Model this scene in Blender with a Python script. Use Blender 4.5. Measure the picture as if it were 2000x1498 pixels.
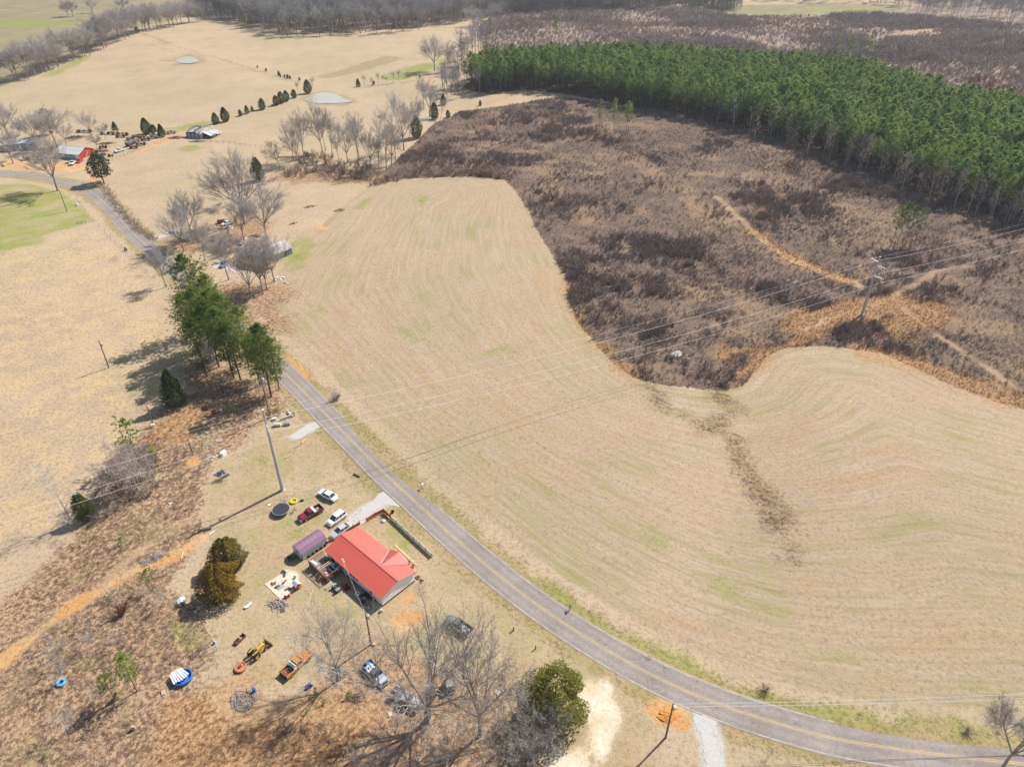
import bpy, bmesh, math, random
import numpy as np
from mathutils import Vector, Matrix
R = math.radians
scene = bpy.context.scene
for o in list(bpy.data.objects): bpy.data.objects.remove(o)

# ------------------------------------------------------------ camera, sky, sun, exposure
CAM_H, PITCH, FPX = 106.0, R(34.6), 1386.0          # drone height (m), pitch below horizon, focal length (px at 2000 wide)
cam = bpy.data.cameras.new('camera'); camo = bpy.data.objects.new('camera', cam)
scene.collection.objects.link(camo); scene.camera = camo
cam.sensor_width = 36; cam.lens = 36 * FPX / 2000; cam.clip_start = 0.5; cam.clip_end = 20000
camo.location = (0, 0, CAM_H); camo.rotation_euler = (math.pi/2 - PITCH, 0, 0)

SUN_AZ, SUN_EL = R(48.0), R(46.0)                    # azimuth clockwise from +Y, elevation
world = bpy.data.worlds.new('World'); scene.world = world; world.use_nodes = True
wn = world.node_tree; wn.nodes.clear()
sky = wn.nodes.new('ShaderNodeTexSky'); sky.sky_type = 'NISHITA'; sky.sun_disc = False
sky.sun_elevation = SUN_EL; sky.sun_rotation = SUN_AZ; sky.air_density = 1.0; sky.dust_density = 1.2; sky.ozone_density = 1.0
bg = wn.nodes.new('ShaderNodeBackground'); bg.inputs['Strength'].default_value = 0.095
wo = wn.nodes.new('ShaderNodeOutputWorld')
wn.links.new(sky.outputs[0], bg.inputs[0]); wn.links.new(bg.outputs[0], wo.inputs[0])
sun = bpy.data.lights.new('sun', 'SUN'); sun.energy = 5.0; sun.angle = R(0.53); sun.color = (1.0, 0.955, 0.88)
suno = bpy.data.objects.new('sun', sun); scene.collection.objects.link(suno)
sdir = Vector((math.sin(SUN_AZ)*math.cos(SUN_EL), math.cos(SUN_AZ)*math.cos(SUN_EL), math.sin(SUN_EL)))
suno.rotation_euler = sdir.to_track_quat('Z', 'Y').to_euler(); suno.location = sdir * 300
scene.render.engine = 'CYCLES'
vs = scene.view_settings
vs.view_transform = 'Standard'; vs.look = 'None'; vs.exposure = 0.36; vs.gamma = 1.0; vs.use_curve_mapping = False

HAZE_D = 0.0001                                     # density of the air box (built last)
# ------------------------------------------------------------ terrain and survey helpers
def _gauss(x, y, cx, cy, sx, sy, a, rot=0.0):
    c, s = math.cos(rot), math.sin(rot)
    dx, dy = x-cx, y-cy
    u, v = c*dx+s*dy, -s*dx+c*dy
    return a*np.exp(-(u*u/(2*sx*sx)+v*v/(2*sy*sy)))
def hgt(x, y):
    """ground height in metres (works on floats and arrays)"""
    x = np.asarray(x, float); y = np.asarray(y, float)
    h = _gauss(x, y, -340, 640, 170, 110, 7.0, 0.5)           # pasture knoll with the small pond
    h = h + _gauss(x, y, -120, 560, 60, 30, -2.5, 0.6)        # swale beyond the pond
    h = h + _gauss(x, y, 95, 112, 34, 30, 2.4)                # east lobe of the field
    h = h + _gauss(x, y, 6, 165, 34, 55, 1.9)                 # main field crown
    h = h + _gauss(x, y, 52, 122, 9, 32, -1.9, -0.42)         # drainage swale
    h = h + _gauss(x, y, 330, 620, 260, 120, 5.0)
    w = 0.22 + 0.78*np.clip((y-150)/120, 0, 1)
    h = h + w*(0.55*np.sin(x/37+0.6)*np.cos(y/45+1.1) + 0.35*np.sin((x+y)/23.0) + 0.25*np.sin((x-1.7*y)/15.0))
    yard = np.exp(-(((x+28)/42)**2 + ((y-88)/34)**2)**2)      # the house plot is level
    h = h*(1-yard)
    for cx, cy, rx, ry, z0 in ((-114,466,26,24,0.8),(-240,567,20,20,4.9)):         # level ground round the ponds
        k = np.exp(-(((x-cx)/rx)**2 + ((y-cy)/ry)**2)**2); h = h*(1-k) + z0*k
    return h
def zat(x, y): return float(hgt(x, y))
_cp, _sp = math.cos(PITCH), math.sin(PITCH)
def G(px, py, lift=0.0):
    """surveyed ground point (world metres) for a point picked on the 2000 x 1498 photograph"""
    u, v = (px-1000)/FPX, (py-749)/FPX
    dx, dy, dz = u, _cp - v*_sp, -_sp - v*_cp
    z = 0.0
    for _ in range(14):
        t = (CAM_H - z)/-dz
        z = 0.5*z + 0.5*zat(dx*t, dy*t)
    t = (CAM_H - z)/-dz
    return Vector((dx*t, dy*t, zat(dx*t, dy*t) + lift))
def catmull(pts, n=8):
    out = []
    P = [2*pts[0]-pts[1]] + list(pts) + [2*pts[-1]-pts[-2]]
    for i in range(1, len(P)-2):
        for k in range(n):
            t = k/n
            out.append(0.5*((2*P[i]) + (P[i+1]-P[i-1])*t + (2*P[i-1]-5*P[i]+4*P[i+1]-P[i+2])*t*t + (3*P[i]-P[i-1]-3*P[i+1]+P[i+2])*t**3))
    out.append(pts[-1]); return out
def sd_poly(X, Y, poly):
    """signed distance (negative inside) to a polygon"""
    d = np.full(X.shape, 1e18); inside = np.zeros(X.shape, bool); n = len(poly)
    for i in range(n):
        ax, ay = poly[i][0], poly[i][1]; bx, by = poly[(i+1) % n][0], poly[(i+1) % n][1]
        ex, ey = bx-ax, by-ay
        t = np.clip(((X-ax)*ex+(Y-ay)*ey)/(ex*ex+ey*ey+1e-12), 0, 1)
        d = np.minimum(d, (X-ax-t*ex)**2+(Y-ay-t*ey)**2)
        c = ((ay > Y) != (by > Y)) & (X < (bx-ax)*(Y-ay)/((by-ay) if abs(by-ay) > 1e-9 else 1e-9)+ax)
        inside ^= c
    return np.where(inside, -1, 1)*np.sqrt(d)
def sd_line(X, Y, pts, r):
    d = np.full(X.shape, 1e18)
    if len(pts) == 1: return np.sqrt((X-pts[0][0])**2+(Y-pts[0][1])**2)-r
    for a, b in zip(pts[:-1], pts[1:]):
        ex, ey = b[0]-a[0], b[1]-a[1]
        t = np.clip(((X-a[0])*ex+(Y-a[1])*ey)/(ex*ex+ey*ey+1e-12), 0, 1)
        d = np.minimum(d, (X-a[0]-t*ex)**2+(Y-a[1]-t*ey)**2)
    return np.sqrt(d)-r
def GP(pts): return [G(*p) for p in pts]

# ------------------------------------------------------------ object helpers
def tag(o, label=None, cat=None, group=None, kind=None):
    if label: o['label'] = label
    if cat: o['category'] = cat
    if group: o['group'] = group
    if kind: o['kind'] = kind
    return o
COL = scene.collection
def thing(name, label, cat, loc=(0,0,0), rz=0.0, group=None):
    o = bpy.data.objects.new(name, None); COL.objects.link(o)
    o.location = loc; o.rotation_euler = (0, 0, rz); o.empty_display_size = 0.3
    return tag(o, label, cat, group)
def obj(name, me, parent=None, loc=None, rz=None):
    o = bpy.data.objects.new(name, me); COL.objects.link(o)
    if parent: o.parent = parent
    if loc is not None: o.location = loc
    if rz is not None: o.rotation_euler = (0, 0, rz)
    return o
def copy_tree(o, parent=None):
    c = o.copy(); COL.objects.link(c); c.parent = parent
    for ch in o.children: copy_tree(ch, c)
    return c
class MB:
    """collects faces, builds one mesh"""
    def __init__(s): s.v = []; s.f = []
    def add(s, vs, fs):
        n = len(s.v); s.v += [tuple(q) for q in vs]; s.f += [tuple(i+n for i in q) for q in fs]; return s
    def box(s, c, d, rz=0.0, ry=0.0, rx=0.0, top=1.0, topy=None):
        ty = top if topy is None else topy
        m = Matrix.Rotation(rz, 3, 'Z') @ Matrix.Rotation(ry, 3, 'Y') @ Matrix.Rotation(rx, 3, 'X'); c = Vector(c)
        vs = []
        for z in (-.5, .5):
            k = (top, ty) if z > 0 else (1, 1)
            for x, y in ((-.5,-.5),(.5,-.5),(.5,.5),(-.5,.5)):
                vs.append(c + m @ Vector((x*d[0]*k[0], y*d[1]*k[1], z*d[2])))
        return s.add(vs, [(3,2,1,0),(4,5,6,7),(0,1,5,4),(1,2,6,5),(2,3,7,6),(3,0,4,7)])
    def bar(s, a, b, w, h=None):
        a, b = Vector(a), Vector(b); h = h or w
        d = (b-a); L = d.length
        if L < 1e-6: return s
        q = d.to_track_quat('X', 'Z').to_matrix(); c = (a+b)/2
        vs = [c + q @ Vector((x*L, y*w, z*h)) for z in (-.5,.5) for x, y in ((-.5,-.5),(.5,-.5),(.5,.5),(-.5,.5))]
        return s.add(vs, [(3,2,1,0),(4,5,6,7),(0,1,5,4),(1,2,6,5),(2,3,7,6),(3,0,4,7)])
    def tube(s, a, b, r0, r1=None, n=6, caps=True):
        a, b = Vector(a), Vector(b); r1 = r0 if r1 is None else r1
        d = b-a
        if d.length < 1e-6: return s
        q = d.to_track_quat('Z', 'Y').to_matrix()
        vs = []
        for k, (p, r) in enumerate(((a, r0), (b, r1))):
            for i in range(n):
                t = 2*math.pi*i/n; vs.append(p + q @ Vector((r*math.cos(t), r*math.sin(t), 0)))
        fs = [(i, (i+1) % n, n+(i+1) % n, n+i) for i in range(n)]
        if caps: fs += [tuple(range(n-1, -1, -1)), tuple(range(n, 2*n))]
        return s.add(vs, fs)
    def path(s, pts, r, n=5):
        for a, b in zip(pts[:-1], pts[1:]): s.tube(a, b, r, r, n, False)
        return s
    def quad(s, a, b, c, d): return s.add([a, b, c, d], [(0,1,2,3)])
    def lathe(s, prof, n=12, c=(0,0,0), axis='Z'):
        c = Vector(c); vs = []; fs = []
        for r, z in prof:
            for i in range(n):
                t = 2*math.pi*i/n
                p = Vector((r*math.cos(t), r*math.sin(t), z))
                if axis == 'Y': p = Vector((p.x, p.z, p.y))
                vs.append(c+p)
        for k in range(len(prof)-1):
            for i in range(n): fs.append((k*n+i, k*n+(i+1) % n, (k+1)*n+(i+1) % n, (k+1)*n+i))
        return s.add(vs, fs)
    def torus(s, c, R1, r, n=20, m=6, flat=1.0):
        c = Vector(c); vs = []; fs = []
        for i in range(n):
            t = 2*math.pi*i/n
            for j in range(m):
                u = 2*math.pi*j/m; q = R1+r*math.cos(u)
                vs.append(c+Vector((q*math.cos(t), q*math.sin(t), r*flat*math.sin(u))))
        for i in range(n):
            for j in range(m): fs.append((i*m+j, ((i+1) % n)*m+j, ((i+1) % n)*m+(j+1) % m, i*m+(j+1) % m))
        return s.add(vs, fs)
    def spike(s, a, d, L, w, rnd, n=None):
        d = Vector(d).normalized(); side = d.cross(n if n is not None else Vector((rnd.uniform(-1,1), rnd.uniform(-1,1), rnd.uniform(-1,1))))
        if side.length < 1e-4: side = Vector((1,0,0))
        side = side.normalized()*w*0.5; a = Vector(a)
        return s.add([a-side, a+side, a+d*L], [(0,1,2)])
    def loft(s, secs):
        n = len(secs[0]); vs = [p for q in secs for p in q]; fs = []
        for k in range(len(secs)-1):
            for i in range(n): fs.append((k*n+i, k*n+(i+1) % n, (k+1)*n+(i+1) % n, (k+1)*n+i))
        fs += [tuple(range(n-1, -1, -1)), tuple(range((len(secs)-1)*n, len(secs)*n))]
        return s.add(vs, fs)
    def mesh(s, name, mat, smooth=False):
        me = bpy.data.meshes.new(name); me.from_pydata(s.v, [], s.f); me.materials.append(mat)
        if smooth: me.polygons.foreach_set('use_smooth', [True]*len(me.polygons))
        me.update(); return me
    def build(s, name, mat, parent=None, loc=None, rz=None, smooth=False): return obj(name, s.mesh(name, mat, smooth), parent, loc, rz)

# ------------------------------------------------------------ materials
def newmat(name):
    m = bpy.data.materials.new(name); m.use_nodes = True; nt = m.node_tree
    return m, nt, nt.nodes['Principled BSDF'], nt.nodes['Material Output']
_mats = {}
def mat(name, col, rough=0.7, var=0.12, scale=3.0, metal=0.0, col2=None, amt=0.0, spec=0.4, objvar=0.0, thresh=0.5, bump=0.0, coat=0.0):
    """paint, wood, rust ...: base colour with grain, optional second colour in worn patches"""
    if name in _mats: return _mats[name]
    m, nt, b, out = newmat(name); N = nt.nodes; L = nt.links
    tc = N.new('ShaderNodeTexCoord'); no = N.new('ShaderNodeTexNoise'); no.inputs['Scale'].default_value = scale; no.inputs['Detail'].default_value = 5
    L.new(tc.outputs['Object'], no.inputs['Vector'])
    cr = N.new('ShaderNodeMapRange'); cr.inputs['From Min'].default_value = 0.25; cr.inputs['From Max'].default_value = 0.75
    cr.inputs['To Min'].default_value = 1-var; cr.inputs['To Max'].default_value = 1+var
    L.new(no.outputs['Fac'], cr.inputs['Value'])
    hs = N.new('ShaderNodeHueSaturation'); hs.inputs['Color'].default_value = (*col, 1)
    src = cr.outputs[0]
    if objvar:
        oi = N.new('ShaderNodeObjectInfo'); mr = N.new('ShaderNodeMapRange'); mr.inputs['To Min'].default_value = 1-objvar; mr.inputs['To Max'].default_value = 1+objvar
        L.new(oi.outputs['Random'], mr.inputs['Value'])
        mu = N.new('ShaderNodeMath'); mu.operation = 'MULTIPLY'; L.new(src, mu.inputs[0]); L.new(mr.outputs[0], mu.inputs[1]); src = mu.outputs[0]
    L.new(src, hs.inputs['Value'])
    colout = hs.outputs[0]
    if col2 is not None:
        n2 = N.new('ShaderNodeTexNoise'); n2.inputs['Scale'].default_value = scale*0.6; n2.inputs['Detail'].default_value = 7; n2.inputs['Roughness'].default_value = 0.65
        L.new(tc.outputs['Object'], n2.inputs['Vector'])
        st = N.new('ShaderNodeMapRange'); st.inputs['From Min'].default_value = thresh-0.05; st.inputs['From Max'].default_value = thresh+0.07; st.inputs['To Max'].default_value = amt
        L.new(n2.outputs['Fac'], st.inputs['Value'])
        mx = N.new('ShaderNodeMix'); mx.data_type = 'RGBA'; L.new(st.outputs[0], mx.inputs['Factor']); L.new(colout, mx.inputs['A']); mx.inputs['B'].default_value = (*col2, 1)
        colout = mx.outputs['Result']
    L.new(colout, b.inputs['Base Color']); b.inputs['Roughness'].default_value = rough; b.inputs['Metallic'].default_value = metal
    b.inputs['Specular IOR Level'].default_value = spec
    if coat: b.inputs['Coat Weight'].default_value = coat; b.inputs['Coat Roughness'].default_value = rough*0.8
    if bump:
        bp = N.new('ShaderNodeBump'); bp.inputs['Strength'].default_value = bump; bp.inputs['Distance'].default_value = 0.05
        L.new(no.outputs['Fac'], bp.inputs['Height']); L.new(bp.outputs[0], b.inputs['Normal'])
    _mats[name] = m; return m
def leafmat(name, col, col2, rough=0.75, trans=0.0, scale=0.6, objr=0.32):
    """foliage, twigs, straw: two tones mixed by clump and by plant"""
    if name in _mats: return _mats[name]
    m, nt, b, out = newmat(name); N = nt.nodes; L = nt.links
    tc = N.new('ShaderNodeTexCoord'); no = N.new('ShaderNodeTexNoise'); no.inputs['Scale'].default_value = scale; no.inputs['Detail'].default_value = 3
    L.new(tc.outputs['Object'], no.inputs['Vector'])
    oi = N.new('ShaderNodeObjectInfo')
    ad = N.new('ShaderNodeMath'); ad.operation = 'ADD'; L.new(no.outputs['Fac'], ad.inputs[0])
    mr = N.new('ShaderNodeMapRange'); mr.inputs['To Min'].default_value = -objr; mr.inputs['To Max'].default_value = objr; L.new(oi.outputs['Random'], mr.inputs['Value']); L.new(mr.outputs[0], ad.inputs[1])
    st = N.new('ShaderNodeMapRange'); st.inputs['From Min'].default_value = 0.25; st.inputs['From Max'].default_value = 0.75; L.new(ad.outputs[0], st.inputs['Value'])
    mx = N.new('ShaderNodeMix'); mx.data_type = 'RGBA'; L.new(st.outputs[0], mx.inputs['Factor']); mx.inputs['A'].default_value = (*col, 1); mx.inputs['B'].default_value = (*col2, 1)
    L.new(mx.outputs['Result'], b.inputs['Base Color']); b.inputs['Roughness'].default_value = rough; b.inputs['Specular IOR Level'].default_value = 0.2
    if trans:
        tr = N.new('ShaderNodeBsdfTranslucent'); L.new(mx.outputs['Result'], tr.inputs['Color'])
        ms = N.new('ShaderNodeMixShader'); ms.inputs[0].default_value = trans; L.new(b.outputs[0], ms.inputs[1]); L.new(tr.outputs[0], ms.inputs[2]); L.new(ms.outputs[0], out.inputs['Surface'])
    _mats[name] = m; return m

# ------------------------------------------------------------ survey: outlines of the ground cover
FIELD = [(505,606),(523,565),(560,512),(600,470),(640,430),(680,392),(722,364),(790,350),(860,346),(930,346),(985,352),(1010,375),(1030,410),(1050,450),(1080,500),(1104,540),(1110,590),(1135,640),(1170,680),(1200,712),(1240,738),(1290,752),(1350,760),(1420,762),(1460,748),(1480,720),(1500,695),(1540,680),(1600,676),(1650,680),(1720,690),(1780,715),(1840,745),(1900,770),(2000,800),(2300,880),(2400,1395),(2000,1383),(1850,1378),(1700,1368),(1600,1352),(1500,1328),(1400,1288),(1300,1245),(1200,1190),(1120,1138),(1050,1090),(980,1035),(900,968),(830,905),(770,850),(710,795),(650,735),(600,690),(552,646)]
ROAD_PX = [(-420,352),(-200,340),(-80,337),(0,340),(64,345),(128,358),(176,374),(216,407),(252,448),(295,488),(350,537),(430,612),(500,677),(574,746),(653.6,827),(736,910),(800,970),(901,1062),(1000,1144),(1100,1216),(1200,1278),(1300,1331),(1400,1373),(1500,1407),(1625,1441),(1750,1462),(1875,1478),(2000,1491),(2150,1500),(2350,1505)]
BRUSH = [(722,364),(790,350),(860,346),(930,346),(985,352),(1010,375),(1030,410),(1050,450),(1080,500),(1104,540),(1110,590),(1135,640),(1170,680),(1200,712),(1240,738),(1290,752),(1350,760),(1420,762),(1460,748),(1480,720),(1500,695),(1540,680),(1600,676),(1650,680),(1720,690),(1780,715),(1840,745),(1900,770),(2000,800),(2300,880),(2400,520),(2150,450),(1950,412),(1850,385),(1750,347),(1650,318),(1550,280),(1450,250),(1350,228),(1250,212),(1095,190),(1000,205),(900,218),(850,240),(805,285),(770,318),(735,345)]
PINES = [(900,172),(960,185),(1010,176),(1095,182),(1250,215),(1350,232),(1450,255),(1550,285),(1650,325),(1750,355),(1850,395),(1950,425),(2150,470),(2400,520),(2400,345),(2000,253),(1900,230),(1800,205),(1700,172),(1600,152),(1400,143),(1200,136),(1000,138),(930,150)]
SCRUB = [(945,120),(1000,138),(1200,136),(1400,143),(1600,152),(1700,172),(1800,205),(1900,230),(2000,253),(2400,345),(2900,330),(2600,40),(2000,55),(1860,45),(1740,34),(1560,30),(1430,34),(1300,20),(1000,-5),(930,60)]
LEFTBRUSH = [(262,862),(300,815),(360,772),(430,752),(510,760),(556,775),(560,800),(500,838),(470,870),(420,895),(405,930),(385,985),(400,1030),(370,1080),(330,1140),(390,1200),(425,1270),(400,1330),(430,1400),(540,1420),(640,1400),(700,1430),(700,1600),(-200,1600),(-200,1180),(0,1180),(110,1085),(200,1005),(300,960),(310,910)]
LITTER = [(600,1330),(640,1290),(700,1262),(760,1262),(830,1290),(900,1310),(980,1330),(1020,1370),(1040,1440),(1040,1560),(690,1560),(690,1440),(630,1400)]
GREENF = [(-120,372),(-30,362),(60,363),(110,376),(150,400),(178,432),(100,456),(0,494),(-140,540)]
YARD = [(470,880),(540,835),(600,830),(660,860),(740,955),(830,1020),(900,1090),(960,1140),(1040,1200),(1120,1262),(1240,1330),(1290,1400),(1280,1600),(1000,1600),(1010,1400),(900,1320),(760,1275),(650,1300),(560,1360),(450,1330),(415,1240),(380,1150),(400,1040),(395,970),(420,900)]
def sub(poly): return [G(*q) for q in poly]
Z = {}      # zone name -> function(X, Y) giving signed distance in metres
_fp = sub(FIELD); _bp = sub(BRUSH)
Z['field'] = lambda X, Y: sd_poly(X, Y, _fp)
Z['brush'] = lambda X, Y: sd_poly(X, Y, _bp)
Z['pinefloor'] = lambda X, Y: sd_poly(X, Y, sub(PINES))
Z['scrub'] = lambda X, Y: np.minimum(sd_poly(X, Y, sub(SCRUB)), sd_poly(X, Y, sub([(1770,34),(1800,6),(1900,-25),(2700,-40),(2700,60),(2000,60)])))
Z['thicket'] = lambda X, Y: sd_poly(X, Y, sub(LEFTBRUSH))
Z['litter'] = lambda X, Y: np.minimum.reduce([sd_poly(X, Y, sub(LITTER)), sd_line(X, Y, GP([(360,480),(380,470)]), 8), sd_line(X, Y, GP([(470,440),(480,455)]), 9), sd_line(X, Y, GP([(470,570),(520,580)]), 9), sd_line(X, Y, GP([(400,730),(500,770)]), 6), sd_line(X, Y, GP([(570,345),(720,345)]), 9), sd_line(X, Y, GP([(505,605),(545,640)]), 5)])
Z['green'] = lambda X, Y: np.minimum.reduce([sd_poly(X, Y, sub(GREENF))-1] + [sd_line(X, Y, GP(p), r) for p, r in [
    ([(290,262),(400,244)], 6), ([(370,290)], 6), ([(590,470),(575,520)], 4), ([(775,150),(840,128)], 12), ([(870,118)], 8),
    ([(1180,1235),(1300,1275),(1420,1330),(1560,1385),(1720,1408),(1860,1418),(2000,1440)], 0.6), ([(1030,1120),(1100,1170),(1180,1230)], 0.3),
    ([(625,595),(620,615)], 1.3), ([(1410,1150),(1435,1160)], 1.2), ([(1270,1050),(1290,1062)], 0.8), ([(1940,1362)], 1.3), ([(875,618)], 0.9), ([(960,685),(985,680)], 1.2), ([(780,640),(800,665),(825,662)], 0.7), ([(820,400),(828,385)], 1.6), ([(1000,690)], 1.0), ([(930,780)], 0.7), ([(700,405),(720,390)], 1.5),
    ([(545,1028),(570,1018)], 1.0), ([(570,1045),(585,1035)], 0.7), ([(620,1012)], 1.0), ([(520,905),(500,900)], 1.2), ([(770,1035),(790,1065)], 1.3), ([(680,1190)], 1.2), ([(350,1220),(380,1250)], 1.8), ([(1700,18),(1600,22)], 14), ([(60,470),(0,480)], 5), ([(20,45),(90,50)], 25), ([(170,110),(95,148)], 4)]])
Z['dirt'] = lambda X, Y: np.minimum.reduce([sd_line(X, Y, GP(p), r) for p, r in [
    ([(405,1040),(350,1080),(280,1105),(200,1150),(110,1205),(50,1255),(-40,1330)], 0.75), ([(400,1050),(340,1085)], 1.1), ([(1285,1388),(1330,1402)], 1.5),
    ([(785,1215),(815,1205),(790,1225)], 1.0), ([(790,1172),(800,1165)], 0.5), ([(30,318),(90,322),(150,330)], 5), ([(180,345),(195,350)], 3), ([(265,300),(340,268),(360,262)], 1.6), ([(620,445),(632,447)], 1.5), ([(1210,80),(1260,80),(1290,84)], 7), ([(1890,42),(1860,46)], 6), ([(1315,1380),(1345,1382)], 1.1), ([(380,905)], 0.8), ([(560,690),(605,740)], 0.35), ([(530,830),(590,838)], 0.3)]])
Z['sand'] = lambda X, Y: np.minimum.reduce([sd_line(X, Y, GP(p), r) for p, r in [([(1160,1345),(1178,1400),(1165,1450),(1130,1480),(1090,1510)], 2.1), ([(1130,1310)], 0.5)]]+[sd_poly(X, Y, GP([(512,1140),(556,1112),(594,1140),(548,1178)]))+0.2])
Z['trail'] = lambda X, Y: np.minimum.reduce([sd_line(X, Y, GP(p), r) for p, r in [([(1400,385),(1480,462),(1540,505),(1610,535),(1680,560)], 1.7), ([(1565,645),(1640,615),(1700,600),(1770,565),(1830,530),(1900,520)], 1.3), ([(880,215),(940,205),(1000,188),(1060,175),(1100,168),(1300,163)], 4.0), ([(425,985),(330,1040),(260,1085),(215,1130)], 0.9), ([(1760,600),(1830,655),(1900,700),(1990,760)], 1.0), ([(1830,58),(1740,72),(1700,85)], 6), ([(2000,80),(1900,95)], 5)]])
Z['sedge'] = lambda X, Y: np.minimum.reduce([sd_line(X, Y, GP(p), r) for p, r in [([(1108,560),(1120,620),(1160,672),(1210,712),(1240,735)], 1.5), ([(1450,735),(1490,690),(1560,668)], 2.6), ([(1560,640),(1660,610),(1760,590)], 7), ([(1750,640),(1830,605)], 6), ([(1700,690),(1800,715),(1900,755),(2050,800)], 4.5), ([(1470,455),(1560,515),(1650,548)], 3), ([(380,1440),(520,1450),(640,1440)], 7), ([(380,810),(330,850)], 4), ([(1420,690)], 3), ([(480,1350),(350,1400)], 3)]])
Z['gully'] = lambda X, Y: np.minimum.reduce([sd_line(X, Y, GP(p), r) for p, r in [([(1265,755),(1310,800),(1370,835),(1420,850),(1440,900),(1470,945),(1500,985),(1520,1030),(1545,1075)], 1.7), ([(1400,775),(1430,800),(1400,830)], 1.7), ([(1480,960),(1510,990)], 2.2)]])
Z['gravel'] = lambda X, Y: np.minimum.reduce([sd_line(X, Y, GP(p), r) for p, r in [([(772,968),(735,990),(700,1012)], 2.1), ([(612,832),(578,852)], 1.5), ([(1372,1392),(1385,1440),(1398,1520)], 2.0), ([(345,452),(300,465)], 2.2), ([(425,520),(470,530)], 1.6)]])
Z['straw'] = lambda X, Y: sd_poly(X, Y, sub([(-150,560),(0,500),(180,440),(260,520),(330,600),(330,760),(280,850),(200,930),(100,1040),(-150,1150)]))
Z['olive'] = lambda X, Y: np.minimum(sd_poly(X, Y, sub([(-300,200),(-20,158),(60,140),(120,112),(200,84),(290,50),(400,28),(430,-70),(-400,-70)])), sd_poly(X, Y, sub([(1370,14),(1560,8),(1770,10),(1775,30),(1560,30),(1430,32)])))  # far left pasture under painted cloud shade, and the greener far right field
def _rows(X, Y):
    i0 = FIELD.index((930,346)); i1 = FIELD.index((2300,880))
    A_ = _fp[i1+1:]+_fp[:i0]; B_ = _fp[i0:i1+1]
    dA, dB = sd_line(X, Y, A_, 0), sd_line(X, Y, B_, 0)
    return 96.0*dA/(dA+dB+1e-6)
Z['rows'] = _rows                       # how far a point lies from the road side to the brush side: the tractor's passes
Z['verge'] = lambda X, Y: sd_line(X, Y, ROAD_C, 5.2)
Z['yard'] = lambda X, Y: sd_poly(X, Y, sub(YARD))
Z['bank'] = lambda X, Y: np.minimum.reduce([sd_line(X, Y, GP(p), r) for p, r in [([(588,197),(610,184),(640,179),(668,187),(692,199),(670,206),(600,203)], 2.0), ([(338,119),(365,110),(388,117),(390,124),(350,125)], 4.0), ([(318,118),(338,119)], 3), ([(640,150),(700,135),(760,115)], 8), ([(290,85),(330,100),(420,112),(500,140),(560,158),(590,165)], 1.6), ([(240,58),(330,85)], 3), ([(810,140),(830,130)], 7), ([(300,270),(250,297),(215,310)], 0.5), ([(395,275),(450,278),(520,285)], 0.8), ([(120,430),(300,560)], 0.01), ([(690,173),(780,165),(820,155)], 1.4)]])
ROAD_C = catmull([Vector((p.x, p.y, 0)) for p in GP(ROAD_PX)], 10)

# ------------------------------------------------------------ ground: one sheet to the horizon
def axis(parts):
    out = [parts[0][0]]
    for a, b, st in parts:
        n = max(1, int(round((b-a)/st))); out += [a+(b-a)*(i+1)/n for i in range(n)]
    return np.array(out)
gx = axis([(-2500,-900,200),(-900,-330,14),(-330,-150,4),(-150,150,1.15),(150,330,4),(330,900,14),(900,2500,200)])
gy = axis([(-300,30,30),(30,235,1.15),(235,420,2.2),(420,1100,6),(1100,3000,100)])
GXm, GYm = np.meshgrid(gx, gy)
GZm = hgt(GXm, GYm)
nx, ny = len(gx), len(gy)
verts = np.stack([GXm.ravel(), GYm.ravel(), GZm.ravel()], 1)
ii = np.arange(nx*ny).reshape(ny, nx)
quads = np.stack([ii[:-1,:-1].ravel(), ii[:-1,1:].ravel(), ii[1:,1:].ravel(), ii[1:,:-1].ravel()], 1)
gme = bpy.data.meshes.new('ground')
gme.vertices.add(len(verts)); gme.vertices.foreach_set('co', verts.ravel())
gme.loops.add(quads.size); gme.loops.foreach_set('vertex_index', quads.ravel())
gme.polygons.add(len(quads)); gme.polygons.foreach_set('loop_start', np.arange(0, quads.size, 4)); gme.polygons.foreach_set('loop_total', np.full(len(quads), 4))
gme.polygons.foreach_set('use_smooth', np.ones(len(quads), bool)); gme.update()
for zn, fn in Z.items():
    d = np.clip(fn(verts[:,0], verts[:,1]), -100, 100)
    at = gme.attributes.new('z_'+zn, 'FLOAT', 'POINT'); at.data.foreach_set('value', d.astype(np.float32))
def vnoise(X, Y, freq, octv=3, seed=0):
    out = np.zeros(X.shape); amp = 1.0; tot = 0.0
    for o in range(octv):
        x = X*freq*2**o+seed*17.3+o*5.1; y = Y*freq*2**o-seed*9.7+o*3.3
        xi = np.floor(x); yi = np.floor(y); fx = x-xi; fy = y-yi
        fx = fx*fx*(3-2*fx); fy = fy*fy*(3-2*fy)
        hsh = lambda a, b: np.modf(np.abs(np.sin(a*127.1+b*311.7+seed*74.7)*43758.5453))[0]
        v = (hsh(xi, yi)*(1-fx)+hsh(xi+1, yi)*fx)*(1-fy)+(hsh(xi, yi+1)*(1-fx)+hsh(xi+1, yi+1)*fx)*fy
        out += v*amp; tot += amp; amp *= 0.55
    return out/tot
for nm_, fr_, oc_, sd_ in (('big',0.016,4,1),('mid',0.085,3,2),('m2',0.3,2,3),('alt',0.2,3,4)):
    at = gme.attributes.new('n_'+nm_, 'FLOAT', 'POINT'); at.data.foreach_set('value', vnoise(verts[:,0], verts[:,1], fr_, oc_, sd_).astype(np.float32))
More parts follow.
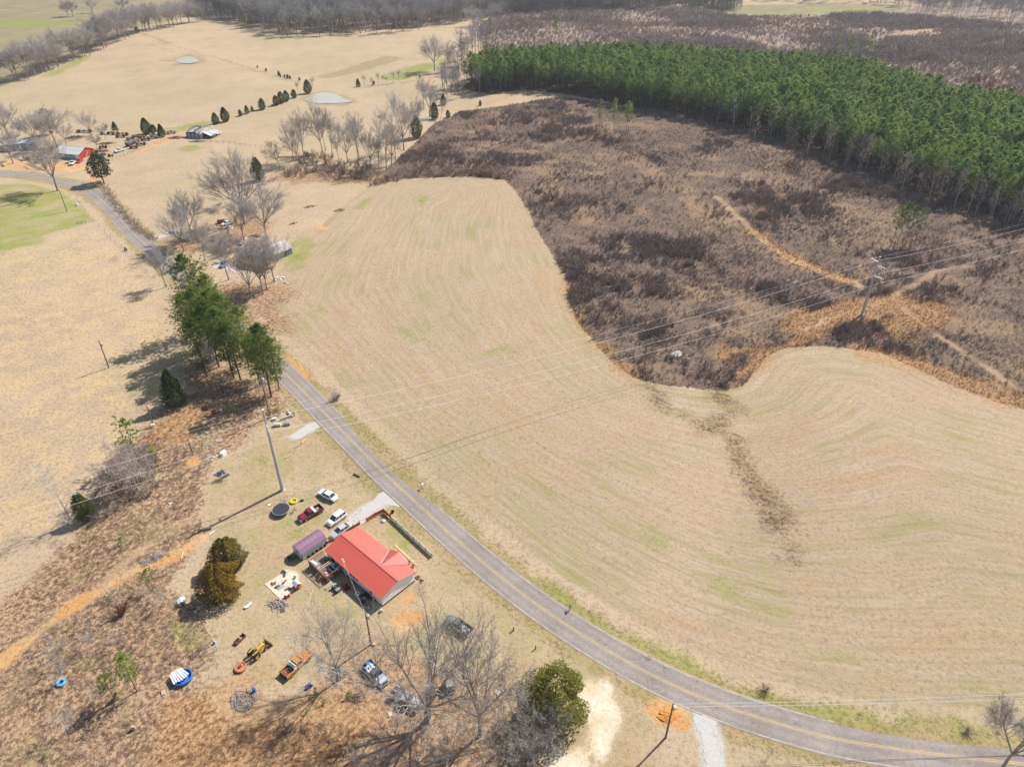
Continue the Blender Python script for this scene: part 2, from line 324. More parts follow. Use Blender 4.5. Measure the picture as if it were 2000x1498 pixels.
def ground_material():
    m, nt, b, out = newmat('ground_cover'); N = nt.nodes; L = nt.links
    geo = N.new('ShaderNodeNewGeometry')
    def noise(scale, detail=4, rough=0.55, vec=None, dist=0.0):
        n = N.new('ShaderNodeTexNoise'); n.inputs['Scale'].default_value = scale; n.inputs['Detail'].default_value = detail; n.inputs['Roughness'].default_value = rough; n.inputs['Distortion'].default_value = dist
        L.new(vec or geo.outputs['Position'], n.inputs['Vector']); return n.outputs['Fac']
    def rng(v, a, b_, c=0.0, d=1.0, smooth=False):
        r = N.new('ShaderNodeMapRange'); r.inputs['From Min'].default_value = a; r.inputs['From Max'].default_value = b_; r.inputs['To Min'].default_value = c; r.inputs['To Max'].default_value = d
        if smooth: r.interpolation_type = 'SMOOTHSTEP'
        L.new(v, r.inputs['Value']); return r.outputs[0]
    def mth(op, a, b_=None):
        q = N.new('ShaderNodeMath'); q.operation = op
        for i, x in enumerate((a, b_)):
            if x is None: continue
            if isinstance(x, (int, float)): q.inputs[i].default_value = x
            else: L.new(x, q.inputs[i])
        return q.outputs[0]
    def mix(f, a, b_):
        q = N.new('ShaderNodeMix'); q.data_type = 'RGBA'
        for s, x in (('Factor', f), ('A', a), ('B', b_)):
            if isinstance(x, (int, float)): q.inputs[s].default_value = x
            elif isinstance(x, tuple): q.inputs[s].default_value = (*x, 1)
            else: L.new(x, q.inputs[s])
        return q.outputs['Result']
    def attr(n):
        a = N.new('ShaderNodeAttribute'); a.attribute_name = 'z_'+n; return a.outputs['Fac']
    def nat(n):
        a = N.new('ShaderNodeAttribute'); a.attribute_name = 'n_'+n; return a.outputs['Fac']
    n_big = nat('big'); n_mid = nat('mid'); n_m2 = nat('m2'); n_alt = nat('alt'); n_fine = noise(1.25, 6, 0.78); n_vf = noise(6.0, 1, 0.6)
    n_edge = n_alt; n_e2 = n_fine
    edge = mth('ADD', mth('ADD', mth('MULTIPLY', mth('SUBTRACT', n_edge, 0.5), 0.9), mth('MULTIPLY', mth('SUBTRACT', n_m2, 0.5), 0.6)), mth('MULTIPLY', mth('SUBTRACT', n_e2, 0.5), 1.1))
    def zmask(n, amp=4.0, soft=1.0, shift=0.0):
        d = mth('ADD', mth('ADD', attr(n), mth('MULTIPLY', edge, amp)), shift)
        return rng(d, -soft, soft, 1.0, 0.0, True)
    speck = rng(mth('ADD', mth('MULTIPLY', n_fine, 0.8), mth('MULTIPLY', n_vf, 0.2)), 0.32, 0.68, 0.12, 0.88)
    s1 = rng(speck, 0.34, 0.66, 0, 1); s2 = rng(n_m2, 0.33, 0.67); s3 = rng(n_mid, 0.35, 0.65); s4 = rng(n_big, 0.35, 0.65)
    # pasture
    c = mix(s3, (0.47,0.355,0.245), (0.42,0.32,0.215)); c = mix(mth('MULTIPLY', s2, 0.4), c, (0.51,0.38,0.225)); c = mix(mth('MULTIPLY', rng(s4, 0.55, 1.0), 0.3), c, (0.38,0.33,0.18))
    c = mix(mth('MULTIPLY', mth('MULTIPLY', rng(attr('straw'), 1.0, -3.0), rng(mth('ADD', mth('MULTIPLY', n_m2, 0.3), mth('MULTIPLY', n_fine, 0.7)), 0.44, 0.64)), 0.6), c, (0.58,0.415,0.21)); c = mix(mth('MULTIPLY', rng(speck, 0.52, 0.15), 0.8), c, (0.20,0.145,0.08)); c = mix(mth('MULTIPLY', rng(speck, 0.6, 0.9), 0.3), c, (0.60,0.48,0.32))
    c = mix(mth('MULTIPLY', zmask('olive', 20, 8), 0.85), c, mix(s3, (0.20,0.185,0.10), (0.275,0.235,0.13)))  # olive far grass; the left pasture's cloud shade is darkened into this colour
    # yard grass
    y = mix(s2, (0.45,0.34,0.215), (0.39,0.31,0.18)); y = mix(mth('MULTIPLY', rng(n_mid, 0.5, 0.62), 0.6), y, (0.42,0.30,0.18)); y = mix(mth('MULTIPLY', rng(speck, 0.5, 0.12), 0.75), y, (0.17,0.125,0.065)); y = mix(mth('MULTIPLY', rng(speck, 0.6, 0.9), 0.4), y, (0.55,0.43,0.28)); y = mix(mth('MULTIPLY', rng(n_alt, 0.56, 0.70), 0.3), y, (0.29,0.28,0.09))
    c = mix(zmask('yard', 6, 1.5), c, y)
    # stubble field: tramlines run parallel to its edge
    d = attr('field'); dw = mth('ADD', attr('rows'), mth('MULTIPLY', n_m2, 0.5))
    w1 = mth('SINE', mth('MULTIPLY', dw, 2*math.pi/2.9)); w2 = mth('SINE', mth('MULTIPLY', dw, 2*math.pi/1.25)); w3 = mth('SINE', mth('ADD', mth('MULTIPLY', dw, 2*math.pi/8.7), mth('MULTIPLY', n_mid, 5)))
    al = N.new('ShaderNodeSeparateXYZ'); L.new(geo.outputs['Position'], al.inputs[0])
    cv = N.new('ShaderNodeCombineXYZ'); L.new(mth('MULTIPLY', dw, 0.55), cv.inputs[0]); L.new(mth('SUBTRACT', mth('MULTIPLY', al.outputs[0], 0.05), mth('MULTIPLY', al.outputs[1], 0.035)), cv.inputs[1])
    sn = N.new('ShaderNodeTexNoise'); sn.inputs['Scale'].default_value = 1.0; sn.inputs['Detail'].default_value = 4; sn.inputs['Roughness'].default_value = 0.65; L.new(cv.outputs[0], sn.inputs['Vector'])
    sc3 = N.new('ShaderNodeSeparateColor'); L.new(sn.outputs['Color'], sc3.inputs[0]); st1, st2, st3 = sc3.outputs[0], sc3.outputs[1], sc3.outputs[2]
    rows = mth('ADD', mth('ADD', mth('MULTIPLY', w1, 0.32), mth('MULTIPLY', w2, 0.42)), mth('MULTIPLY', w3, 0.12))
    fl = mix(rng(st1, 0.34, 0.66), (0.385,0.288,0.192), (0.435,0.332,0.232)); fl = mix(mth('MULTIPLY', rng(mth('ADD', rows, mth('MULTIPLY', n_m2, 1.6)), 0.5, 1.7), rng(n_alt, 0.3, 0.7, 0.1, 0.34)), fl, (0.49,0.39,0.27)); fl = mix(mth('MULTIPLY', rng(n_big, 0.48, 0.62), 0.22), fl, (0.36,0.31,0.16))
    fl = mix(mth('MULTIPLY', mth('MULTIPLY', rng(mth('ADD', mth('MULTIPLY', st2, 0.55), mth('MULTIPLY', n_fine, 0.45)), 0.48, 0.60), rng(n_mid, 0.40, 0.60)), 0.6), fl, (0.42,0.265,0.125))
    fl = mix(mth('MULTIPLY', mth('MULTIPLY', rng(mth('ADD', mth('MULTIPLY', st3, 0.5), mth('MULTIPLY', n_fine, 0.5)), 0.49, 0.60), rng(n_mid, 0.58, 0.42)), 0.8), fl, (0.27,0.26,0.075))
    fl = mix(mth('MULTIPLY', rng(speck, 0.50, 0.15), 0.72), fl, (0.18,0.125,0.07)); fl = mix(mth('MULTIPLY', rng(speck, 0.55, 0.9), 0.5), fl, (0.56,0.45,0.32)); fl = mix(mth('MULTIPLY', rng(mth('MULTIPLY', rows, -1.0), 0.1, 0.8), rng(n_alt, 0.7, 0.3, 0.06, 0.24)), fl, (0.25,0.18,0.11))
    c = mix(rng(mth('ADD', d, mth('MULTIPLY', edge, 1.0)), -0.3, 0.3, 1, 0, True), c, fl)
    # verge, brush, needles, scrub
    vg = mix(s2, (0.40,0.295,0.165), (0.32,0.265,0.11)); vg = mix(mth('MULTIPLY', rng(speck, 0.52, 0.34), 0.7), vg, (0.17,0.125,0.07))
    c = mix(mth('MULTIPLY', zmask('verge', 3.5, 1.0), mth('SUBTRACT', 1.0, rng(d, -0.6, -0.2, 1, 0))), c, vg)
    br = mix(s2, (0.185,0.128,0.093), (0.125,0.088,0.068)); br = mix(rng(speck, 0.52, 0.85), br, (0.36,0.26,0.18)); br = mix(mth('MULTIPLY', rng(speck, 0.5, 0.34), 0.8), br, (0.09,0.06,0.05)); br = mix(mth('MULTIPLY', rng(n_mid, 0.52, 0.7), 0.5), br, (0.35,0.235,0.14))
    c = mix(zmask('brush', 2.0, 0.5), c, br)
    c = mix(zmask('pinefloor', 6, 2), c, mix(s2, (0.10,0.07,0.045), (0.16,0.10,0.06)))
    sc = mix(s3, (0.24,0.18,0.145), (0.32,0.24,0.17)); c = mix(zmask('scrub', 10, 4), c, sc)
    th = mix(s2, (0.34,0.215,0.125), (0.235,0.145,0.09)); th = mix(rng(speck, 0.5, 0.62), th, (0.48,0.34,0.21)); th = mix(mth('MULTIPLY', rng(speck, 0.48, 0.33), 0.85), th, (0.105,0.065,0.045)); th = mix(mth('MULTIPLY', rng(n_edge, 0.6, 0.72), 0.3), th, (0.31,0.27,0.12))
    c = mix(zmask('thicket', 5, 1.6), c, th)
    lt = mix(s2, (0.34,0.21,0.12), (0.25,0.155,0.095)); lt = mix(rng(speck, 0.5, 0.62), lt, (0.46,0.29,0.165)); lt = mix(mth('MULTIPLY', rng(speck, 0.5, 0.36), 0.75), lt, (0.11,0.065,0.04))
    c = mix(mth('MULTIPLY', zmask('litter', 8, 3.0), 0.85), c, lt)
    sg = mix(s1, (0.27,0.15,0.07), (0.52,0.31,0.14)); c = mix(mth('MULTIPLY', zmask('sedge', 9, 2.5), 0.6), c, sg)
    gl = mix(s1, (0.09,0.06,0.035), (0.21,0.14,0.08)); gl = mix(mth('MULTIPLY', rng(st1, 0.5, 0.62), 0.7), gl, (0.33,0.22,0.12))
    c = mix(mth('MULTIPLY', zmask('gully', 5.5, 2.4, -0.3), rng(mth('ADD', mth('MULTIPLY', speck, 0.5), mth('MULTIPLY', st2, 0.5)), 0.62, 0.42, 0.25, 0.95)), c, gl)
    bk = mix(s1, (0.22,0.16,0.09), (0.34,0.25,0.14)); c = mix(mth('MULTIPLY', zmask('bank', 5, 1.6), 0.6), c, bk)
    gr = mix(s1, (0.185,0.215,0.045), (0.30,0.31,0.085)); c = mix(mth('MULTIPLY', zmask('green', 5.0, 1.6), rng(mth('ADD', mth('MULTIPLY', n_m2, 0.4), mth('MULTIPLY', n_fine, 0.6)), 0.38, 0.56, 0.3, 0.9)), c, gr)
    tr = mix(s2, (0.47,0.34,0.20), (0.40,0.27,0.155)); c = mix(mth('MULTIPLY', zmask('trail', 3.5, 1.2, 0.4), 0.6), c, tr)
    dt = mix(s2, (0.55,0.29,0.11), (0.58,0.40,0.22)); dt = mix(mth('MULTIPLY', rng(speck, 0.45, 0.3), 0.6), dt, (0.32,0.14,0.05)); c = mix(mth('MULTIPLY', zmask('dirt', 3.0, 0.8, -0.3), rng(speck, 0.2, 0.6, 0.6, 0.95)), c, dt)
    sd = mix(s2, (0.74,0.64,0.50), (0.64,0.51,0.36)); c = mix(mth('MULTIPLY', zmask('sand', 7.0, 0.9), rng(speck, 0.2, 0.5, 0.35, 1)), c, sd)
    gv = mix(s1, (0.40,0.38,0.36), (0.58,0.55,0.51)); c = mix(mth('MULTIPLY', zmask('gravel', 2.0, 0.5), 0.9), c, gv)
    L.new(c, b.inputs['Base Color']); b.inputs['Roughness'].default_value = 0.95; b.inputs['Specular IOR Level'].default_value = 0.1
    bp = N.new('ShaderNodeBump'); bp.inputs['Strength'].default_value = 1.0; bp.inputs['Distance'].default_value = 0.2
    L.new(n_fine, bp.inputs['Height']); L.new(bp.outputs[0], b.inputs['Normal'])
    return m
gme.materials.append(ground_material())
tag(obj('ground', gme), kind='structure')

# ------------------------------------------------------------ road, centre and edge lines, gravel drives, ponds
def ribbon(path, o0, o1, lift, crown=0.0, skirt=0.0):
    vs = []; fs = []
    if skirt:                                   # asphalt with sloping shoulders
        for i, p in enumerate(path):
            t = path[min(len(path)-1, i+1)]-path[max(0, i-1)]; t.z = 0; t.normalize(); n = Vector((-t.y, t.x, 0)); zc = zat(p.x, p.y)
            for k, (o, dz) in enumerate(((o0-skirt, -0.08), (o0, lift), (o1, lift), (o1+skirt, -0.08))): vs.append((p.x+n.x*o, p.y+n.y*o, zc+dz))
            if i:
                for k in range(3): fs.append((4*i+k, 4*i-4+k, 4*i-3+k, 4*i+1+k))
        me = bpy.data.meshes.new('ribbon'); me.from_pydata(vs, [], fs); me.update()
        at = me.attributes.new('off', 'FLOAT', 'POINT'); at.data.foreach_set('value', np.tile(np.array([o0-skirt, o0, o1, o1+skirt], np.float32), len(path))); return me
    for i, p in enumerate(path):
        a = path[max(0, i-1)]; c = path[min(len(path)-1, i+1)]
        t = (c-a); t.z = 0; t.normalize(); n = Vector((-t.y, t.x, 0))
        zc = zat(p.x, p.y)
        for o in (o0, o1):
            q = p+n*o; vs.append((q.x, q.y, zc+lift-crown*abs(o)))
        if i: fs.append((2*i-2, 2*i, 2*i+1, 2*i-1))
    me = bpy.data.meshes.new('ribbon'); me.from_pydata(vs, [], [f[::-1] for f in fs]); me.update(); return me
def asphalt_mat():
    m, nt, b, out = newmat('asphalt'); N = nt.nodes; L = nt.links
    geo = N.new('ShaderNodeNewGeometry')
    def noise(s, d=5, r=0.6):
        n = N.new('ShaderNodeTexNoise'); n.inputs['Scale'].default_value = s; n.inputs['Detail'].default_value = d; n.inputs['Roughness'].default_value = r; L.new(geo.outputs['Position'], n.inputs['Vector']); return n.outputs['Fac']
    def ramp(f, c0, c1, a, b_):
        r = N.new('ShaderNodeValToRGB'); r.color_ramp.elements[0].position = a; r.color_ramp.elements[0].color = (*c0, 1); r.color_ramp.elements[1].position = b_; r.color_ramp.elements[1].color = (*c1, 1); L.new(f, r.inputs[0]); return r.outputs[0]
    base = ramp(noise(0.12), (0.285,0.245,0.215), (0.355,0.31,0.275), 0.35, 0.68)
    sp = ramp(noise(2.2, 6, 0.75), (0.72,0.72,0.72), (1.12,1.12,1.12), 0.3, 0.7)
    mu = N.new('ShaderNodeMix'); mu.data_type = 'RGBA'; mu.blend_type = 'MULTIPLY'; mu.inputs['Factor'].default_value = 0.9; L.new(base, mu.inputs['A']); L.new(sp, mu.inputs['B'])
    vo = N.new('ShaderNodeTexVoronoi'); vo.feature = 'DISTANCE_TO_EDGE'; vo.inputs['Scale'].default_value = 0.22; vo.inputs['Randomness'].default_value = 1.0
    wp = N.new('ShaderNodeVectorMath'); wp.operation = 'ADD'; nn = N.new('ShaderNodeTexNoise'); nn.inputs['Scale'].default_value = 0.6; L.new(geo.outputs['Position'], nn.inputs['Vector'])
    sc = N.new('ShaderNodeVectorMath'); sc.operation = 'SCALE'; sc.inputs['Scale'].default_value = 2.5; L.new(nn.outputs['Color'], sc.inputs[0]); L.new(geo.outputs['Position'], wp.inputs[0]); L.new(sc.outputs[0], wp.inputs[1]); L.new(wp.outputs[0], vo.inputs['Vector'])
    ck = ramp(vo.outputs['Distance'], (0.5,0.5,0.5), (1,1,1), 0.0, 0.012)
    m2 = N.new('ShaderNodeMix'); m2.data_type = 'RGBA'; m2.blend_type = 'MULTIPLY'; m2.inputs['Factor'].default_value = 0.55; L.new(mu.outputs['Result'], m2.inputs['A']); L.new(ck, m2.inputs['B'])
    oa = N.new('ShaderNodeAttribute'); oa.attribute_name = 'off'
    def mt(op, a, c):
        q = N.new('ShaderNodeMath'); q.operation = op
        for i, x in enumerate((a, c)):
            if x is None: continue
            if isinstance(x, (int, float)): q.inputs[i].default_value = x
            else: L.new(x, q.inputs[i])
        return q.outputs[0]
    ab = mt('ABSOLUTE', oa.outputs['Fac'], None)
    tk = mt('MULTIPLY', mt('COSINE', mt('MULTIPLY', mt('SUBTRACT', ab, 0.85), 2*math.pi/1.5), None), 0.5)     # wheel paths
    wr = N.new('ShaderNodeMix'); wr.data_type = 'RGBA'; wr.blend_type = 'MULTIPLY'; wr.inputs['B'].default_value = (0.80,0.79,0.79,1); L.new(mt('MULTIPLY', mt('ADD', tk, 0.5), noise(0.25)), wr.inputs['Factor']); L.new(m2.outputs['Result'], wr.inputs['A'])
    ed_ = N.new('ShaderNodeMapRange'); ed_.inputs['From Min'].default_value = 2.95; ed_.inputs['From Max'].default_value = 3.12; L.new(mt('ADD', ab, mt('MULTIPLY', mt('SUBTRACT', noise(0.8), 0.5), 0.9)), ed_.inputs['Value'])
    vg = N.new('ShaderNodeMix'); vg.data_type = 'RGBA'; vg.inputs['B'].default_value = (0.38,0.285,0.165,1); L.new(ed_.outputs[0], vg.inputs['Factor']); L.new(wr.outputs['Result'], vg.inputs['A'])
    L.new(vg.outputs['Result'], b.inputs['Base Color']); b.inputs['Roughness'].default_value = 0.9; b.inputs['Specular IOR Level'].default_value = 0.15; return m
ASPH = asphalt_mat()
me = ribbon(ROAD_C, -3.0, 3.0, 0.05, skirt=0.35); me.materials.append(ASPH); road = tag(obj('road', me), kind='structure')
YEL = mat('road_line_yellow', (0.50,0.34,0.12), 0.7, 0.2, 0.8, col2=(0.30,0.25,0.19), amt=0.6, thresh=0.52)
WHT = mat('road_line_white', (0.52,0.50,0.47), 0.7, 0.2, 0.8, col2=(0.27,0.25,0.23), amt=0.8, thresh=0.5)
for a, b_, m_, nm in ((-0.20,-0.07,YEL,'yellow_line'), (0.07,0.20,YEL,'yellow_line'), (-2.84,-2.74,WHT,'edge_line'), (2.74,2.84,WHT,'edge_line')):
    me = ribbon(ROAD_C, a, b_, 0.056); me.materials.append(m_); o = obj(nm, me, road)
GRAV = mat('gravel', (0.47,0.45,0.42), 0.95, 0.14, 2.5, col2=(0.46,0.40,0.32), amt=0.5, thresh=0.58)
def shrink(px, k=0.82):
    P = GP(px); c = sum(P, Vector())/len(P); return [c+(p-c)*k for p in P]
def sheet(name, pts, m_, lift, kind='structure', jag=0.0, seed=1):
    rnd = random.Random(seed)
    P = catmull([Vector((p.x, p.y, 0)) for p in pts]+[Vector((pts[0].x, pts[0].y, 0))], 7)[:-1]
    P = [Vector((p.x+rnd.uniform(-jag, jag), p.y+rnd.uniform(-jag, jag), 0)) for p in P]
    bm = bmesh.new(); vs = [bm.verts.new((p.x, p.y, zat(p.x, p.y)+lift)) for p in P]
    f = bm.faces.new(vs); bmesh.ops.triangulate(bm, faces=[f])
    me = bpy.data.meshes.new(name); bm.to_mesh(me); bm.free()
    if me.polygons[0].normal.z < 0: me.flip_normals()
    me.materials.append(m_); return tag(obj(name, me), kind=kind)
sheet('gravel_driveway', shrink([(742,958),(764,950),(783,972),(790,990),(765,986),(740,996),(712,1012),(700,1022),(688,1016),(700,1000),(722,980)]), GRAV, 0.03, jag=0.12)
sheet('gravel_driveway', shrink([(608,824),(622,834),(605,845),(588,858),(570,862),(566,850),(585,836)]), GRAV, 0.03, jag=0.2, seed=3)
sheet('gravel_driveway', shrink([(1345,1380),(1402,1392),(1392,1420),(1402,1450),(1420,1498),(1440,1560),(1390,1560),(1378,1498),(1368,1440),(1352,1405)]), GRAV, 0.03, jag=0.15, seed=4)
WATER, nt_, b_, o_ = newmat('pond_water'); b_.inputs['Base Color'].default_value = (0.48,0.43,0.34,1); b_.inputs['Roughness'].default_value = 0.2; b_.inputs['IOR'].default_value = 1.6; b_.inputs['Specular IOR Level'].default_value = 0.9
_n = nt_.nodes.new('ShaderNodeTexNoise'); _n.inputs['Scale'].default_value = 0.7; _bp = nt_.nodes.new('ShaderNodeBump'); _bp.inputs['Strength'].default_value = 0.15; nt_.links.new(_n.outputs['Fac'], _bp.inputs['Height']); nt_.links.new(_bp.outputs[0], b_.inputs['Normal'])
def pond(px):
    pts = GP(px); zc = sum(p.z for p in pts)/len(pts)+0.2
    o = sheet('pond_water', pts, WATER, 0.0)
    for v in o.data.vertices: v.co.z = zc
    return o
pond([(592,196),(606,188),(625,182),(645,182),(662,188),(674,195),(690,199),(672,202),(645,203),(612,202)])
pond([(340,119),(352,114),(368,111),(382,115),(388,121),(372,125),(352,124)])
pond([(38,91),(48,88),(60,90),(56,93),(44,94)])
pond([(1312,690),(1325,686),(1332,694),(1322,699),(1311,696)])
pond([(820,235),(834,233),(836,238),(824,240)])

# ------------------------------------------------------------ plant materials
BARK = leafmat('bark_grey', (0.235,0.21,0.185), (0.36,0.33,0.30), 0.9, scale=1.5)
TWIG = leafmat('twig_grey', (0.38,0.345,0.315), (0.54,0.505,0.47), 0.9)
TWIG_BR = leafmat('twig_brown', (0.36,0.32,0.285), (0.50,0.46,0.42), 0.9)
TWIG_PALE = leafmat('twig_pale', (0.42,0.39,0.36), (0.55,0.52,0.49), 0.9)
TWIG_BLUE = leafmat('twig_wood', (0.30,0.285,0.28), (0.43,0.41,0.40), 0.9)
PBARK = leafmat('pine_bark', (0.13,0.09,0.07), (0.21,0.16,0.13), 0.9, scale=1.5)
NEEDLE = leafmat('pine_needles', (0.13,0.20,0.038), (0.31,0.37,0.07), 0.55, 0.42, scale=0.5)
NEEDLE_Y = leafmat('young_pine_needles', (0.16,0.23,0.035), (0.26,0.33,0.055), 0.55, 0.25, scale=0.8)
NEEDLE_P = leafmat('plantation_needles', (0.12,0.22,0.045), (0.33,0.42,0.10), 0.55, 0.42, scale=0.35, objr=0.42)
CEDAR = leafmat('cedar_leaves', (0.075,0.105,0.035), (0.155,0.18,0.05), 0.7, 0.3, scale=0.9)
CEDAR_G = leafmat('cedar_gold', (0.085,0.10,0.022), (0.52,0.29,0.045), 0.7, 0.3, scale=3.5, objr=0.0)
HOLLY = leafmat('broadleaf_evergreen', (0.11,0.135,0.028), (0.27,0.27,0.05), 0.5, 0.35, scale=0.9)
SHRUB = leafmat('shrub_twigs', (0.215,0.165,0.14), (0.36,0.29,0.25), 0.95)
SHRUB_T = leafmat('thicket_twigs', (0.38,0.28,0.20), (0.56,0.44,0.33), 0.95)
SHRUB_P = leafmat('scrub_twigs', (0.31,0.25,0.215), (0.48,0.40,0.35), 0.95)
SHRUB_R = leafmat('red_buds', (0.30,0.12,0.085), (0.38,0.19,0.13), 0.95)
STRAW = leafmat('broomsedge', (0.50,0.27,0.09), (0.70,0.42,0.16), 0.95)
STRAW_P = leafmat('pale_straw', (0.50,0.355,0.15), (0.62,0.47,0.23), 0.95)
GREENG = leafmat('green_grass', (0.13,0.15,0.03), (0.24,0.25,0.06), 0.95)
DEADLEAF = leafmat('dead_leaves', (0.22,0.10,0.06), (0.36,0.19,0.11), 0.95)

def perp(d, rnd):
    s = d.cross(Vector((rnd.uniform(-1,1), rnd.uniform(-1,1), rnd.uniform(-1,1))))
    return s.normalized() if s.length > 1e-4 else Vector((1,0,0))
def norm(T, C, H):
    zs = sorted(v[2] for v in C.v); k = H/zs[int(len(zs)*0.985)]
    for B in (T, C): B.v = [(x*k, y*k, z*k) for x, y, z in B.v]
def bare_tree_meshes(key, seed, H=14.0, r0=0.24, fork=0.3, limbs=5, spread=0.65, mt=None, mb=None, tw=0.028, dens=1.0, lean=0.0, narrow=False):
    """leafless tree: tapered trunk and limbs in one mesh, branches and twigs in another"""
    rnd = random.Random(seed); T = MB(); C = MB()
    def seg(B, p, d, L, ra, rb, n, sides, bend, up):
        pts = [p.copy()]
        for i in range(n):
            d = (d + Vector((rnd.uniform(-bend,bend), rnd.uniform(-bend,bend), rnd.uniform(-bend,bend)*0.6 + up))).normalized()
            q = p + d*(L/n); B.tube(p, q, ra+(rb-ra)*i/n, ra+(rb-ra)*(i+1)/n, sides, False); p = q; pts.append(p.copy())
        return pts, d
    def twigs(p, d, L, k):
        for _ in range(k):
            t = (d*rnd.uniform(0.5,1.1) + perp(d, rnd)*rnd.uniform(0.2,0.8) + Vector((0,0,0.12))).normalized()
            l = L*rnd.uniform(0.6,1.25); C.spike(p, t, l, tw, rnd)
            q = p + t*l*0.45
            for _ in range(2): C.spike(q, (t + perp(t, rnd)*0.8).normalized(), l*0.6, tw*0.8, rnd)
    def branch(p, d, L, r, lev):
        n = 4 if lev < 2 else 3
        pts, d2 = seg(T if lev == 1 else C, p, d, L, r, r*0.32, n, 5 if lev == 1 else 3, 0.09 if lev == 1 else 0.15, 0.03)
        if lev == 3 or L < H*0.07:
            for k in range(1, len(pts)): twigs(pts[k], d2, H*0.062, max(1, int(round(2.6*dens))))
            return
        cnt = {1: 7, 2: 4}[lev]
        for c in range(int(round(cnt*(0.6+0.4*dens)))):
            t = rnd.uniform(0.28, 1.0); i = min(len(pts)-2, int(t*(len(pts)-1))); q = pts[i].lerp(pts[i+1], t*(len(pts)-1)-i)
            nd = (d2*rnd.uniform(0.7,1.1) + perp(d2, rnd)*rnd.uniform(0.35,0.8) + Vector((0,0,0.10))).normalized()
            branch(q, nd, L*rnd.uniform(0.36,0.58)*(1.15-0.4*t), r*0.42, lev+1)
        branch(pts[-1], d2, L*0.42, r*0.34, lev+1)
    base = Vector((0,0,-0.25)); d0 = Vector((lean, lean*0.4, 1)).normalized()
    T.tube(base, base+Vector((0,0,0.6)), r0*1.5, r0*1.02, 7, False)
    pts, d = seg(T, base+Vector((0,0,0.6)), d0, H*(fork if not narrow else 0.86), r0, r0*(0.62 if not narrow else 0.15), 5 if not narrow else 8, 7, 0.05, 0.02)
    if narrow:
        for i in range(2, len(pts)):
            for c in range(limbs//2+1):
                nd = (Vector((0,0,1))*rnd.uniform(0.5,0.9) + perp(Vector((0,0,1)), rnd)*rnd.uniform(0.5,0.9)).normalized()
                branch(pts[i], nd, H*(0.20+0.06*rnd.random())*(1.25-i/len(pts))*spread/0.5, r0*0.25, 2)
    else:
        for c in range(limbs):
            a = 2*math.pi*(c+rnd.uniform(-.3,.3))/limbs; s = spread*rnd.uniform(0.55,1.25)
            nd = Vector((math.cos(a)*s, math.sin(a)*s, 1)).normalized()
            branch(pts[-1-rnd.choice((0,0,1))], nd, H*(1-fork)*rnd.uniform(0.62,0.8), r0*rnd.uniform(0.42,0.56), 1)
        branch(pts[-1], d, H*(1-fork)*0.75, r0*0.55, 1)
    norm(T, C, H); return T.mesh(key+'_trunk', mt or BARK), C.mesh(key+'_crown', mb or TWIG)
def clump(B, p, r, n, w, rnd, up=0.35):
    for _ in range(n):
        d = Vector((rnd.gauss(0,1), rnd.gauss(0,1), rnd.gauss(0,0.7)+up)).normalized()
        B.spike(p - d*r*0.15, d, r*rnd.uniform(0.7,1.15), w, rnd, Vector((rnd.gauss(0.25,.55), rnd.gauss(0.25,.55), 0.8)))
def pine_meshes(key, seed, H, clear, rad, nbr, ncl, r0, csize, cn, cw, mneedle, top=1.0):
    """pine: straight trunk with whorled limbs, needle tufts gathered towards the limb ends"""
    rnd = random.Random(seed); T = MB(); C = MB()
    p = Vector((0,0,-0.25)); segs = 7; pts = [p]
    off = Vector((0,0,0))
    for i in range(segs):
        off = off + Vector((rnd.uniform(-1,1), rnd.uniform(-1,1), 0))*H*0.008
        q = Vector((off.x, off.y, H*(i+1)/segs)); T.tube(pts[-1], q, r0*(1-0.85*i/segs), r0*(1-0.85*(i+1)/segs), 6, False); pts.append(q)
    for i in range(nbr):
        t = clear + (1-clear)*((i+rnd.random())/nbr)**0.9
        z = t*H; k = min(segs-1, int(t*segs)); c = pts[k].lerp(pts[k+1], t*segs-k)
        u = (t-clear)/(1-clear)
        prof = (math.sin(math.pi*min(1, 0.18+0.72*u))**0.8)*(1.0 if u < 0.75 else (1.12-u)/0.37*0.95)
        L = rad*max(0.12, prof)*rnd.uniform(0.6,1.18); a = rnd.uniform(0, 2*math.pi)
        d = Vector((math.cos(a), math.sin(a), rnd.uniform(0.0,0.35)+0.35*u)).normalized()
        e = c + d*L + Vector((0,0,0.06*L)); m_ = c + d*L*0.5 - Vector((0,0,0.03*L))
        T.tube(c, m_, r0*0.16*(1.2-u), r0*0.09, 3, False); T.tube(m_, e, r0*0.09, r0*0.03, 3, False)
        for j in range(ncl):
            s = 0.35+0.65*(j+rnd.random())/ncl
            q = (c.lerp(m_, s*2) if s < 0.5 else m_.lerp(e, s*2-1)) + Vector((rnd.gauss(0,1), rnd.gauss(0,1), rnd.gauss(0.2,0.6)))*L*0.16
            clump(C, q, csize*rnd.uniform(0.75,1.25), cn, cw, rnd)
    clump(C, pts[-1], csize*1.1, cn*2, cw, rnd, 0.8)
    norm(T, C, H); return T.mesh(key+'_trunk', PBARK), C.mesh(key+'_crown', mneedle)
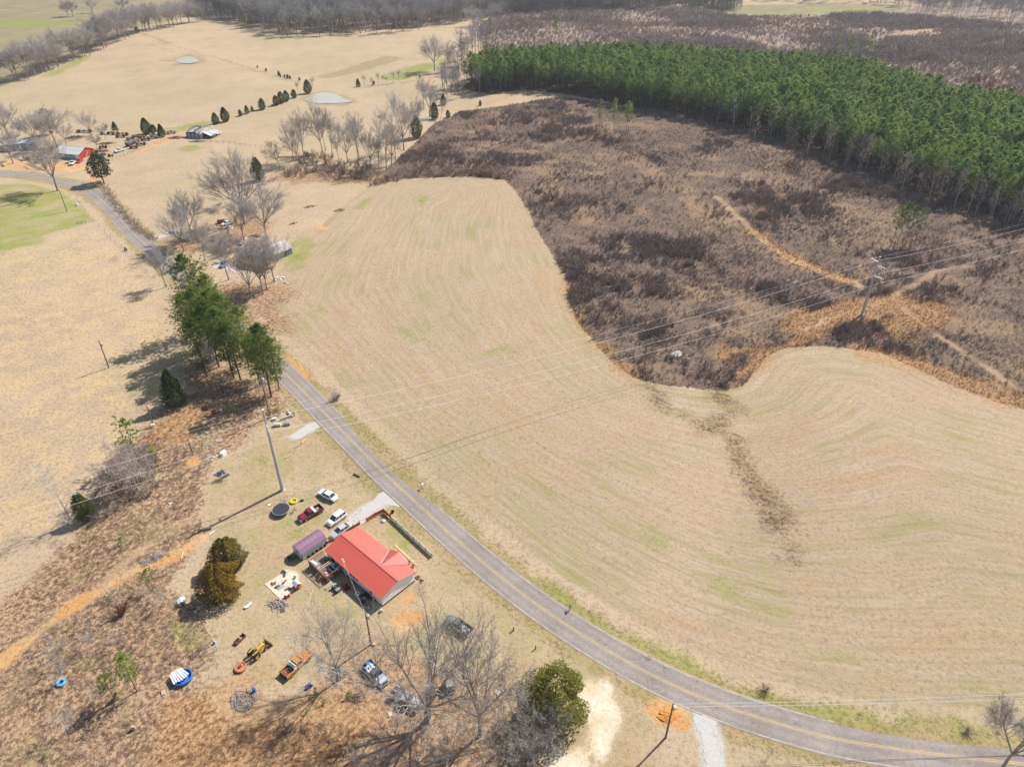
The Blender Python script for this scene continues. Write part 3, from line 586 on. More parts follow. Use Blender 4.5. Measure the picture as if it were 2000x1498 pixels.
def dense_meshes(key, seed, H, rad, n, leaf, m_, shape='cone', lump=0.25, r0=0.14, base=0.04):
    """cedar or broadleaf evergreen: leaf sprays packed on an uneven outline, with some depth"""
    rnd = random.Random(seed); C = MB(); T = MB()
    T.tube((0,0,-0.2), (0,0,H*0.75), r0, r0*0.3, 6, False)
    ph = [rnd.uniform(0, 6.3) for _ in range(10)]
    for i in range(n):
        t = rnd.random()**(0.8 if shape == 'cone' else 0.95); a = rnd.uniform(0, 2*math.pi)
        if shape == 'cone': pr = (1-t)**0.62*min(1.0, (t+0.06)/0.2)**0.5
        elif shape == 'egg': pr = math.sin(math.pi*(0.10+0.86*t))**0.62*(1.06-0.42*t)
        else: pr = math.sin(math.pi*(0.14+0.84*t))**0.5
        lm = 1 + lump*(math.sin(3*a+ph[0]+5*t)*0.5+math.sin(5*a-ph[1]+9*t)*0.4+math.sin(9*a+ph[2]+17*t)*0.35)
        d = rnd.choice((1,1,1,0.92,0.8,0.6)); r = rad*pr*lm*d*rnd.uniform(0.9,1.08)
        z = H*(base+(1-base)*t)*(1+0.05*math.sin(4*a+ph[3])) 
        p = Vector((r*math.cos(a), r*math.sin(a), z))
        out = Vector((math.cos(a), math.sin(a), 0.75+rnd.gauss(0,.5))).normalized()
        for _ in range(3):
            dd = (out*0.45 + Vector((rnd.gauss(0,.7), rnd.gauss(0,.7), rnd.gauss(0,.6)))).normalized()
            C.spike(p-dd*leaf*0.3, dd, leaf*rnd.uniform(0.7,1.3), leaf*0.55, rnd, out+Vector((rnd.gauss(0,.75), rnd.gauss(0,.75), rnd.gauss(0.25,.7))))
    return T.mesh(key+'_trunk', PBARK), C.mesh(key+'_crown', m_)
def shrub_mesh(key, seed, stems, m_, w=0.03, fan=0.75, sub=5):
    rnd = random.Random(seed); B = MB()
    for _ in range(stems):
        a = rnd.uniform(0, 6.283); s = fan*rnd.random()**0.6
        d = Vector((math.cos(a)*s, math.sin(a)*s, 1)).normalized(); L = rnd.uniform(0.6,1.05)
        p = Vector((math.cos(a)*0.12*rnd.random(), math.sin(a)*0.12*rnd.random(), 0)); B.spike(p, d, L, w, rnd)
        for k in range(sub):
            q = p+d*L*rnd.uniform(0.25,0.9); dd = (d+perp(d, rnd)*rnd.uniform(0.4,0.9)).normalized()
            B.spike(q, dd, L*rnd.uniform(0.25,0.5), w*0.8, rnd)
    return B.mesh(key, m_)
def tuft_mesh(key, seed, n, m_, w=0.07, fan=0.5):
    rnd = random.Random(seed); B = MB()
    for _ in range(n):
        a = rnd.uniform(0, 6.283); s = fan*rnd.random(); d = Vector((math.cos(a)*s, math.sin(a)*s, 1)).normalized()
        r = rnd.random()*0.25; B.spike((math.cos(a)*r, math.sin(a)*r, -0.03), d, rnd.uniform(0.55,1.0), w, rnd)
    return B.mesh(key, m_)

# ------------------------------------------------------------ scatter (uncountable ground cover) with geometry nodes
def scatter(name, label, cat, pts, scl, rot, meshes, seed=0, parent=None):
    rnd = np.random.RandomState(seed); n = len(pts)
    me = bpy.data.meshes.new(name); me.vertices.add(n); me.vertices.foreach_set('co', np.asarray(pts, np.float32).ravel())
    a = me.attributes.new('scl', 'FLOAT_VECTOR', 'POINT'); a.data.foreach_set('vector', np.asarray(scl, np.float32).ravel())
    r = np.zeros((n, 3), np.float32); r[:,2] = rot; r[:,0] = rnd.normal(0, 0.07, n); r[:,1] = rnd.normal(0, 0.07, n)
    a = me.attributes.new('rot', 'FLOAT_VECTOR', 'POINT'); a.data.foreach_set('vector', r.ravel())
    a = me.attributes.new('idx', 'INT', 'POINT'); a.data.foreach_set('value', rnd.randint(0, len(meshes), n).astype(np.int32))
    o = obj(name, me)
    ng = bpy.data.node_groups.new(name+'_nodes', 'GeometryNodeTree')
    ng.interface.new_socket('Geometry', in_out='INPUT', socket_type='NodeSocketGeometry'); ng.interface.new_socket('Geometry', in_out='OUTPUT', socket_type='NodeSocketGeometry')
    N = ng.nodes; L = ng.links; gi = N.new('NodeGroupInput'); go = N.new('NodeGroupOutput')
    def nattr(nm, t):
        q = N.new('GeometryNodeInputNamedAttribute'); q.data_type = t; q.inputs['Name'].default_value = nm; return [s for s in q.outputs if s.enabled and s.name == 'Attribute'][0]
    sc, ro, ix = nattr('scl', 'FLOAT_VECTOR'), nattr('rot', 'FLOAT_VECTOR'), nattr('idx', 'INT')
    jn = N.new('GeometryNodeJoinGeometry')
    for k, m_ in enumerate(meshes):
        so = bpy.data.objects.new(name+'_piece', m_)
        oi = N.new('GeometryNodeObjectInfo'); oi.inputs['Object'].default_value = so; oi.inputs['As Instance'].default_value = True
        cmp_ = N.new('FunctionNodeCompare'); cmp_.data_type = 'INT'; cmp_.operation = 'EQUAL'
        ii_ = [s for s in cmp_.inputs if s.enabled]; L.new(ix, ii_[0]); ii_[1].default_value = k
        ip = N.new('GeometryNodeInstanceOnPoints'); L.new(gi.outputs[0], ip.inputs['Points']); L.new(cmp_.outputs[0], ip.inputs['Selection']); L.new(oi.outputs['Geometry'], ip.inputs['Instance']); L.new(ro, ip.inputs['Rotation']); L.new(sc, ip.inputs['Scale'])
        L.new(ip.outputs[0], jn.inputs[0])
    L.new(jn.outputs[0], go.inputs[0])
    md = o.modifiers.new('scatter', 'NODES'); md.node_group = ng
    return tag(o, label, cat, kind='stuff')
def sample(poly, dens, seed, keep=None, pad=0.0):
    """random points inside a ground polygon, density per square metre"""
    rs = np.random.RandomState(seed); xs = [p[0] for p in poly]; ys = [p[1] for p in poly]
    A = (max(xs)-min(xs))*(max(ys)-min(ys)); n = int(A*dens)
    X = rs.uniform(min(xs), max(xs), n); Y = rs.uniform(min(ys), max(ys), n)
    ok = sd_poly(X, Y, poly) < -pad; X, Y = X[ok], Y[ok]
    # only what the photograph can plausibly see, with a wide margin
    vis = np.abs(X) < (Y*0.823+60)*0.72+45; X, Y = X[vis], Y[vis]
    if keep is not None:
        k = keep(X, Y, rs); X, Y = X[k], Y[k]
    return X, Y
def put(X, Y, s0, s1, seed, zs=1.0, tall=None):
    rs = np.random.RandomState(seed+99); n = len(X); s = rs.uniform(s0, s1, n)
    if tall is not None: s = s*tall
    Zc = hgt(X, Y)-0.03
    return np.stack([X, Y, Zc], 1), np.stack([s, s, s*zs*rs.uniform(0.8,1.15,n)], 1), rs.uniform(0, 6.283, n)

brush_poly, thick_poly, pine_poly, scrub_poly, field_poly = sub(BRUSH), sub(LEFTBRUSH), sub(PINES), sub(SCRUB), sub(FIELD)
clear_line = lambda X, Y: np.minimum(Z['trail'](X, Y)-0.3, Z['sedge'](X, Y)+1.5)
# brown brush on the cut-over land, in drifts
def kb(X, Y, rs):
    n = vnoise(X, Y, 0.045, 3, 11); n2 = vnoise(X, Y, 0.16, 2, 12)
    near = 0.55*np.exp(-np.abs(Y-215)/45)
    pr = np.clip((n-0.38+near*0.22)*3.2, 0.10, 1)*np.clip((n2-0.22)*2.6, 0.2, 1)
    return (rs.rand(len(X)) < pr) & (clear_line(X, Y) > 0) & (sd_line(X, Y, [G(1683,615)], 5) > 0)
X, Y = sample(brush_poly, 1.25, 21, kb, 0.4)
tl = 0.7+1.1*np.clip((vnoise(X, Y, 0.05, 3, 13)-0.42)*4, 0, 1)
pp, ss, rr = put(X, Y, 0.7, 1.7, 21, 1.0, tl)
scatter('brush_thicket', 'tangle of brown leafless brush covering the cut-over land between field and pines', 'brush', pp, ss, rr, [shrub_mesh('brush%d' % i, 30+i, 11, SHRUB, 0.045, 0.8, 6) for i in range(5)], 21)
# bleached weeds between the brush
X, Y = sample(brush_poly, 1.7, 22, lambda X, Y, rs: (rs.rand(len(X)) < np.clip((vnoise(X, Y, 0.08, 3, 14)-0.36)*3.5, 0.05, 1)) & (Z['trail'](X, Y) > 0))
pp, ss, rr = put(X, Y, 0.35, 0.85, 22)
scatter('dry_weeds', 'bleached tan weeds between the brown brush on cut-over land', 'weeds', pp, ss, rr, [shrub_mesh('weed%d' % i, 50+i, 7, SHRUB_T, 0.05, 0.9, 3) for i in range(3)], 22)
# orange broomsedge tufts
sx = []; sy = []
for pl, sd in ((brush_poly, 23), (thick_poly, 24)):
    X, Y = sample(pl, 2.2, sd, lambda X, Y, rs: (Z['sedge'](X, Y)+7*(vnoise(X, Y, 0.2, 3, 4)-0.5) < 0.6) & (rs.rand(len(X)) < 0.85)); sx.append(X); sy.append(Y)
pp, ss, rr = put(np.concatenate(sx), np.concatenate(sy), 0.35, 0.85, 23, 1.2)
scatter('broomsedge', 'orange broomsedge grass in drifts on rough ground', 'grass', pp, ss, rr, [tuft_mesh('sedge%d' % i, 60+i, 22, STRAW, 0.035, 0.5) for i in range(4)], 23)
# thicket on the near left: brambles and stalks
def kt(X, Y, rs):
    n = vnoise(X, Y, 0.07, 3, 15)
    return (rs.rand(len(X)) < np.clip((n-0.33)*3.6, 0.06, 1)) & (Z['dirt'](X, Y) > 0.9) & (Z['trail'](X, Y) > 0.3)
X, Y = sample(thick_poly, 2.0, 25, kt, 0.3); pp, ss, rr = put(X, Y, 0.4, 1.15, 25)
scatter('bramble_thicket', 'reddish brown brambles and stalks on the rough slope beside the yard', 'brush', pp, ss, rr, [shrub_mesh('bramble%d' % i, 70+i, 9, SHRUB_T if i % 2 else SHRUB, 0.04, 1.1, 4) for i in range(4)], 25)
# pale straw in the west pasture
WPAST = sub([(-150,560),(0,500),(180,440),(260,520),(330,600),(330,760),(280,850),(200,930),(100,1040),(-150,1150)])
X, Y = sample(WPAST, 1.0, 26, lambda X, Y, rs: rs.rand(len(X)) < np.clip((vnoise(X, Y, 0.11, 3, 16)-0.44)*4.2, 0.05, 1)); pp, ss, rr = put(X, Y, 0.12, 0.3, 26)
scatter('pasture_straw', 'pale yellow tufts of dead grass in the western pasture', 'grass', pp, ss, rr, [tuft_mesh('straw%d' % i, 80+i, 12, STRAW_P, 0.075, 0.9) for i in range(3)], 26)
# short grass: yard, verges and gully, in clumps
X, Y = sample(sub([(380,870),(600,820),(1300,1340),(2100,1400),(2100,1510),(1000,1600),(400,1600)]), 2.4, 27, lambda X, Y, rs: (rs.rand(len(X)) < np.clip((vnoise(X, Y, 0.3, 3, 17)-0.42)*3, 0.06, 0.8)) & (np.minimum(Z['yard'](X, Y), Z['verge'](X, Y)) < 0) & (Z['verge'](X, Y) > -1.6) & (sd_poly(X, Y, field_poly) > 0.3) & (Z['gravel'](X, Y) > 0.6) & (Z['sand'](X, Y) > 0.6)); pp, ss, rr = put(X, Y, 0.10, 0.24, 27)
scatter('yard_grass', 'short patchy winter grass over the yard and road verge', 'grass', pp, ss, rr, [tuft_mesh('lawn%d' % i, 90+i, 8, (STRAW_P, GREENG, STRAW_P)[i], 0.14, 1.1) for i in range(3)], 27)
X, Y = sample(sub([(1230,740),(1450,740),(1560,1090),(1480,1090),(1300,850)]), 3.0, 28, lambda X, Y, rs: (Z['gully'](X, Y)+6*(vnoise(X, Y, 0.25, 3, 33)-0.5) < 0.5) & (rs.rand(len(X)) < np.clip((vnoise(X, Y, 0.3, 3, 18)-0.3)*4, 0.1, 0.95))); pp, ss, rr = put(X, Y, 0.10, 0.28, 28)
scatter('gully_weeds', 'dark unmown weeds along the drainage gully in the field', 'weeds', pp, ss, rr, [tuft_mesh('gully%d' % i, 95+i, 10, (SHRUB, SHRUB_T, SHRUB)[i], 0.05, 1.2) for i in range(3)], 28)
# ditch growth between road and field
vx = []; vy = []
rs_ = np.random.RandomState(29)
for i in range(120, len(ROAD_C)-1):
    a, b = ROAD_C[i], ROAD_C[i+1]; t = (b-a); L_ = t.length; t = t.normalized(); n_ = Vector((-t.y, t.x, 0))
    for _ in range(int(L_*3.2)):
        p = a+t*rs_.uniform(0, L_)+n_*(4.7+rs_.normal(0, 0.55)); vx.append(p.x); vy.append(p.y)
X, Y = np.array(vx), np.array(vy); k = (vnoise(X, Y, 0.12, 3, 19) > 0.42) & (sd_poly(X, Y, field_poly) > -0.8); pp, ss, rr = put(X[k], Y[k], 0.2, 0.5, 29)
scatter('ditch_weeds', 'matted weeds in the ditch between the road and the stubble field', 'weeds', pp, ss, rr, [tuft_mesh('ditch%d' % i, 100+i, 10, (SHRUB_T, GREENG, STRAW_P)[i], 0.08, 1.2) for i in range(3)], 29)
# grey-purple scrub beyond the plantation
def ks(X, Y, rs): return rs.rand(len(X)) < np.clip((vnoise(X, Y, 0.02, 4, 31)-0.2)*2.6, 0.3, 1)*(Z['trail'](X, Y) > 1)
X, Y = sample(scrub_poly, 0.2, 31, ks, 2); tl = 0.7+1.2*np.clip((vnoise(X, Y, 0.012, 3, 32)-0.42)*4, 0, 1); pp, ss, rr = put(X, Y, 1.8, 3.8, 31, 1.0, tl)
scatter('far_scrub', 'grey purple leafless scrub spreading beyond the pine plantation', 'scrub', pp, ss, rr, [shrub_mesh('scrub%d' % i, 110+i, 10, SHRUB_P if i < 4 else SHRUB_R, 0.06, 0.6, 6) for i in range(4)], 31)
red = sub([(1870,165),(1900,150),(1960,170),(2000,180),(2060,215),(1960,200)])
X, Y = sample(red, 0.05, 33); pp, ss, rr = put(X, Y, 2.5, 4.5, 33)
scatter('red_scrub', 'reddish budding scrub behind the pine plantation', 'scrub', pp, ss, rr, [shrub_mesh('redscrub%d' % i, 120+i, 10, SHRUB_R, 0.05, 0.6, 6) for i in range(2)], 33)

# ------------------------------------------------------------ trees: a few meshes per kind, one object per tree
BARE = [bare_tree_meshes('bare%d' % i, 200+i, 14, 0.26, 0.24+0.03*(i % 4), 5+(i % 3), 0.75+0.12*(i % 3), tw=0.023, dens=2.1) for i in range(5)]
SLIM = [bare_tree_meshes('slim%d' % i, 220+i, 14, 0.17, 0.36, 4, 0.34, BARK, TWIG_BR, tw=0.026, dens=1.25) for i in range(3)]
WOOD = [bare_tree_meshes('wood%d' % i, 240+i, 18, 0.2, 0.42, 3, 0.36, BARK, TWIG_BLUE, tw=0.055, dens=0.8) for i in range(4)]
SAPL = [bare_tree_meshes('sapling%d' % i, 260+i, 6, 0.055, 0.22, 4, 0.5, TWIG_PALE, TWIG_PALE, tw=0.022, dens=0.8) for i in range(3)]
POLE = [bare_tree_meshes('polesap%d' % i, 270+i, 14, 0.10, 0.4, 4, 0.4, TWIG_PALE, SHRUB_P, tw=0.03, dens=0.6, narrow=True) for i in range(3)]
BIGP = [pine_meshes('pine%d' % i, 300+i, 26, 0.18+0.06*(i % 3), 6.6, 120, 9, 0.34, 0.85, 20, 0.10, NEEDLE) for i in range(4)]
PLANT = [pine_meshes('plantpine%d' % i, 320+i, 17, 0.42+0.04*(i % 3), 2.6, 36, 5, 0.13, 0.75, 10, 0.17, NEEDLE_P) for i in range(5)]
YPINE = [pine_meshes('youngpine%d' % i, 340+i, 8, 0.42, 2.2, 30, 4, 0.11, 0.55, 10, 0.13, NEEDLE_Y) for i in range(2)]
SEED = [pine_meshes('seedling%d' % i, 350+i, 1.6, 0.1, 0.55, 14, 2, 0.02, 0.32, 8, 0.08, NEEDLE_Y) for i in range(2)]
CED = [dense_meshes('cedar%d' % i, 360+i, 6, 2.1, 3000, 0.27, CEDAR, 'egg' if i else 'cone', 0.3) for i in range(3)]
def tree(kind, base, H, label, cat='tree', group=None, ref=14.0, rz=None, sx=1.0, name='bare_tree', part=('trunk','crown'), tilt=(0,0)):
    p = base if isinstance(base, Vector) else G(*base)
    s = H/ref; rnd = random.Random(int(p.x*13+p.y*7))
    t = thing(name, label, cat, p, rnd.uniform(0, 6.28) if rz is None else rz, group)
    t.rotation_euler.x, t.rotation_euler.y = tilt
    t.scale = (s*sx, s*sx, s)
    obj(part[0], kind[0], t); obj(part[1], kind[1], t); return t
def top_height(base, ty):
    """height of something that stands at photo point base and reaches up to photo row ty"""
    b = G(*base); v = (ty-749)/FPX; dy = _cp-v*_sp; dz = -_sp-v*_cp
    return CAM_H + dz*(b.y/dy) - b.z
rt = random.Random(5)

# ------------------------------------------------------------ pine plantation: nearest rows one by one, the mass behind as one
rsP = np.random.RandomState(41)
xs = [p[0] for p in pine_poly]; ys = [p[1] for p in pine_poly]
px_, py_ = np.meshgrid(np.arange(min(xs), max(xs), 3.3), np.arange(min(ys), max(ys), 3.3))
px_ = px_.ravel()+rsP.uniform(-.9,.9,px_.size); py_ = py_.ravel()+rsP.uniform(-.9,.9,py_.size)
dP = sd_poly(px_, py_, pine_poly)
keepP = (dP+5*(vnoise(px_, py_, 0.06, 3, 42)-0.5) < -0.5) & (np.abs(px_) < py_*0.66+40) & (rsP.rand(px_.size) < 0.55+0.9*vnoise(px_, py_, 0.05, 3, 45))
px_, py_ = px_[keepP], py_[keepP]
front = GP([(905,176),(960,187),(1010,180),(1095,186),(1250,217),(1350,234),(1450,257),(1550,287),(1650,327),(1750,357),(1850,397),(1950,427),(2040,445)])
dF = sd_line(px_, py_, front, 0); order = np.argsort(dF+rsP.uniform(0, 3, dF.size)+0.012*py_*0)
inview = np.abs(px_) < py_*0.60+22
first = [i for i in order if inview[i]][:290]; fs_ = set(first)
for i in first:
    tree(PLANT[rsP.randint(5)], Vector((px_[i], py_[i], zat(px_[i], py_[i]))), rsP.uniform(11.5, 20), 'slender green pine in the front rows of the dense plantation', 'pine tree', 'pines along the front of the plantation', 17.0, sx=rsP.uniform(0.95,1.35), name='pine_tree')
rest = np.array([i for i in range(len(px_)) if i not in fs_])
hP = rsP.uniform(0.7, 1.18, len(rest)); wP = hP*rsP.uniform(1.05,1.5,len(rest))
both = []
for k_ in range(5):
    a_, b_ = PLANT[k_]; me = bpy.data.meshes.new('plantation_tree%d' % k_); bm = bmesh.new(); bm.from_mesh(a_); n0 = len(bm.faces); bm.from_mesh(b_)
    for j, f_ in enumerate(bm.faces): f_.material_index = 0 if j < n0 else 1
    bm.to_mesh(me); bm.free(); me.materials.append(PBARK); me.materials.append(NEEDLE_P); both.append(me)
scatter('pine_plantation', 'dense mass of green plantation pines behind the front rows', 'pine trees', np.stack([px_[rest], py_[rest], hgt(px_[rest], py_[rest])], 1), np.stack([wP, wP, hP], 1), rsP.uniform(0, 6.28, len(rest)), both, 41)
# grey leafless trees caught in the plantation edge
for bx, by, h in [(1283,205,14),(1100,178,11),(1165,186,12),(1500,262,15),(1525,270,16),(1548,272,14),(1575,300,15),(1620,312,16),(1650,330,15),(1675,335,16),(1715,345,15),(1745,352,17),(1760,372,16),(1790,392,15),(1812,398,17),(1838,398,13),(1862,405,15),(1885,425,14),(1905,418,16),(1930,430,14),(1960,438,13),(1985,448,12),(1470,250,12),(1430,244,11)]+[(1400+24*k+7*(k % 3), int(243+(24*k)*0.335+4*(k % 4)), 11+(k*5) % 7) for k in range(25)]:
    tree(rt.choice(POLE), (bx, by), h*1.05, 'pale leafless pole tree at the foot of the pine plantation', group='leafless trees along the plantation edge', name='bare_tree')
tree(BARE[1], (1283,208), 15, 'pale spreading leafless tree in front of the plantation trunks', sx=0.7, name='bare_tree')
for bx, by, ty, nm in [(1170,263,195,'lone slim pine with open top left standing on the cut-over land'),(1198,262,193,'thin pine beside a grey leafless sapling on the cut-over land'),(1222,272,198,'taller of two pines standing close together on the cut-over land'),(1226,268,204,'shorter of two pines standing close together on the cut-over land')]:
    tree(PLANT[bx % 5], (bx, by), top_height((bx, by), ty), nm, 'pine tree', ref=17.0, sx=0.95, name='pine_tree')
tree(POLE[0], (1203,264), 14, 'grey leafless sapling beside thin pine on the cut-over land', name='bare_tree')
for bx, by, h in [(1740,480,15),(1752,478,16),(1768,480,15),(1785,478,14)]:
    tree(PLANT[bx % 5], (bx, by), h, 'pine in the clump standing forward of the plantation near the power line', 'pine tree', 'pine clump near the power line', 17.0, sx=1.05, name='pine_tree')
for bx, by, h in [(1745,485,9),(1760,488,11),(1775,486,10),(1795,490,10),(1810,484,9),(1825,478,10),(1838,470,8)]:
    tree(rt.choice(POLE), (bx, by), h, 'grey leafless sapling under the pine clump near the power line', group='saplings under the forward pine clump', name='bare_tree')

# ------------------------------------------------------------ far woods
def line_trees(kinds, pts, n, h0, h1, label, group, jit, ref, seed, sx=1.0, name='bare_tree', cat='tree'):
    rnd = random.Random(seed); P = GP(pts); L = [0]
    for a, b in zip(P[:-1], P[1:]): L.append(L[-1]+(b-a).length)
    for i in range(n):
        s = L[-1]*(i+rnd.uniform(0.1,0.9))/n
        k = max(j for j in range(len(L)-1) if L[j] <= s); q = P[k].lerp(P[k+1], (s-L[k])/(L[k+1]-L[k]))
        q = Vector((q.x+rnd.uniform(-jit,jit), q.y+rnd.uniform(-jit,jit), 0)); q.z = zat(q.x, q.y)
        tree(rnd.choice(kinds), q, rnd.uniform(h0,h1), label, cat, group, ref, sx=sx*rnd.uniform(0.85,1.2), name=name)
line_trees(BARE, [(-30,165),(40,158),(120,125),(200,95),(280,62),(350,48),(400,42)], 60, 15, 22, 'grey leafless tree in the hedgerow along the far pasture ridge', 'hedgerow trees on the far ridge', 5, 14, 51)
line_trees(WOOD, [(430,32),(500,50),(545,70),(600,72),(680,66),(750,64),(815,60)], 60, 19, 25, 'leafless tree at the front edge of the far grey wood', 'front trees of the far wood', 7, 18, 52, 1.25)
line_trees(WOOD, [(400,25),(600,55),(820,45),(960,28)], 60, 19, 25, 'leafless tree inside the far grey wood', 'trees inside the far wood', 14, 18, 53, 1.25)
line_trees(WOOD, [(945,110),(950,80),(965,50),(975,30)], 16, 14, 20, 'grey leafless tree where the far wood meets the scrub', 'trees between wood and scrub', 10, 18, 54, 1.3)
line_trees(WOOD, [(872,165),(890,182),(915,190)], 14, 12, 17, 'leafless tree in the clump at the plantation corner', 'leafless clump at the plantation corner', 9, 18, 55, 1.4)
line_trees(WOOD, [(890,150),(910,120),(925,90)], 14, 13, 19, 'grey leafless tree on the west flank of the plantation', 'trees on the west flank of the plantation', 9, 18, 56, 1.3)
wx = sub([(385,30),(560,66),(820,56),(1000,30),(1300,16),(1450,22),(1450,-110),(400,-110)])
X, Y = sample(wx, 0.05, 57); pp, ss, rr = put(X, Y, 0.95, 1.4, 57)
wb = []
for k_ in range(3):
    a_, b_ = WOOD[k_]; me = bpy.data.meshes.new('far_wood_tree%d' % k_); bm = bmesh.new(); bm.from_mesh(a_); bm.from_mesh(b_); bm.to_mesh(me); bm.free(); me.materials.append(TWIG_BLUE); wb.append(me)
scatter('far_wood', 'far grey leafless wood that closes the view at the top', 'wood', pp, ss, rr, wb, 57)
wx2 = sub([(1480,4),(1720,10),(1780,30),(1880,40),(2100,55),(2300,40),(2300,-90),(1480,-90)])
X, Y = sample(wx2, 0.010, 58); pp, ss, rr = put(X, Y, 0.8, 1.2, 58)
scatter('thin_far_wood', 'open leafless wood on pale ground at the far right', 'wood', pp, ss, rr, wb, 58)
for bx, by, h, lb in [(133,33,13,'leafless tree standing alone in the far green pasture'),(143,33,16,'taller tree of a close pair in the far green pasture'),(182,26,14,'rounded leafless tree by itself in the far green pasture'),(243,25,14,'leafless tree near the far wood edge in the green pasture'),(925,52,17,'round crowned leafless tree standing in the open by the far wood'),(849,139,22,'pale dead tree forked like a letter V beside the marshy patch')]:
    tree(BARE[(bx+int(h)) % 5], (bx, by), h, lb, sx=1.1)
for bx, by, h, lb in [(1083,90,19,'single tall pine rising above the scrub behind the plantation'),(1628,108,15,'small pine poking above the back edge of the plantation'),(1655,118,17,'loose topped pine at the back edge of the plantation'),(1688,128,20,'broad dark pine at the back edge of the plantation'),(903,118,15,'round topped pine among grey trees beside the plantation corner'),(945,68,16,'green pine among grey trees at the scrub edge')]:
    tree(PLANT[bx % 5], (bx, by), h, lb, 'pine tree', ref=17.0, sx=1.5, name='pine_tree')
# ------------------------------------------------------------ trees around the farm on the left
FARM = [((26,319),212+40,'leafless tree with a crown over the end of the long trailer'),((18,268),196,'tall leafless tree rising behind the long grey trailer'),((70,285),226,'leafless tree between the long trailer and the barn'),((112,287),210,'broad leafless tree standing behind the red barn'),((178,265),220,'leafless tree with forked trunk on the lawn behind the barn'),((207,273),242,'small dark leafless tree beside the scrap row'),((113,373),268,'tall leafless tree on the roadside verge in front of the barn'),((190,290),262,'low leafless tree at the gable of the red barn'),((92,282),240,'thin leafless tree left of the broad tree behind the barn'),((40,265),232,'leafless tree in the copse behind the long trailer'),((130,284),238,'leafless tree right of the broad tree behind the barn'),((5,262),230,'leafless tree at the back of the copse by the trailer')]
for i, (b_, ty, lb) in enumerate(FARM): tree(BARE[i % 5], b_, max(5, top_height(b_, ty)), lb, sx=1.0 if i not in (3,) else 1.25)
tree(dense_meshes('magnolia', 371, 9, 3.3, 1500, 0.5, CEDAR, 'egg', 0.3, 0.25, 0.22), (203,357), top_height((203,357), 300), 'dark broadleaf evergreen with a bare trunk at the farm entrance', 'tree', ref=9.0, name='evergreen_tree')
tree(BIGP[0], (100,262), 13, 'pine top showing behind the broad leafless tree', 'pine tree', ref=26.0, sx=1.5, name='pine_tree')
for bx, by, h, lb in [(226,257,5,'small cedar behind the yellow scrap machine'),(288,262,8,'upright cedar in the scrap row'),(302,263,5,'low cedar between two taller ones in the scrap row'),(317,268,6.5,'round dark cedar at the end of the scrap row'),(422,243,6,'dark cedar nearest the ruined barn'),(441,238,7.5,'bigger cedar of the pair beside the ruined barn'),(470,227,3.5,'small cedar in the row by the pasture fence'),(483,222,4.5,'medium cedar in the row by the pasture fence'),(493,218,3,'tiny cedar in the row by the pasture fence'),(513,214,6,'yellowish cedar in the row by the pasture fence'),(540,206,5.5,'first cedar of the joined clump near the pond'),(550,202,6.5,'middle cedar of the joined clump near the pond'),(560,198,6,'last cedar of the joined clump near the pond'),(575,192,5,'narrow cedar beside the pond bank'),(602,183,8,'broad dark cedar above the pond'),(700,170,5,'conical cedar on the fence line beyond the pond'),(506,353,10,'dark cedar leaning beside the big leafless tree'),(849,233,9,'tall narrow cedar at the creek bend'),(814,270,11,'yellow green cedar among the creek trees'),(875,230,4,'small cedar on the track edge'),(866,205,6,'small cedar at the foot of the leafless clump'),(345,792,10.5,'very dark dense cedar under the tall roadside pines'),(938,207,3,'tiny cedar on the track above the cut-over land'),(268,64,5,'cedar under the ridge hedgerow')]:
    tree(CED[(bx+by) % 3], (bx, by), h, lb, 'cedar', ref=6.0, sx=1.0 if h < 9 else 0.8, name='cedar_tree')
for bx, by in [(503,133),(520,140),(545,148),(548,151),(556,152),(562,154),(567,155),(585,158),(730,166),(820,152)]:
    tree(CED[bx % 3], (bx, by), rt.uniform(1.6,3), 'tiny cedar bush on the fence bank above the pond', 'cedar', 'cedar bushes on the fence bank', 6.0, name='cedar_tree')
for bx, by, h in [(583,182,7),(612,175,8),(712,168,7),(726,167,5),(740,166,8),(748,166,6),(755,165,5),(768,163,8),(780,160,8),(795,160,6)]:
    tree(rt.choice(SLIM), (bx, by), h, 'thin leafless tree on the fence line above the pond', group='thin trees on the pond fence line')
# ------------------------------------------------------------ trees around the grey roofed house in the middle distance
MID = [((478,437),303,'largest round crowned leafless tree behind the grey roofed house',1.15),((379,475),378,'tall vase shaped leafless tree beside the road and gravel drive',1.0),((359,491),405,'leafless tree leaning over the roadside leaf litter',0.9),((521,468),370,'vase shaped leafless tree standing at the back wall of the grey house',1.0),((476,468),388,'leafless tree left of the grey house with trash around it',0.9),((401,510),430,'slim leafless tree by the grey house drive',0.7),((447,547),450,'leafless tree with low limbs in front of the grey house',0.9),((490,584),480,'pale many limbed leafless tree at the field corner',0.85),((514,575),470,'dark trunked leafless tree at the field corner',0.8),((521,565),478,'leafless tree touching the dark trunked one at the field corner',0.8),((536,551),458,'leafless tree closest to the stubble field by the grey house',0.85),((325,561),486,'leafless tree on the far side of the road opposite the pines',0.95),((458,400),330,'leafless tree half hidden behind the largest round crown',0.9)]
for i, (b_, ty, lb, sx) in enumerate(MID): tree(BARE[(i*2+1) % 5], b_, top_height(b_, ty), lb, sx=sx*0.95)
THK = [((547,325),272,0.3),((573,313),235,0),((595,320),218,0),((630,298),207,0),((636,295),215,0),((650,308),228,0),((679,318),240,0),((700,323),225,0),((702,313),220,0),((724,330),255,0),((755,333),222,0),((773,313),235,0),((789,294),186,0),((800,270),205,0),((818,265),190,0),((839,230),158,0),((828,215),150,0),((860,233),190,-0.25),((585,318),250,0.1),((662,315),262,0),((740,328),270,0),((765,322),248,0)]
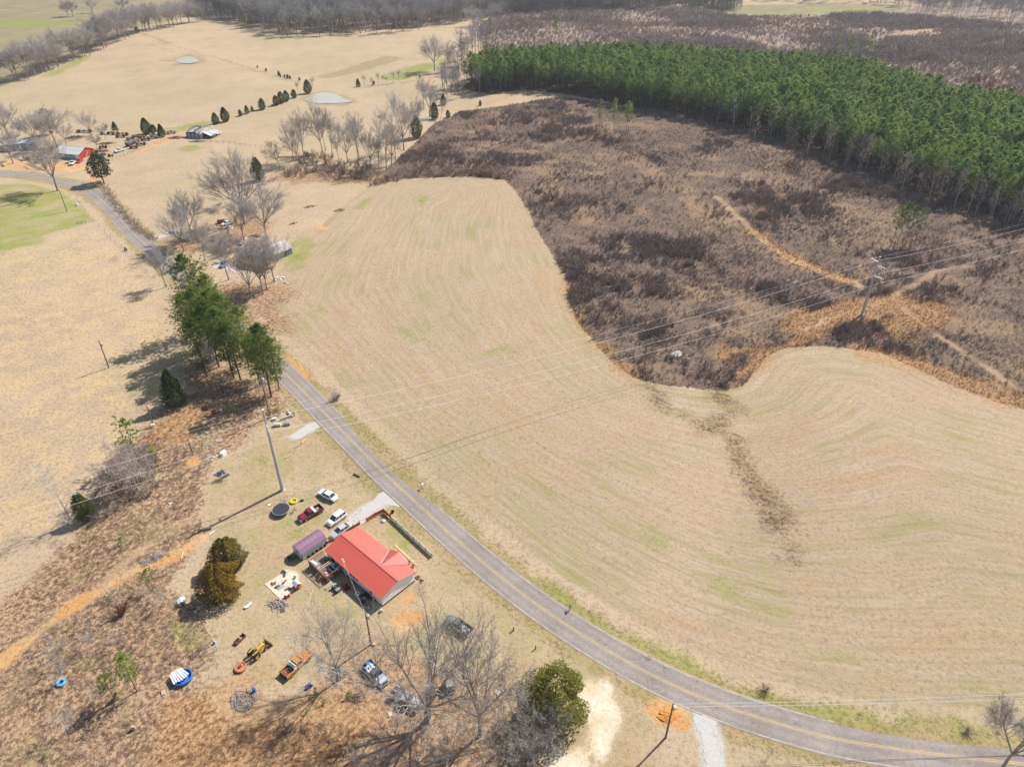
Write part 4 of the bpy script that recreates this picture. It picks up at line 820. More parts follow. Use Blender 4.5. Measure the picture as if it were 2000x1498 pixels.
for i, (b_, ty, tl_) in enumerate(THK): tree((SLIM if i % 3 else BARE)[i % 3], b_, top_height(b_, ty), 'leafless tree in the creek thicket above the stubble field' if tl_ == 0 else 'leaning leafless tree in the creek thicket above the stubble field', group='creek thicket trees' if tl_ == 0 else 'leaning creek thicket trees', sx=0.95 if i % 3 else 0.8, tilt=(0, -tl_))
tk = sub([(540,335),(600,300),(680,312),(730,330),(740,345),(720,358),(640,352),(570,348)])
X, Y = sample(tk, 0.3, 61, lambda X, Y, rs: rs.rand(len(X)) < np.clip((vnoise(X, Y, .12, 2, 5)-.3)*3, 0, 1)); pp, ss, rr = put(X, Y, 1.4, 4.2, 61)
scatter('creek_undergrowth', 'olive brown undergrowth at the foot of the creek thicket', 'brush', pp, ss, rr, [shrub_mesh('under%d' % i, 130+i, 12, SHRUB_T if i else SHRUB, 0.045, 0.7, 6) for i in range(3)], 61)
tk = sub([(715,372),(735,350),(790,335),(860,335),(960,338),(1000,350),(985,352),(930,346),(860,346),(790,350),(725,366)])
X, Y = sample(tk, 0.32, 62); pp, ss, rr = put(X, Y, 1.4, 3.2, 62)
scatter('field_edge_brush', 'tall brown brush along the top edge of the stubble field', 'brush', pp, ss, rr, [shrub_mesh('fedge%d' % i, 140+i, 12, SHRUB_T if i else SHRUB, 0.045, 0.7, 6) for i in range(3)], 62)
# ------------------------------------------------------------ tall roadside pines
PN = [((396,650),497,'tallest roadside pine with the topmost crown'),((428,672),540,'roadside pine just below the topmost crown'),((452,690),575,'roadside pine with the widest bright crown'),((412,700),560,'roadside pine on the pasture side of the stand'),((428,717),590,'roadside pine in the middle of the stand'),((457,738),600,'straight pale trunked roadside pine'),((486,716),602,'roadside pine leaning its crown toward the field'),((405,735),620,'low crowned roadside pine by the pasture shadow'),((530,775),634,'roadside pine whose crown hangs over the asphalt'),((508,752),650,'roadside pine close behind the one over the asphalt'),((545,760),660,'small bright roadside pine beside the asphalt'),((440,700),568,'roadside pine filling the heart of the stand'),((470,742),628,'roadside pine with a crown low over the litter'),((515,735),640,'roadside pine between the stand and the asphalt'),((388,690),575,'roadside pine with limbs out over the pasture')]
for i, (b_, ty, lb) in enumerate(PN):
    tree(BIGP[i % 4], b_, top_height(b_, ty), lb, 'pine tree', ref=26.0, sx=1.0, name='pine_tree')
DEADM = [bare_tree_meshes('snag%d' % i, 280+i, 14, 0.2, 0.5, 4, 0.5, TWIG_PALE, TWIG_PALE, tw=0.04, dens=0.25) for i in range(2)]
for b_, ty, lb in [((428,760),655,'dead pale snag with broken limbs among the roadside pines'),((526,797),728,'bare white snag beside the tall steel pole'),((512,792),748,'short bare snag beside the white snag')]:
    tree(DEADM[b_[0] % 2], b_, top_height(b_, ty), lb, sx=0.55, name='dead_tree', cat='dead tree')
for bx, by, h in [(545,810,1.6),(528,806,1.5),(540,800,1.8),(575,812,1.2)]:
    tree(SEED[bx % 2], (bx, by), h, 'small green pine bush at the foot of the white snag', 'pine seedling', 'pine bushes below the snag', 1.6, sx=1.6, name='pine_seedling')
# ------------------------------------------------------------ thicket on the near left
SYC = bare_tree_meshes('sycamore', 290, 15, 0.16, 0.3, 5, 0.5, TWIG_PALE, TWIG_PALE, tw=0.025, dens=0.9, narrow=True)
tree(SYC, (141,1022), top_height((141,1022), 905), 'tall white barked leafless tree at the end of the pasture thicket', ref=15.0, sx=0.9, name='white_tree')
tree(SAPL[1], (138,1030), 5, 'low white branching tree at the foot of the tall white one', ref=6.0, sx=1.6, name='white_tree')
for bx, by, ty in [(235,960,870),(250,962,880),(262,965,865),(275,968,870),(282,972,885),(240,950,890),(222,975,905),(205,970,910),(290,945,860),(300,950,880),(300,930,872),(285,935,862),(265,945,870),(248,930,885),(230,940,895)]:
    tree(POLE[bx % 3], (bx, by), max(4, top_height((bx, by), ty)), 'pale leafless sapling in the thicket by the pasture', group='pale saplings in the pasture thicket', name='bare_sapling', sx=1.1)
tkl = sub([(160,1010),(200,930),(240,880),(290,870),(315,920),(305,965),(220,1000),(180,1025)])
X, Y = sample(tkl, 0.9, 63); pp, ss, rr = put(X, Y, 1.0, 2.6, 63)
scatter('pasture_thicket', 'grey brown undergrowth filling the thicket beside the pasture', 'brush', pp, ss, rr, [shrub_mesh('pthick%d' % i, 150+i, 11, SHRUB if i else SHRUB_T, 0.04, 0.7, 6) for i in range(3)], 63)
for b_, ty, lb in [((272,905),818,'bright green young pine at the top of the pasture thicket'),((303,900),868,'smaller bright pine at the right end of the pasture thicket'),((238,890),862,'spindly bright pine at the left of the pasture thicket'),((300,1150),1112,'bright young pine beside the clay track'),((268,1350),1284,'bright young pine with two round tops on the rough slope'),((226,1368),1318,'lower bright pine next to the one with two round tops')]:
    tree(YPINE[b_[0] % 2], b_, top_height(b_, ty), lb, 'pine tree', ref=8.0, sx=0.95, name='young_pine')
tree(CED[1], (170,1012), 6.5, 'dark cedar wrapped in grey twigs beside the white tree', 'cedar', ref=6.0, sx=0.9, name='cedar_tree')
for bx, by, h, lb in [(118,1298,6,'white leafless sapling above the blue ring'),(130,1330,5.5,'pale sapling beside the blue ring'),(180,1265,4.5,'round pale leafless bush on the rough slope'),(228,1263,4,'thin pale sapling below the clay track'),(145,1428,6,'pale arching sapling at the bottom of the slope'),(320,1180,4,'grey sapling left of the dog house'),(312,1192,3.5,'grey bush near the dog house'),(200,1365,4,'bare thin sapling beside the lower bright pine'),(290,1170,3.5,'leafless bush in front of the young pine by the track')]:
    tree(SAPL[bx % 3], (bx, by), h, lb, ref=6.0, sx=1.0, name='bare_sapling')
tree((SAPL[0][0], shrub_mesh('oakbush', 161, 30, DEADLEAF, 0.09, 0.7, 8)), (240,1200), 3.2, 'small bush holding rusty dead leaves on the rough slope', 'bush', ref=1.4, sx=0.9, name='leafy_bush', part=('stem','crown'))
SD = [(1122,578),(1129,582),(1144,609),(1231,652),(1264,671),(1186,687),(1160,662),(1280,685),(1172,632),(1184,632),(1509,656),(1541,632),(1640,633),(1619,654),(1708,645),(1731,640),(1788,683),(1790,672),(1785,692),(1800,702),(1888,700),(1860,712),(1967,745),(1990,740),(1615,480),(1620,457),(1470,430),(1968,733),(1810,690),(1741,673),(1332,448),(1460,455)]
for bx, by in SD: tree(SEED[(bx+by) % 2], (bx, by), rt.uniform(1.2,2.3), 'small bright pine seedling on the rough ground by the field edge', 'pine seedling', 'pine seedlings on the cut-over land', 1.6, sx=rt.uniform(0.9,1.4), name='pine_seedling')
for bx, by in [(617,1353),(634,1374),(682,1360),(600,1392),(72,1462),(88,1478),(88,1378),(230,1363),(208,1172),(78,1165),(50,1205),(170,1102),(237,1065),(238,1050),(300,938),(215,1172),(330,1055),(135,1140)]: tree(SEED[(bx+by) % 2], (bx, by), rt.uniform(0.7,1.5), 'small bright pine seedling in the rough growth left of the yard', 'pine seedling', 'pine seedlings beside the yard', 1.6, sx=rt.uniform(0.9,1.4), name='pine_seedling')
# ------------------------------------------------------------ trees in and below the yard
tree(dense_meshes('gold_cedar', 381, 7.2, 3.7, 5500, 0.3, CEDAR_G, 'egg', 0.42, 0.2, 0.0), (437,1160), 7.4, 'golden orange cedar standing over the dog kennel', 'cedar', ref=7.2, name='cedar_tree')
tree(dense_meshes('olive_cedar', 382, 6.8, 3.5, 5000, 0.3, leafmat('cedar_olive', (0.095,0.105,0.028), (0.36,0.26,0.05), 0.7, 0.3, 3.5, 0.0), 'egg', 0.22, 0.2, 0.0), (449,1104), 6.8, 'olive cedar behind the golden one beside the clay track', 'cedar', ref=6.8, name='cedar_tree')
tree(SAPL[2], (478,1100), 4.5, 'grey leafless bush against the olive cedar', ref=6.0, sx=1.2, name='bare_sapling')
tree(dense_meshes('holly', 383, 9.0, 4.6, 7000, 0.32, HOLLY, 'round', 0.28, 0.2, 0.02), (1082,1392), 9.4, 'rounded glossy evergreen tree beside the bare sand', 'tree', ref=9.0, sx=0.95, name='evergreen_tree')
BIG1 = bare_tree_meshes('bigbare0', 401, 18, 0.42, 0.16, 7, 0.85, BARK, leafmat('twig_tan', (0.33,0.295,0.26), (0.47,0.43,0.39), 0.9), tw=0.027, dens=1.7)
BIG2 = bare_tree_meshes('bigbare1', 402, 15, 0.24, 0.22, 5, 0.6, BARK, leafmat('twig_tan', (0,0,0), (0,0,0)), tw=0.025, dens=1.6)
BUSHY = [bare_tree_meshes('bushy%d' % i, 410+i, 9, 0.14, 0.14, 7, 0.85, leafmat('bark_pale', (0.27,0.25,0.225), (0.40,0.375,0.35), 0.9), leafmat('twig_silver', (0.27,0.245,0.22), (0.41,0.385,0.355), 0.9), tw=0.03, dens=1.25) for i in range(2)]
tree(BIG1, (834,1408), top_height((834,1408), 1248), 'biggest leafless tree with many limbs over the junk vehicles', ref=18.0, sx=1.0, rz=0.6)
tree(BIG2, (937,1436), top_height((937,1436), 1262), 'leafless tree with a single dark trunk right of the biggest tree', ref=15.0, sx=0.95)
tree(BIG2, (661,1328), top_height((661,1328), 1207), 'leafless tree with a bushy base beside the orange pickup', ref=15.0, sx=1.0, rz=2.0)
tree(BUSHY[0], (1012,1440), 10.5, 'silver grey leafless tree with mistletoe in front of the glossy evergreen', ref=9.0, sx=1.05)
tree(BUSHY[1], (1062,1452), 8.5, 'silver grey leafless tree at the edge of the bare sand', ref=9.0, sx=1.1)
tree(BUSHY[1], (985,1490), 8.5, 'silver grey leafless tree at the bottom below the single dark trunk', ref=9.0)
tree(BUSHY[0], (815,1500), 8.5, 'pale leafless tree below the biggest tree', ref=9.0, sx=0.95)
tree(BUSHY[1], (735,1520), 8.0, 'pale leafless tree below the junk cars at the bottom edge', ref=9.0, sx=1.0)
tree(BUSHY[0], (1040,1480), 7, 'low silver grey leafless tree by the sandy clearing', ref=9.0, sx=1.2)
tree(BUSHY[0], (880,1480), 6.5, 'low pale leafless tree between the two bottom trunks', ref=9.0, sx=1.0)
MIST = leafmat('mistletoe', (0.20,0.20,0.02), (0.34,0.32,0.04), 0.7)
for bx, by, z_ in [(1042,1345,6.5),(1064,1402,5.5)]:
    B = MB(); clump(B, Vector((0,0,0)), 0.5, 60, 0.13, rt); p = G(bx, by+40); B.build('mistletoe', MIST, None, (p.x, p.y, z_)); o = bpy.context.scene.objects[-1]
    tag(o, 'yellow green mistletoe ball in the silver grey leafless tree', 'mistletoe', 'mistletoe balls')
tree(BARE[3], (1950,1512), 15.5, 'leafless tree reaching over the road at the lower right', sx=0.95)
tree(SAPL[0], (655,783), 3.2, 'dark leafless bush growing in the roadside ditch', 'bush', ref=6.0, sx=1.3, name='bare_bush')
X = np.array([G(655,780).x+q for q in (-.6,-.2,.3,.7)]); Y = np.array([G(655,780).y+q for q in (.2,-.4,.3,-.2)]); pp, ss, rr = put(X, Y, 1.5, 2.2, 64)
BUSH = [shrub_mesh('bush%d' % i, 170+i, 90, SHRUB, 0.016, 0.85, 7) for i in range(2)]
for bx, by, s_, lb in [(657,780,2.4,'thick brown bush at the foot of the leafless roadside bush'),(1493,1350,1.7,'round dark bush on the verge beside the road bend'),(1890,1432,1.5,'low dark bush on the verge near the lower right tree')]:
    o = tag(obj('bush', BUSH[bx % 2], None, G(bx, by), 1.0), lb, 'bush'); o.scale = (s_, s_, s_*0.85)
for bx, by, lb in [(1275,1278,'thin leafless shrub beside the road edge'),(1115,1188,'low shrub behind the roadside mailbox'),(1500,1478,'thin sapling stalk on the near verge'),(1010,1225,'small leafless sapling beside the fence post')]:
    tree(SAPL[bx % 3], (bx, by), 1.8, lb, 'shrub', ref=6.0, name='bare_bush')

# ------------------------------------------------------------ common materials for built things
WHITE = mat('white_siding', (0.84,0.84,0.83), 0.6, 0.05, 2.0, col2=(0.62,0.61,0.58), amt=0.35, thresh=0.6)
REDROOF = mat('red_metal_roof', (0.60,0.10,0.062), 0.55, 0.12, 0.8, spec=1.0, coat=0.5)
PURPLE = mat('purple_metal_roof', (0.30,0.16,0.24), 0.42, 0.08, 1.2, spec=0.6)
BLACK = mat('black_plastic', (0.02,0.02,0.022), 0.5, 0.2, 5)
RUBBER = mat('rubber', (0.022,0.022,0.023), 0.9, 0.2, 8)
GLASS = mat('dark_glass', (0.03,0.045,0.06), 0.08, 0.1, 4, spec=0.8)
STEEL = mat('galvanised', (0.44,0.46,0.48), 0.45, 0.12, 3, metal=0.4)
CHROME = mat('chrome', (0.55,0.56,0.58), 0.25, 0.1, 4, metal=0.8)
WOOD = mat('weathered_wood', (0.30,0.25,0.20), 0.9, 0.25, 6)
DECKW = mat('stained_deck_wood', (0.26,0.105,0.055), 0.75, 0.2, 5)
DECKF = mat('grey_deck_boards', (0.27,0.22,0.18), 0.85, 0.22, 5)
PINEW = mat('fresh_lumber', (0.62,0.43,0.24), 0.8, 0.12, 5)
ORANGEW = mat('orange_fence_boards', (0.50,0.16,0.055), 0.8, 0.18, 4)
GREYP = mat('grey_fence_panel', (0.72,0.70,0.68), 0.8, 0.12, 3)
RUST = mat('rust', (0.20,0.085,0.04), 0.9, 0.35, 4, col2=(0.10,0.05,0.035), amt=0.9)
RUSTR = mat('rusty_red', (0.30,0.09,0.05), 0.85, 0.3, 4, col2=(0.14,0.07,0.05), amt=0.8)
POLEW = mat('pole_wood', (0.20,0.155,0.115), 0.9, 0.25, 4)
CONC = mat('concrete', (0.50,0.46,0.41), 0.9, 0.12, 3)
DARKW = mat('dark_planks', (0.12,0.105,0.10), 0.9, 0.3, 4, col2=(0.26,0.24,0.22), amt=0.6)
OLDTIN = mat('old_tin', (0.46,0.46,0.47), 0.55, 0.15, 1.0, metal=0.2, col2=(0.33,0.20,0.14), amt=0.75, thresh=0.53)
PALETIN = mat('pale_tin', (0.66,0.66,0.65), 0.5, 0.08, 1.0, metal=0.1, col2=(0.50,0.42,0.34), amt=0.6, thresh=0.55)
BLUETIN = mat('blue_grey_wall', (0.36,0.42,0.50), 0.7, 0.12, 2.0)
BARNRED = mat('barn_red', (0.42,0.05,0.035), 0.7, 0.12, 2.0)
BLUE = mat('blue_vinyl', (0.03,0.17,0.55), 0.45, 0.15, 2.0)
YELLOW = mat('yellow_plastic', (0.80,0.56,0.02), 0.45, 0.08, 2.0)
GREEN = mat('green_paint', (0.02,0.20,0.09), 0.45, 0.12, 3.0)
RED = mat('red_paint', (0.50,0.025,0.025), 0.4, 0.12, 3.0)
WOODLOG = mat('log_bark', (0.20,0.165,0.135), 0.95, 0.3, 5)
GREYBR = mat('grey_dead_wood', (0.33,0.30,0.27), 0.95, 0.3, 5)
BRUSHW = mat('brown_dead_wood', (0.16,0.12,0.095), 0.95, 0.3, 5)
WIRE = mat('wire', (0.78,0.77,0.75), 0.6, 0.05, 1.0)
def px_frame(a, b, c=None):
    """origin, heading and length from two surveyed ground points"""
    A, B = G(*a), G(*b); d = B-A
    return A, math.atan2(d.y, d.x), Vector((d.x, d.y, 0)).length

# ------------------------------------------------------------ house with the red roof
HX, HY = 7.77, 16.6; HO = Vector((-23.36, 82.63, 0)); HRZ = R(47.68); EAV, RDG = 2.55, 3.75
HMat = Matrix.Translation(HO) @ Matrix.Rotation(HRZ, 4, 'Z')
def HL(x, y, z=0): return HMat @ Vector((x, y, z))
house = thing('house', 'white house with a bright red metal roof and cross gable', 'house', HO, HRZ)
MB().box((HX/2, HY/2, 0.2), (HX-0.12, HY-0.12, 0.5)).build('foundation_skirt', BLACK, house)
w = MB(); sec = lambda y: [(0,y,0.42),(HX,y,0.42),(HX,y,EAV),(HX/2,y,RDG-0.03),(0,y,EAV)]
w.loft([[Vector(q) for q in sec(0)], [Vector(q) for q in sec(HY)]]); w.build('wall', WHITE, house)
for k in range(7): MB().box((-0.012, HY/2, 0.62+k*0.27), (0.02, HY-0.06, 0.02)).build('siding_board', WHITE, house)
for k in range(8): MB().box((HX/2, -0.012, 0.62+k*0.27), (HX-0.06-max(0, (k-6))*2.4, 0.02, 0.02)).build('siding_board', WHITE, house)
def slope_panel(w_, run, drop, ribs=3):
    B = MB(); L = math.hypot(run, drop); a = math.atan2(drop, run)
    B.box((run/2, 0, -drop/2), (L, w_*0.985, 0.03), 0, a)
    for k in range(ribs):
        B.box((run/2+0.03*math.sin(a), -w_/2+w_*(k+0.5)/ribs, -drop/2+0.03*math.cos(a)), (L, 0.045, 0.05), 0, a)
    return B
NP = 18; pw = (HY+0.4)/NP; run = HX/2+0.32; drop = (RDG-EAV)*run/(HX/2)
pm = slope_panel(pw, run, drop).mesh('roof_panel', REDROOF)
for k in range(NP):
    y = -0.2+pw*(k+0.5)
    obj('roof_panel', pm, house, (HX/2, y, RDG+0.05)); obj('roof_panel', pm, house, (HX/2, y, RDG+0.05), math.pi)
MB().box((HX/2, HY/2, RDG+0.085), (0.34, HY+0.44, 0.05)).build('ridge_cap', REDROOF, house)
cg = 4.9; cw = 2.55; cx1 = HX+0.75                                       # cross gable toward the road
prun = cw; pdrop = (RDG-EAV)*1.02
for s in (-1, 1):
    B = MB(); z0, z1 = RDG+0.07, RDG+0.07-pdrop
    a_, b_, c_ = Vector((HX/2, cg, z0)), Vector((cx1, cg, z0)), Vector((cx1, cg+s*cw, z1)); d_ = Vector((HX+0.25, cg+s*cw, z1))
    up = Vector((0,0,0.04))
    B.add([a_, b_, c_, d_, a_+up, b_+up, c_+up, d_+up], [(0,1,2,3),(4,5,6,7),(0,1,5,4),(1,2,6,5),(2,3,7,6),(3,0,4,7)])
    for k in range(1, 12):
        x = HX/2+(cx1-HX/2)*k/12; t = min(1.0, (x-HX/2)/(HX+0.25-HX/2))
        B.bar(Vector((x, cg, z0+0.06)), Vector((x, cg+s*cw*t, z0-pdrop*t+0.06)), 0.045, 0.05)
    B.build('gable_roof', REDROOF, house)
B = MB(); B.add([(cx1-0.1, cg-cw+0.15, EAV-0.05), (cx1-0.1, cg+cw-0.15, EAV-0.05), (cx1-0.1, cg, RDG)], [(0,1,2)]); B.box((HX+0.35, cg, EAV-0.14), (0.66, 2*cw-0.3, 0.06)); B.build('gable_end', WHITE, house)
for s in (-1, 1): MB().box((cx1-0.15, cg+s*(cw-0.3), (EAV-0.1)/2), (0.12, 0.12, EAV-0.2)).build('porch_post', WHITE, house)
B = MB(); B.bar(Vector((HX/2+0.35, cg+0.35, RDG+0.02)), Vector((HX+0.15, cg+cw-0.05, EAV+0.12)), 0.22, 0.03); B.build('valley_flashing', STEEL, house)
def house_window(parent, c, wy, hz, face, frame=WHITE):
    B = MB(); x, y, z = c; t = 0.06
    if face == 'x':
        for dy in (-wy/2, wy/2): B.box((x, y+dy, z), (t, 0.07, hz+0.07))
        for dz in (-hz/2, hz/2): B.box((x, y, z+dz), (t, wy-0.07, 0.07))
        f = B.build('window', frame, parent); MB().box((x+0.005, y, z), (0.03, wy-0.07, hz-0.07)).build('pane', GLASS, f)
    else:
        for dx in (-wy/2, wy/2): B.box((x+dx, y, z), (0.07, t, hz+0.07))
        for dz in (-hz/2, hz/2): B.box((x, y, z+dz), (wy-0.07, t, 0.07))
        f = B.build('window', frame, parent); MB().box((x, y+0.005, z), (wy-0.07, 0.03, hz-0.07)).build('pane', GLASS, f)
    return f
for y, wy in ((3.0,0.9),(7.2,0.8),(8.1,0.8),(9.0,0.8),(11.2,0.8),(12.9,0.7)): house_window(house, (-0.035, y, 1.75), wy, 1.0, 'x')
for y in (1.8,7.5,9.8,13.5): house_window(house, (HX+0.035, y, 1.75), 0.9, 1.0, 'x')
d = MB().box((-0.04, 14.6, 1.55), (0.06, 0.9, 2.0)).build('door', mat('dark_door', (0.05,0.05,0.06), 0.5), house); MB().box((-0.09, 14.3, 1.5), (0.05, 0.05, 0.12)).build('handle', CHROME, d)
d = MB().box((HX+0.04, 4.9, 1.45), (0.06, 0.95, 2.0)).build('door', mat('red_door', (0.30,0.05,0.04), 0.5), house); MB().box((HX+0.09, 4.6, 1.4), (0.05, 0.05, 0.12)).build('handle', CHROME, d)
# wooden deck on the yard side
deck = thing('deck', 'stained wooden deck with railing and stairs on the yard side of the white house', 'deck', HO, HRZ)
DX0, DX1, DY0, DY1, DZ = -3.5, -0.12, 11.8, 17.6, 0.82
bmesh_b = MB()
for k in range(24): bmesh_b.box((DX0+(DX1-DX0)*(k+0.5)/24, (DY0+DY1)/2, DZ), ((DX1-DX0)/24-0.012, DY1-DY0, 0.04))
tag(bmesh_b.build('deck_boards', DECKF, deck), kind='stuff')
for a_, b_ in (((DX0,DY0),(DX0,DY1)), ((DX0,DY0),(DX1,DY0)), ((DX0,DY1),(DX1,DY1))):
    B = MB(); B.bar((*a_, DZ+0.95), (*b_, DZ+0.95), 0.14, 0.05); B.bar((*a_, DZ-0.12), (*b_, DZ-0.12), 0.05, 0.22)
    n = int(max(abs(b_[0]-a_[0]), abs(b_[1]-a_[1]))/0.16)
    for k in range(n+1):
        q = Vector((a_[0]+(b_[0]-a_[0])*k/n, a_[1]+(b_[1]-a_[1])*k/n, 0)); B.box((q.x, q.y, DZ+0.47), (0.05, 0.05, 0.94))
    B.build('railing', DECKW, deck)
for x in (DX0, DX1-0.2):
    for y in (DY0, 14.0, DY1): MB().box((x+0.06, y, 0.42), (0.12, 0.12, 0.84)).build('post', DECKW, deck)
for y in (14.0, 14.45): MB().bar((DX0, y, DZ+0.99), (-0.7, y, DZ+0.99), 0.16, 0.06).build('rail', PINEW, deck)
for k in range(4): MB().box((DX0-0.2-0.28*k, 13.5, DZ-0.17-0.2*k), (0.26, 1.0, 0.05)).build('step', DECKW, deck)
for y in (12.98, 14.02): MB().bar((DX0, y, DZ-0.1), (DX0-1.2, y, 0.02), 0.05, 0.22).build('stringer', DECKW, deck); MB().bar((DX0, y, DZ+0.92), (DX0-1.2, y, 0.95), 0.07, 0.05).build('handrail', PINEW, deck)
def small(name, label, cat, loc, rz, parts, group=None):
    t = thing(name, label, cat, loc, rz, group)
    for pn, B, m_ in parts: B.build(pn, m_, t)
    return t
small('grill', 'black barbecue grill against the house wall on the deck', 'grill', HL(-0.9,15.3,DZ+0.03), HRZ, [('firebox', MB().box((0,0,0.75),(0.6,1.1,0.4)).box((0,0,1.05),(0.5,1.0,0.25),0,0,0,0.6), BLACK), ('cart', MB().box((0,0,0.3),(0.5,0.9,0.5)), mat('dark_grey', (0.06,0.06,0.065), 0.6)), ('shelf', MB().box((0,0.75,0.8),(0.5,0.4,0.04)).box((0,-0.75,0.8),(0.5,0.4,0.04)), STEEL)])
small('water_tub', 'pale blue plastic cabinet beside the grill on the deck', 'cabinet', HL(-0.85,13.7,DZ+0.03), HRZ, [('body', MB().box((0,0,0.35),(0.7,1.0,0.7)), mat('pale_blue', (0.42,0.50,0.56), 0.5)), ('lid', MB().box((0,0,0.73),(0.76,1.06,0.06)), mat('pale_blue', (0,0,0)))])
small('bench', 'white cushioned bench at the corner of the deck', 'bench', HL(-2.9,16.7,DZ+0.03), HRZ+0.1, [('seat', MB().box((0,0,0.42),(0.6,1.5,0.12)), WHITE), ('backrest', MB().box((-0.3,0,0.72),(0.1,1.5,0.5)), WHITE)]+[('leg', MB().box((sx*0.22,sy*0.65,0.19),(0.06,0.06,0.38)), BLACK) for sx in (-1,1) for sy in (-1,1)])
for i, (x, y) in enumerate(((-3.0,15.2),(-2.2,15.0))):
    small('patio_chair', 'grey patio chair near the white bench on the deck', 'chair', HL(x,y,DZ+0.03), HRZ+0.8*i, [('seat', MB().box((0,0,0.4),(0.5,0.5,0.06)), STEEL), ('backrest', MB().box((-0.25,0,0.68),(0.05,0.5,0.5)), STEEL)]+[('leg', MB().box((sx*0.21,sy*0.21,0.185),(0.04,0.04,0.37)), BLACK) for sx in (-1,1) for sy in (-1,1)], 'grey patio chairs on the deck')
small('couch', 'dark upholstered couch on the deck by the stairs', 'couch', HL(-1.6,12.9,DZ+0.03), HRZ, [('seat', MB().box((0,0,0.25),(0.8,1.6,0.4)), mat('navy_cloth', (0.05,0.05,0.075), 0.9)), ('backrest', MB().box((0.38,0,0.55),(0.2,1.6,0.6)), mat('navy_cloth', (0,0,0))), ('armrest', MB().box((0,0.85,0.45),(0.8,0.16,0.5)).box((0,-0.85,0.45),(0.8,0.16,0.5)), mat('navy_cloth', (0,0,0)))])
small('cushion', 'pink cushion lying on the deck beside the dark couch', 'cushion', HL(-2.7,13.2,DZ+0.03), HRZ, [('pad', MB().box((0,0,0.16),(0.55,0.6,0.3),0,0,0,0.8), mat('pink_cloth', (0.60,0.36,0.47), 0.9))])
small('planter', 'small wooden planter at the near corner of the deck', 'planter', HL(-3.0,12.3,DZ+0.03), HRZ, [('box', MB().box((0,0,0.2),(0.35,0.7,0.4)), DARKW), ('plant', MB().box((0,0,0.45),(0.25,0.6,0.1)), PINEW)])
small('round_mirror', 'round white framed drum standing in the deck corner by the wall', 'drum', HL(-0.6,12.3,DZ+0.03), HRZ, [('drum', MB().lathe([(0.0,0.0),(0.38,0.0),(0.40,0.4),(0.36,0.5),(0.3,0.5),(0.28,0.2),(0,0.2)], 14), WHITE)])
# service mast and heat pump
mast = thing('service_mast', 'thin white service mast standing against the yard wall of the house', 'mast', HL(-0.28,10.4), HRZ)
MB().tube((0,0,-0.1),(0,0,5.0),0.06,0.05,8).build('pole', WHITE, mast); MB().box((0,0,4.6),(0.08,1.1,0.08)).box((0,0,4.9),(0.3,0.1,0.12)).build('crossarm', WHITE, mast); MB().box((-0.08,0,1.5),(0.2,0.4,0.6)).build('meter_box', STEEL, mast)
ac = thing('heat_pump', 'grey square heat pump with a round fan beside the house', 'heat pump', HL(-1.5,5.2), HRZ)
MB().box((0,0,0.42),(0.85,0.85,0.84)).build('cabinet', mat('ac_grey', (0.40,0.43,0.45), 0.5), ac); MB().torus((0,0,0.86),0.28,0.06,16,5).build('fan_guard', WHITE, ac); MB().lathe([(0,0.85),(0.25,0.85)],12).build('fan', BLACK, ac)
# ------------------------------------------------------------ shed with the purple roof
SO = Vector((-40.35, 93.4, 0)); SRZ = R(48.3); SX, SY = 5.6, 2.95
shed = thing('shed', 'small pale shed with a purple ribbed metal barn roof', 'shed', SO, SRZ)
prof = [(0,0.15),(SY,0.15),(SY,1.95),(SY*0.8,2.5),(SY/2,2.78),(SY*0.2,2.5),(0,1.95)]
w = MB(); w.loft([[Vector((x,y,z)) for y,z in prof] for x in (0,SX)]); w.build('wall', mat('shed_siding', (0.60,0.66,0.70), 0.6, 0.06, 2), shed)
for x in (0,SX):
    for y in (0,SY): MB().box((x,y,1.05),(0.09,0.09,1.8)).build('corner_trim', BLACK if y == 0 else WHITE, shed)
segs = [((SY*0.5,2.8),(SY*0.2-0.02,2.52)),((SY*0.2,2.52),(-0.14,1.86)),((SY*0.5,2.8),(SY*0.8+0.02,2.52)),((SY*0.8,2.52),(SY+0.14,1.86))]
for k in range(6):
    x0, x1 = -0.12+(SX+0.24)*k/6, -0.12+(SX+0.24)*(k+1)/6
    B = MB()
    for (ya,za),(yb,zb) in segs:
        B.add([(x0,ya,za+.03),(x1-.01,ya,za+.03),(x1-.01,yb,zb+.03),(x0,yb,zb+.03),(x0,ya,za+.06),(x1-.01,ya,za+.06),(x1-.01,yb,zb+.06),(x0,yb,zb+.06)], [(0,1,2,3),(4,5,6,7),(0,1,5,4),(1,2,6,5),(2,3,7,6),(3,0,4,7)])
        for q in (0.17,0.5,0.83):
            x = x0+(x1-x0)*q; B.bar((x,ya,za+.075),(x,yb,zb+.075),0.05,0.05)
    B.build('roof_panel', PURPLE, shed)
f = house_window(shed, (-0.03, SY*0.5, 1.5), 0.6, 0.7, 'x', mat('shed_siding', (0,0,0)))
d = MB().box((SX+0.03, SY*0.5, 1.0), (0.05, 1.2, 1.7)).build('door', WHITE, shed); MB().box((SX+0.07, SY*0.3, 1.0), (0.04,0.04,0.15)).build('handle', BLACK, shed).parent = d
tyre_me = MB().lathe([(0.20,-0.1),(0.33,-0.1),(0.35,-0.05),(0.35,0.05),(0.33,0.1),(0.20,0.1),(0.20,-0.1)], 14, axis='Y').mesh('tyre', RUBBER)
sm = Matrix.Translation(SO) @ Matrix.Rotation(SRZ, 4, 'Z')
for k in range(5):
    p = sm @ Vector((1.2+0.95*k, -0.2, 0.34)); o = tag(obj('tyre', tyre_me, None, p, SRZ+0.1*(k % 2)), 'old tyre leaning against the long side of the pale shed', 'tyre', 'tyres along the shed'); o.rotation_euler.x = 0.12
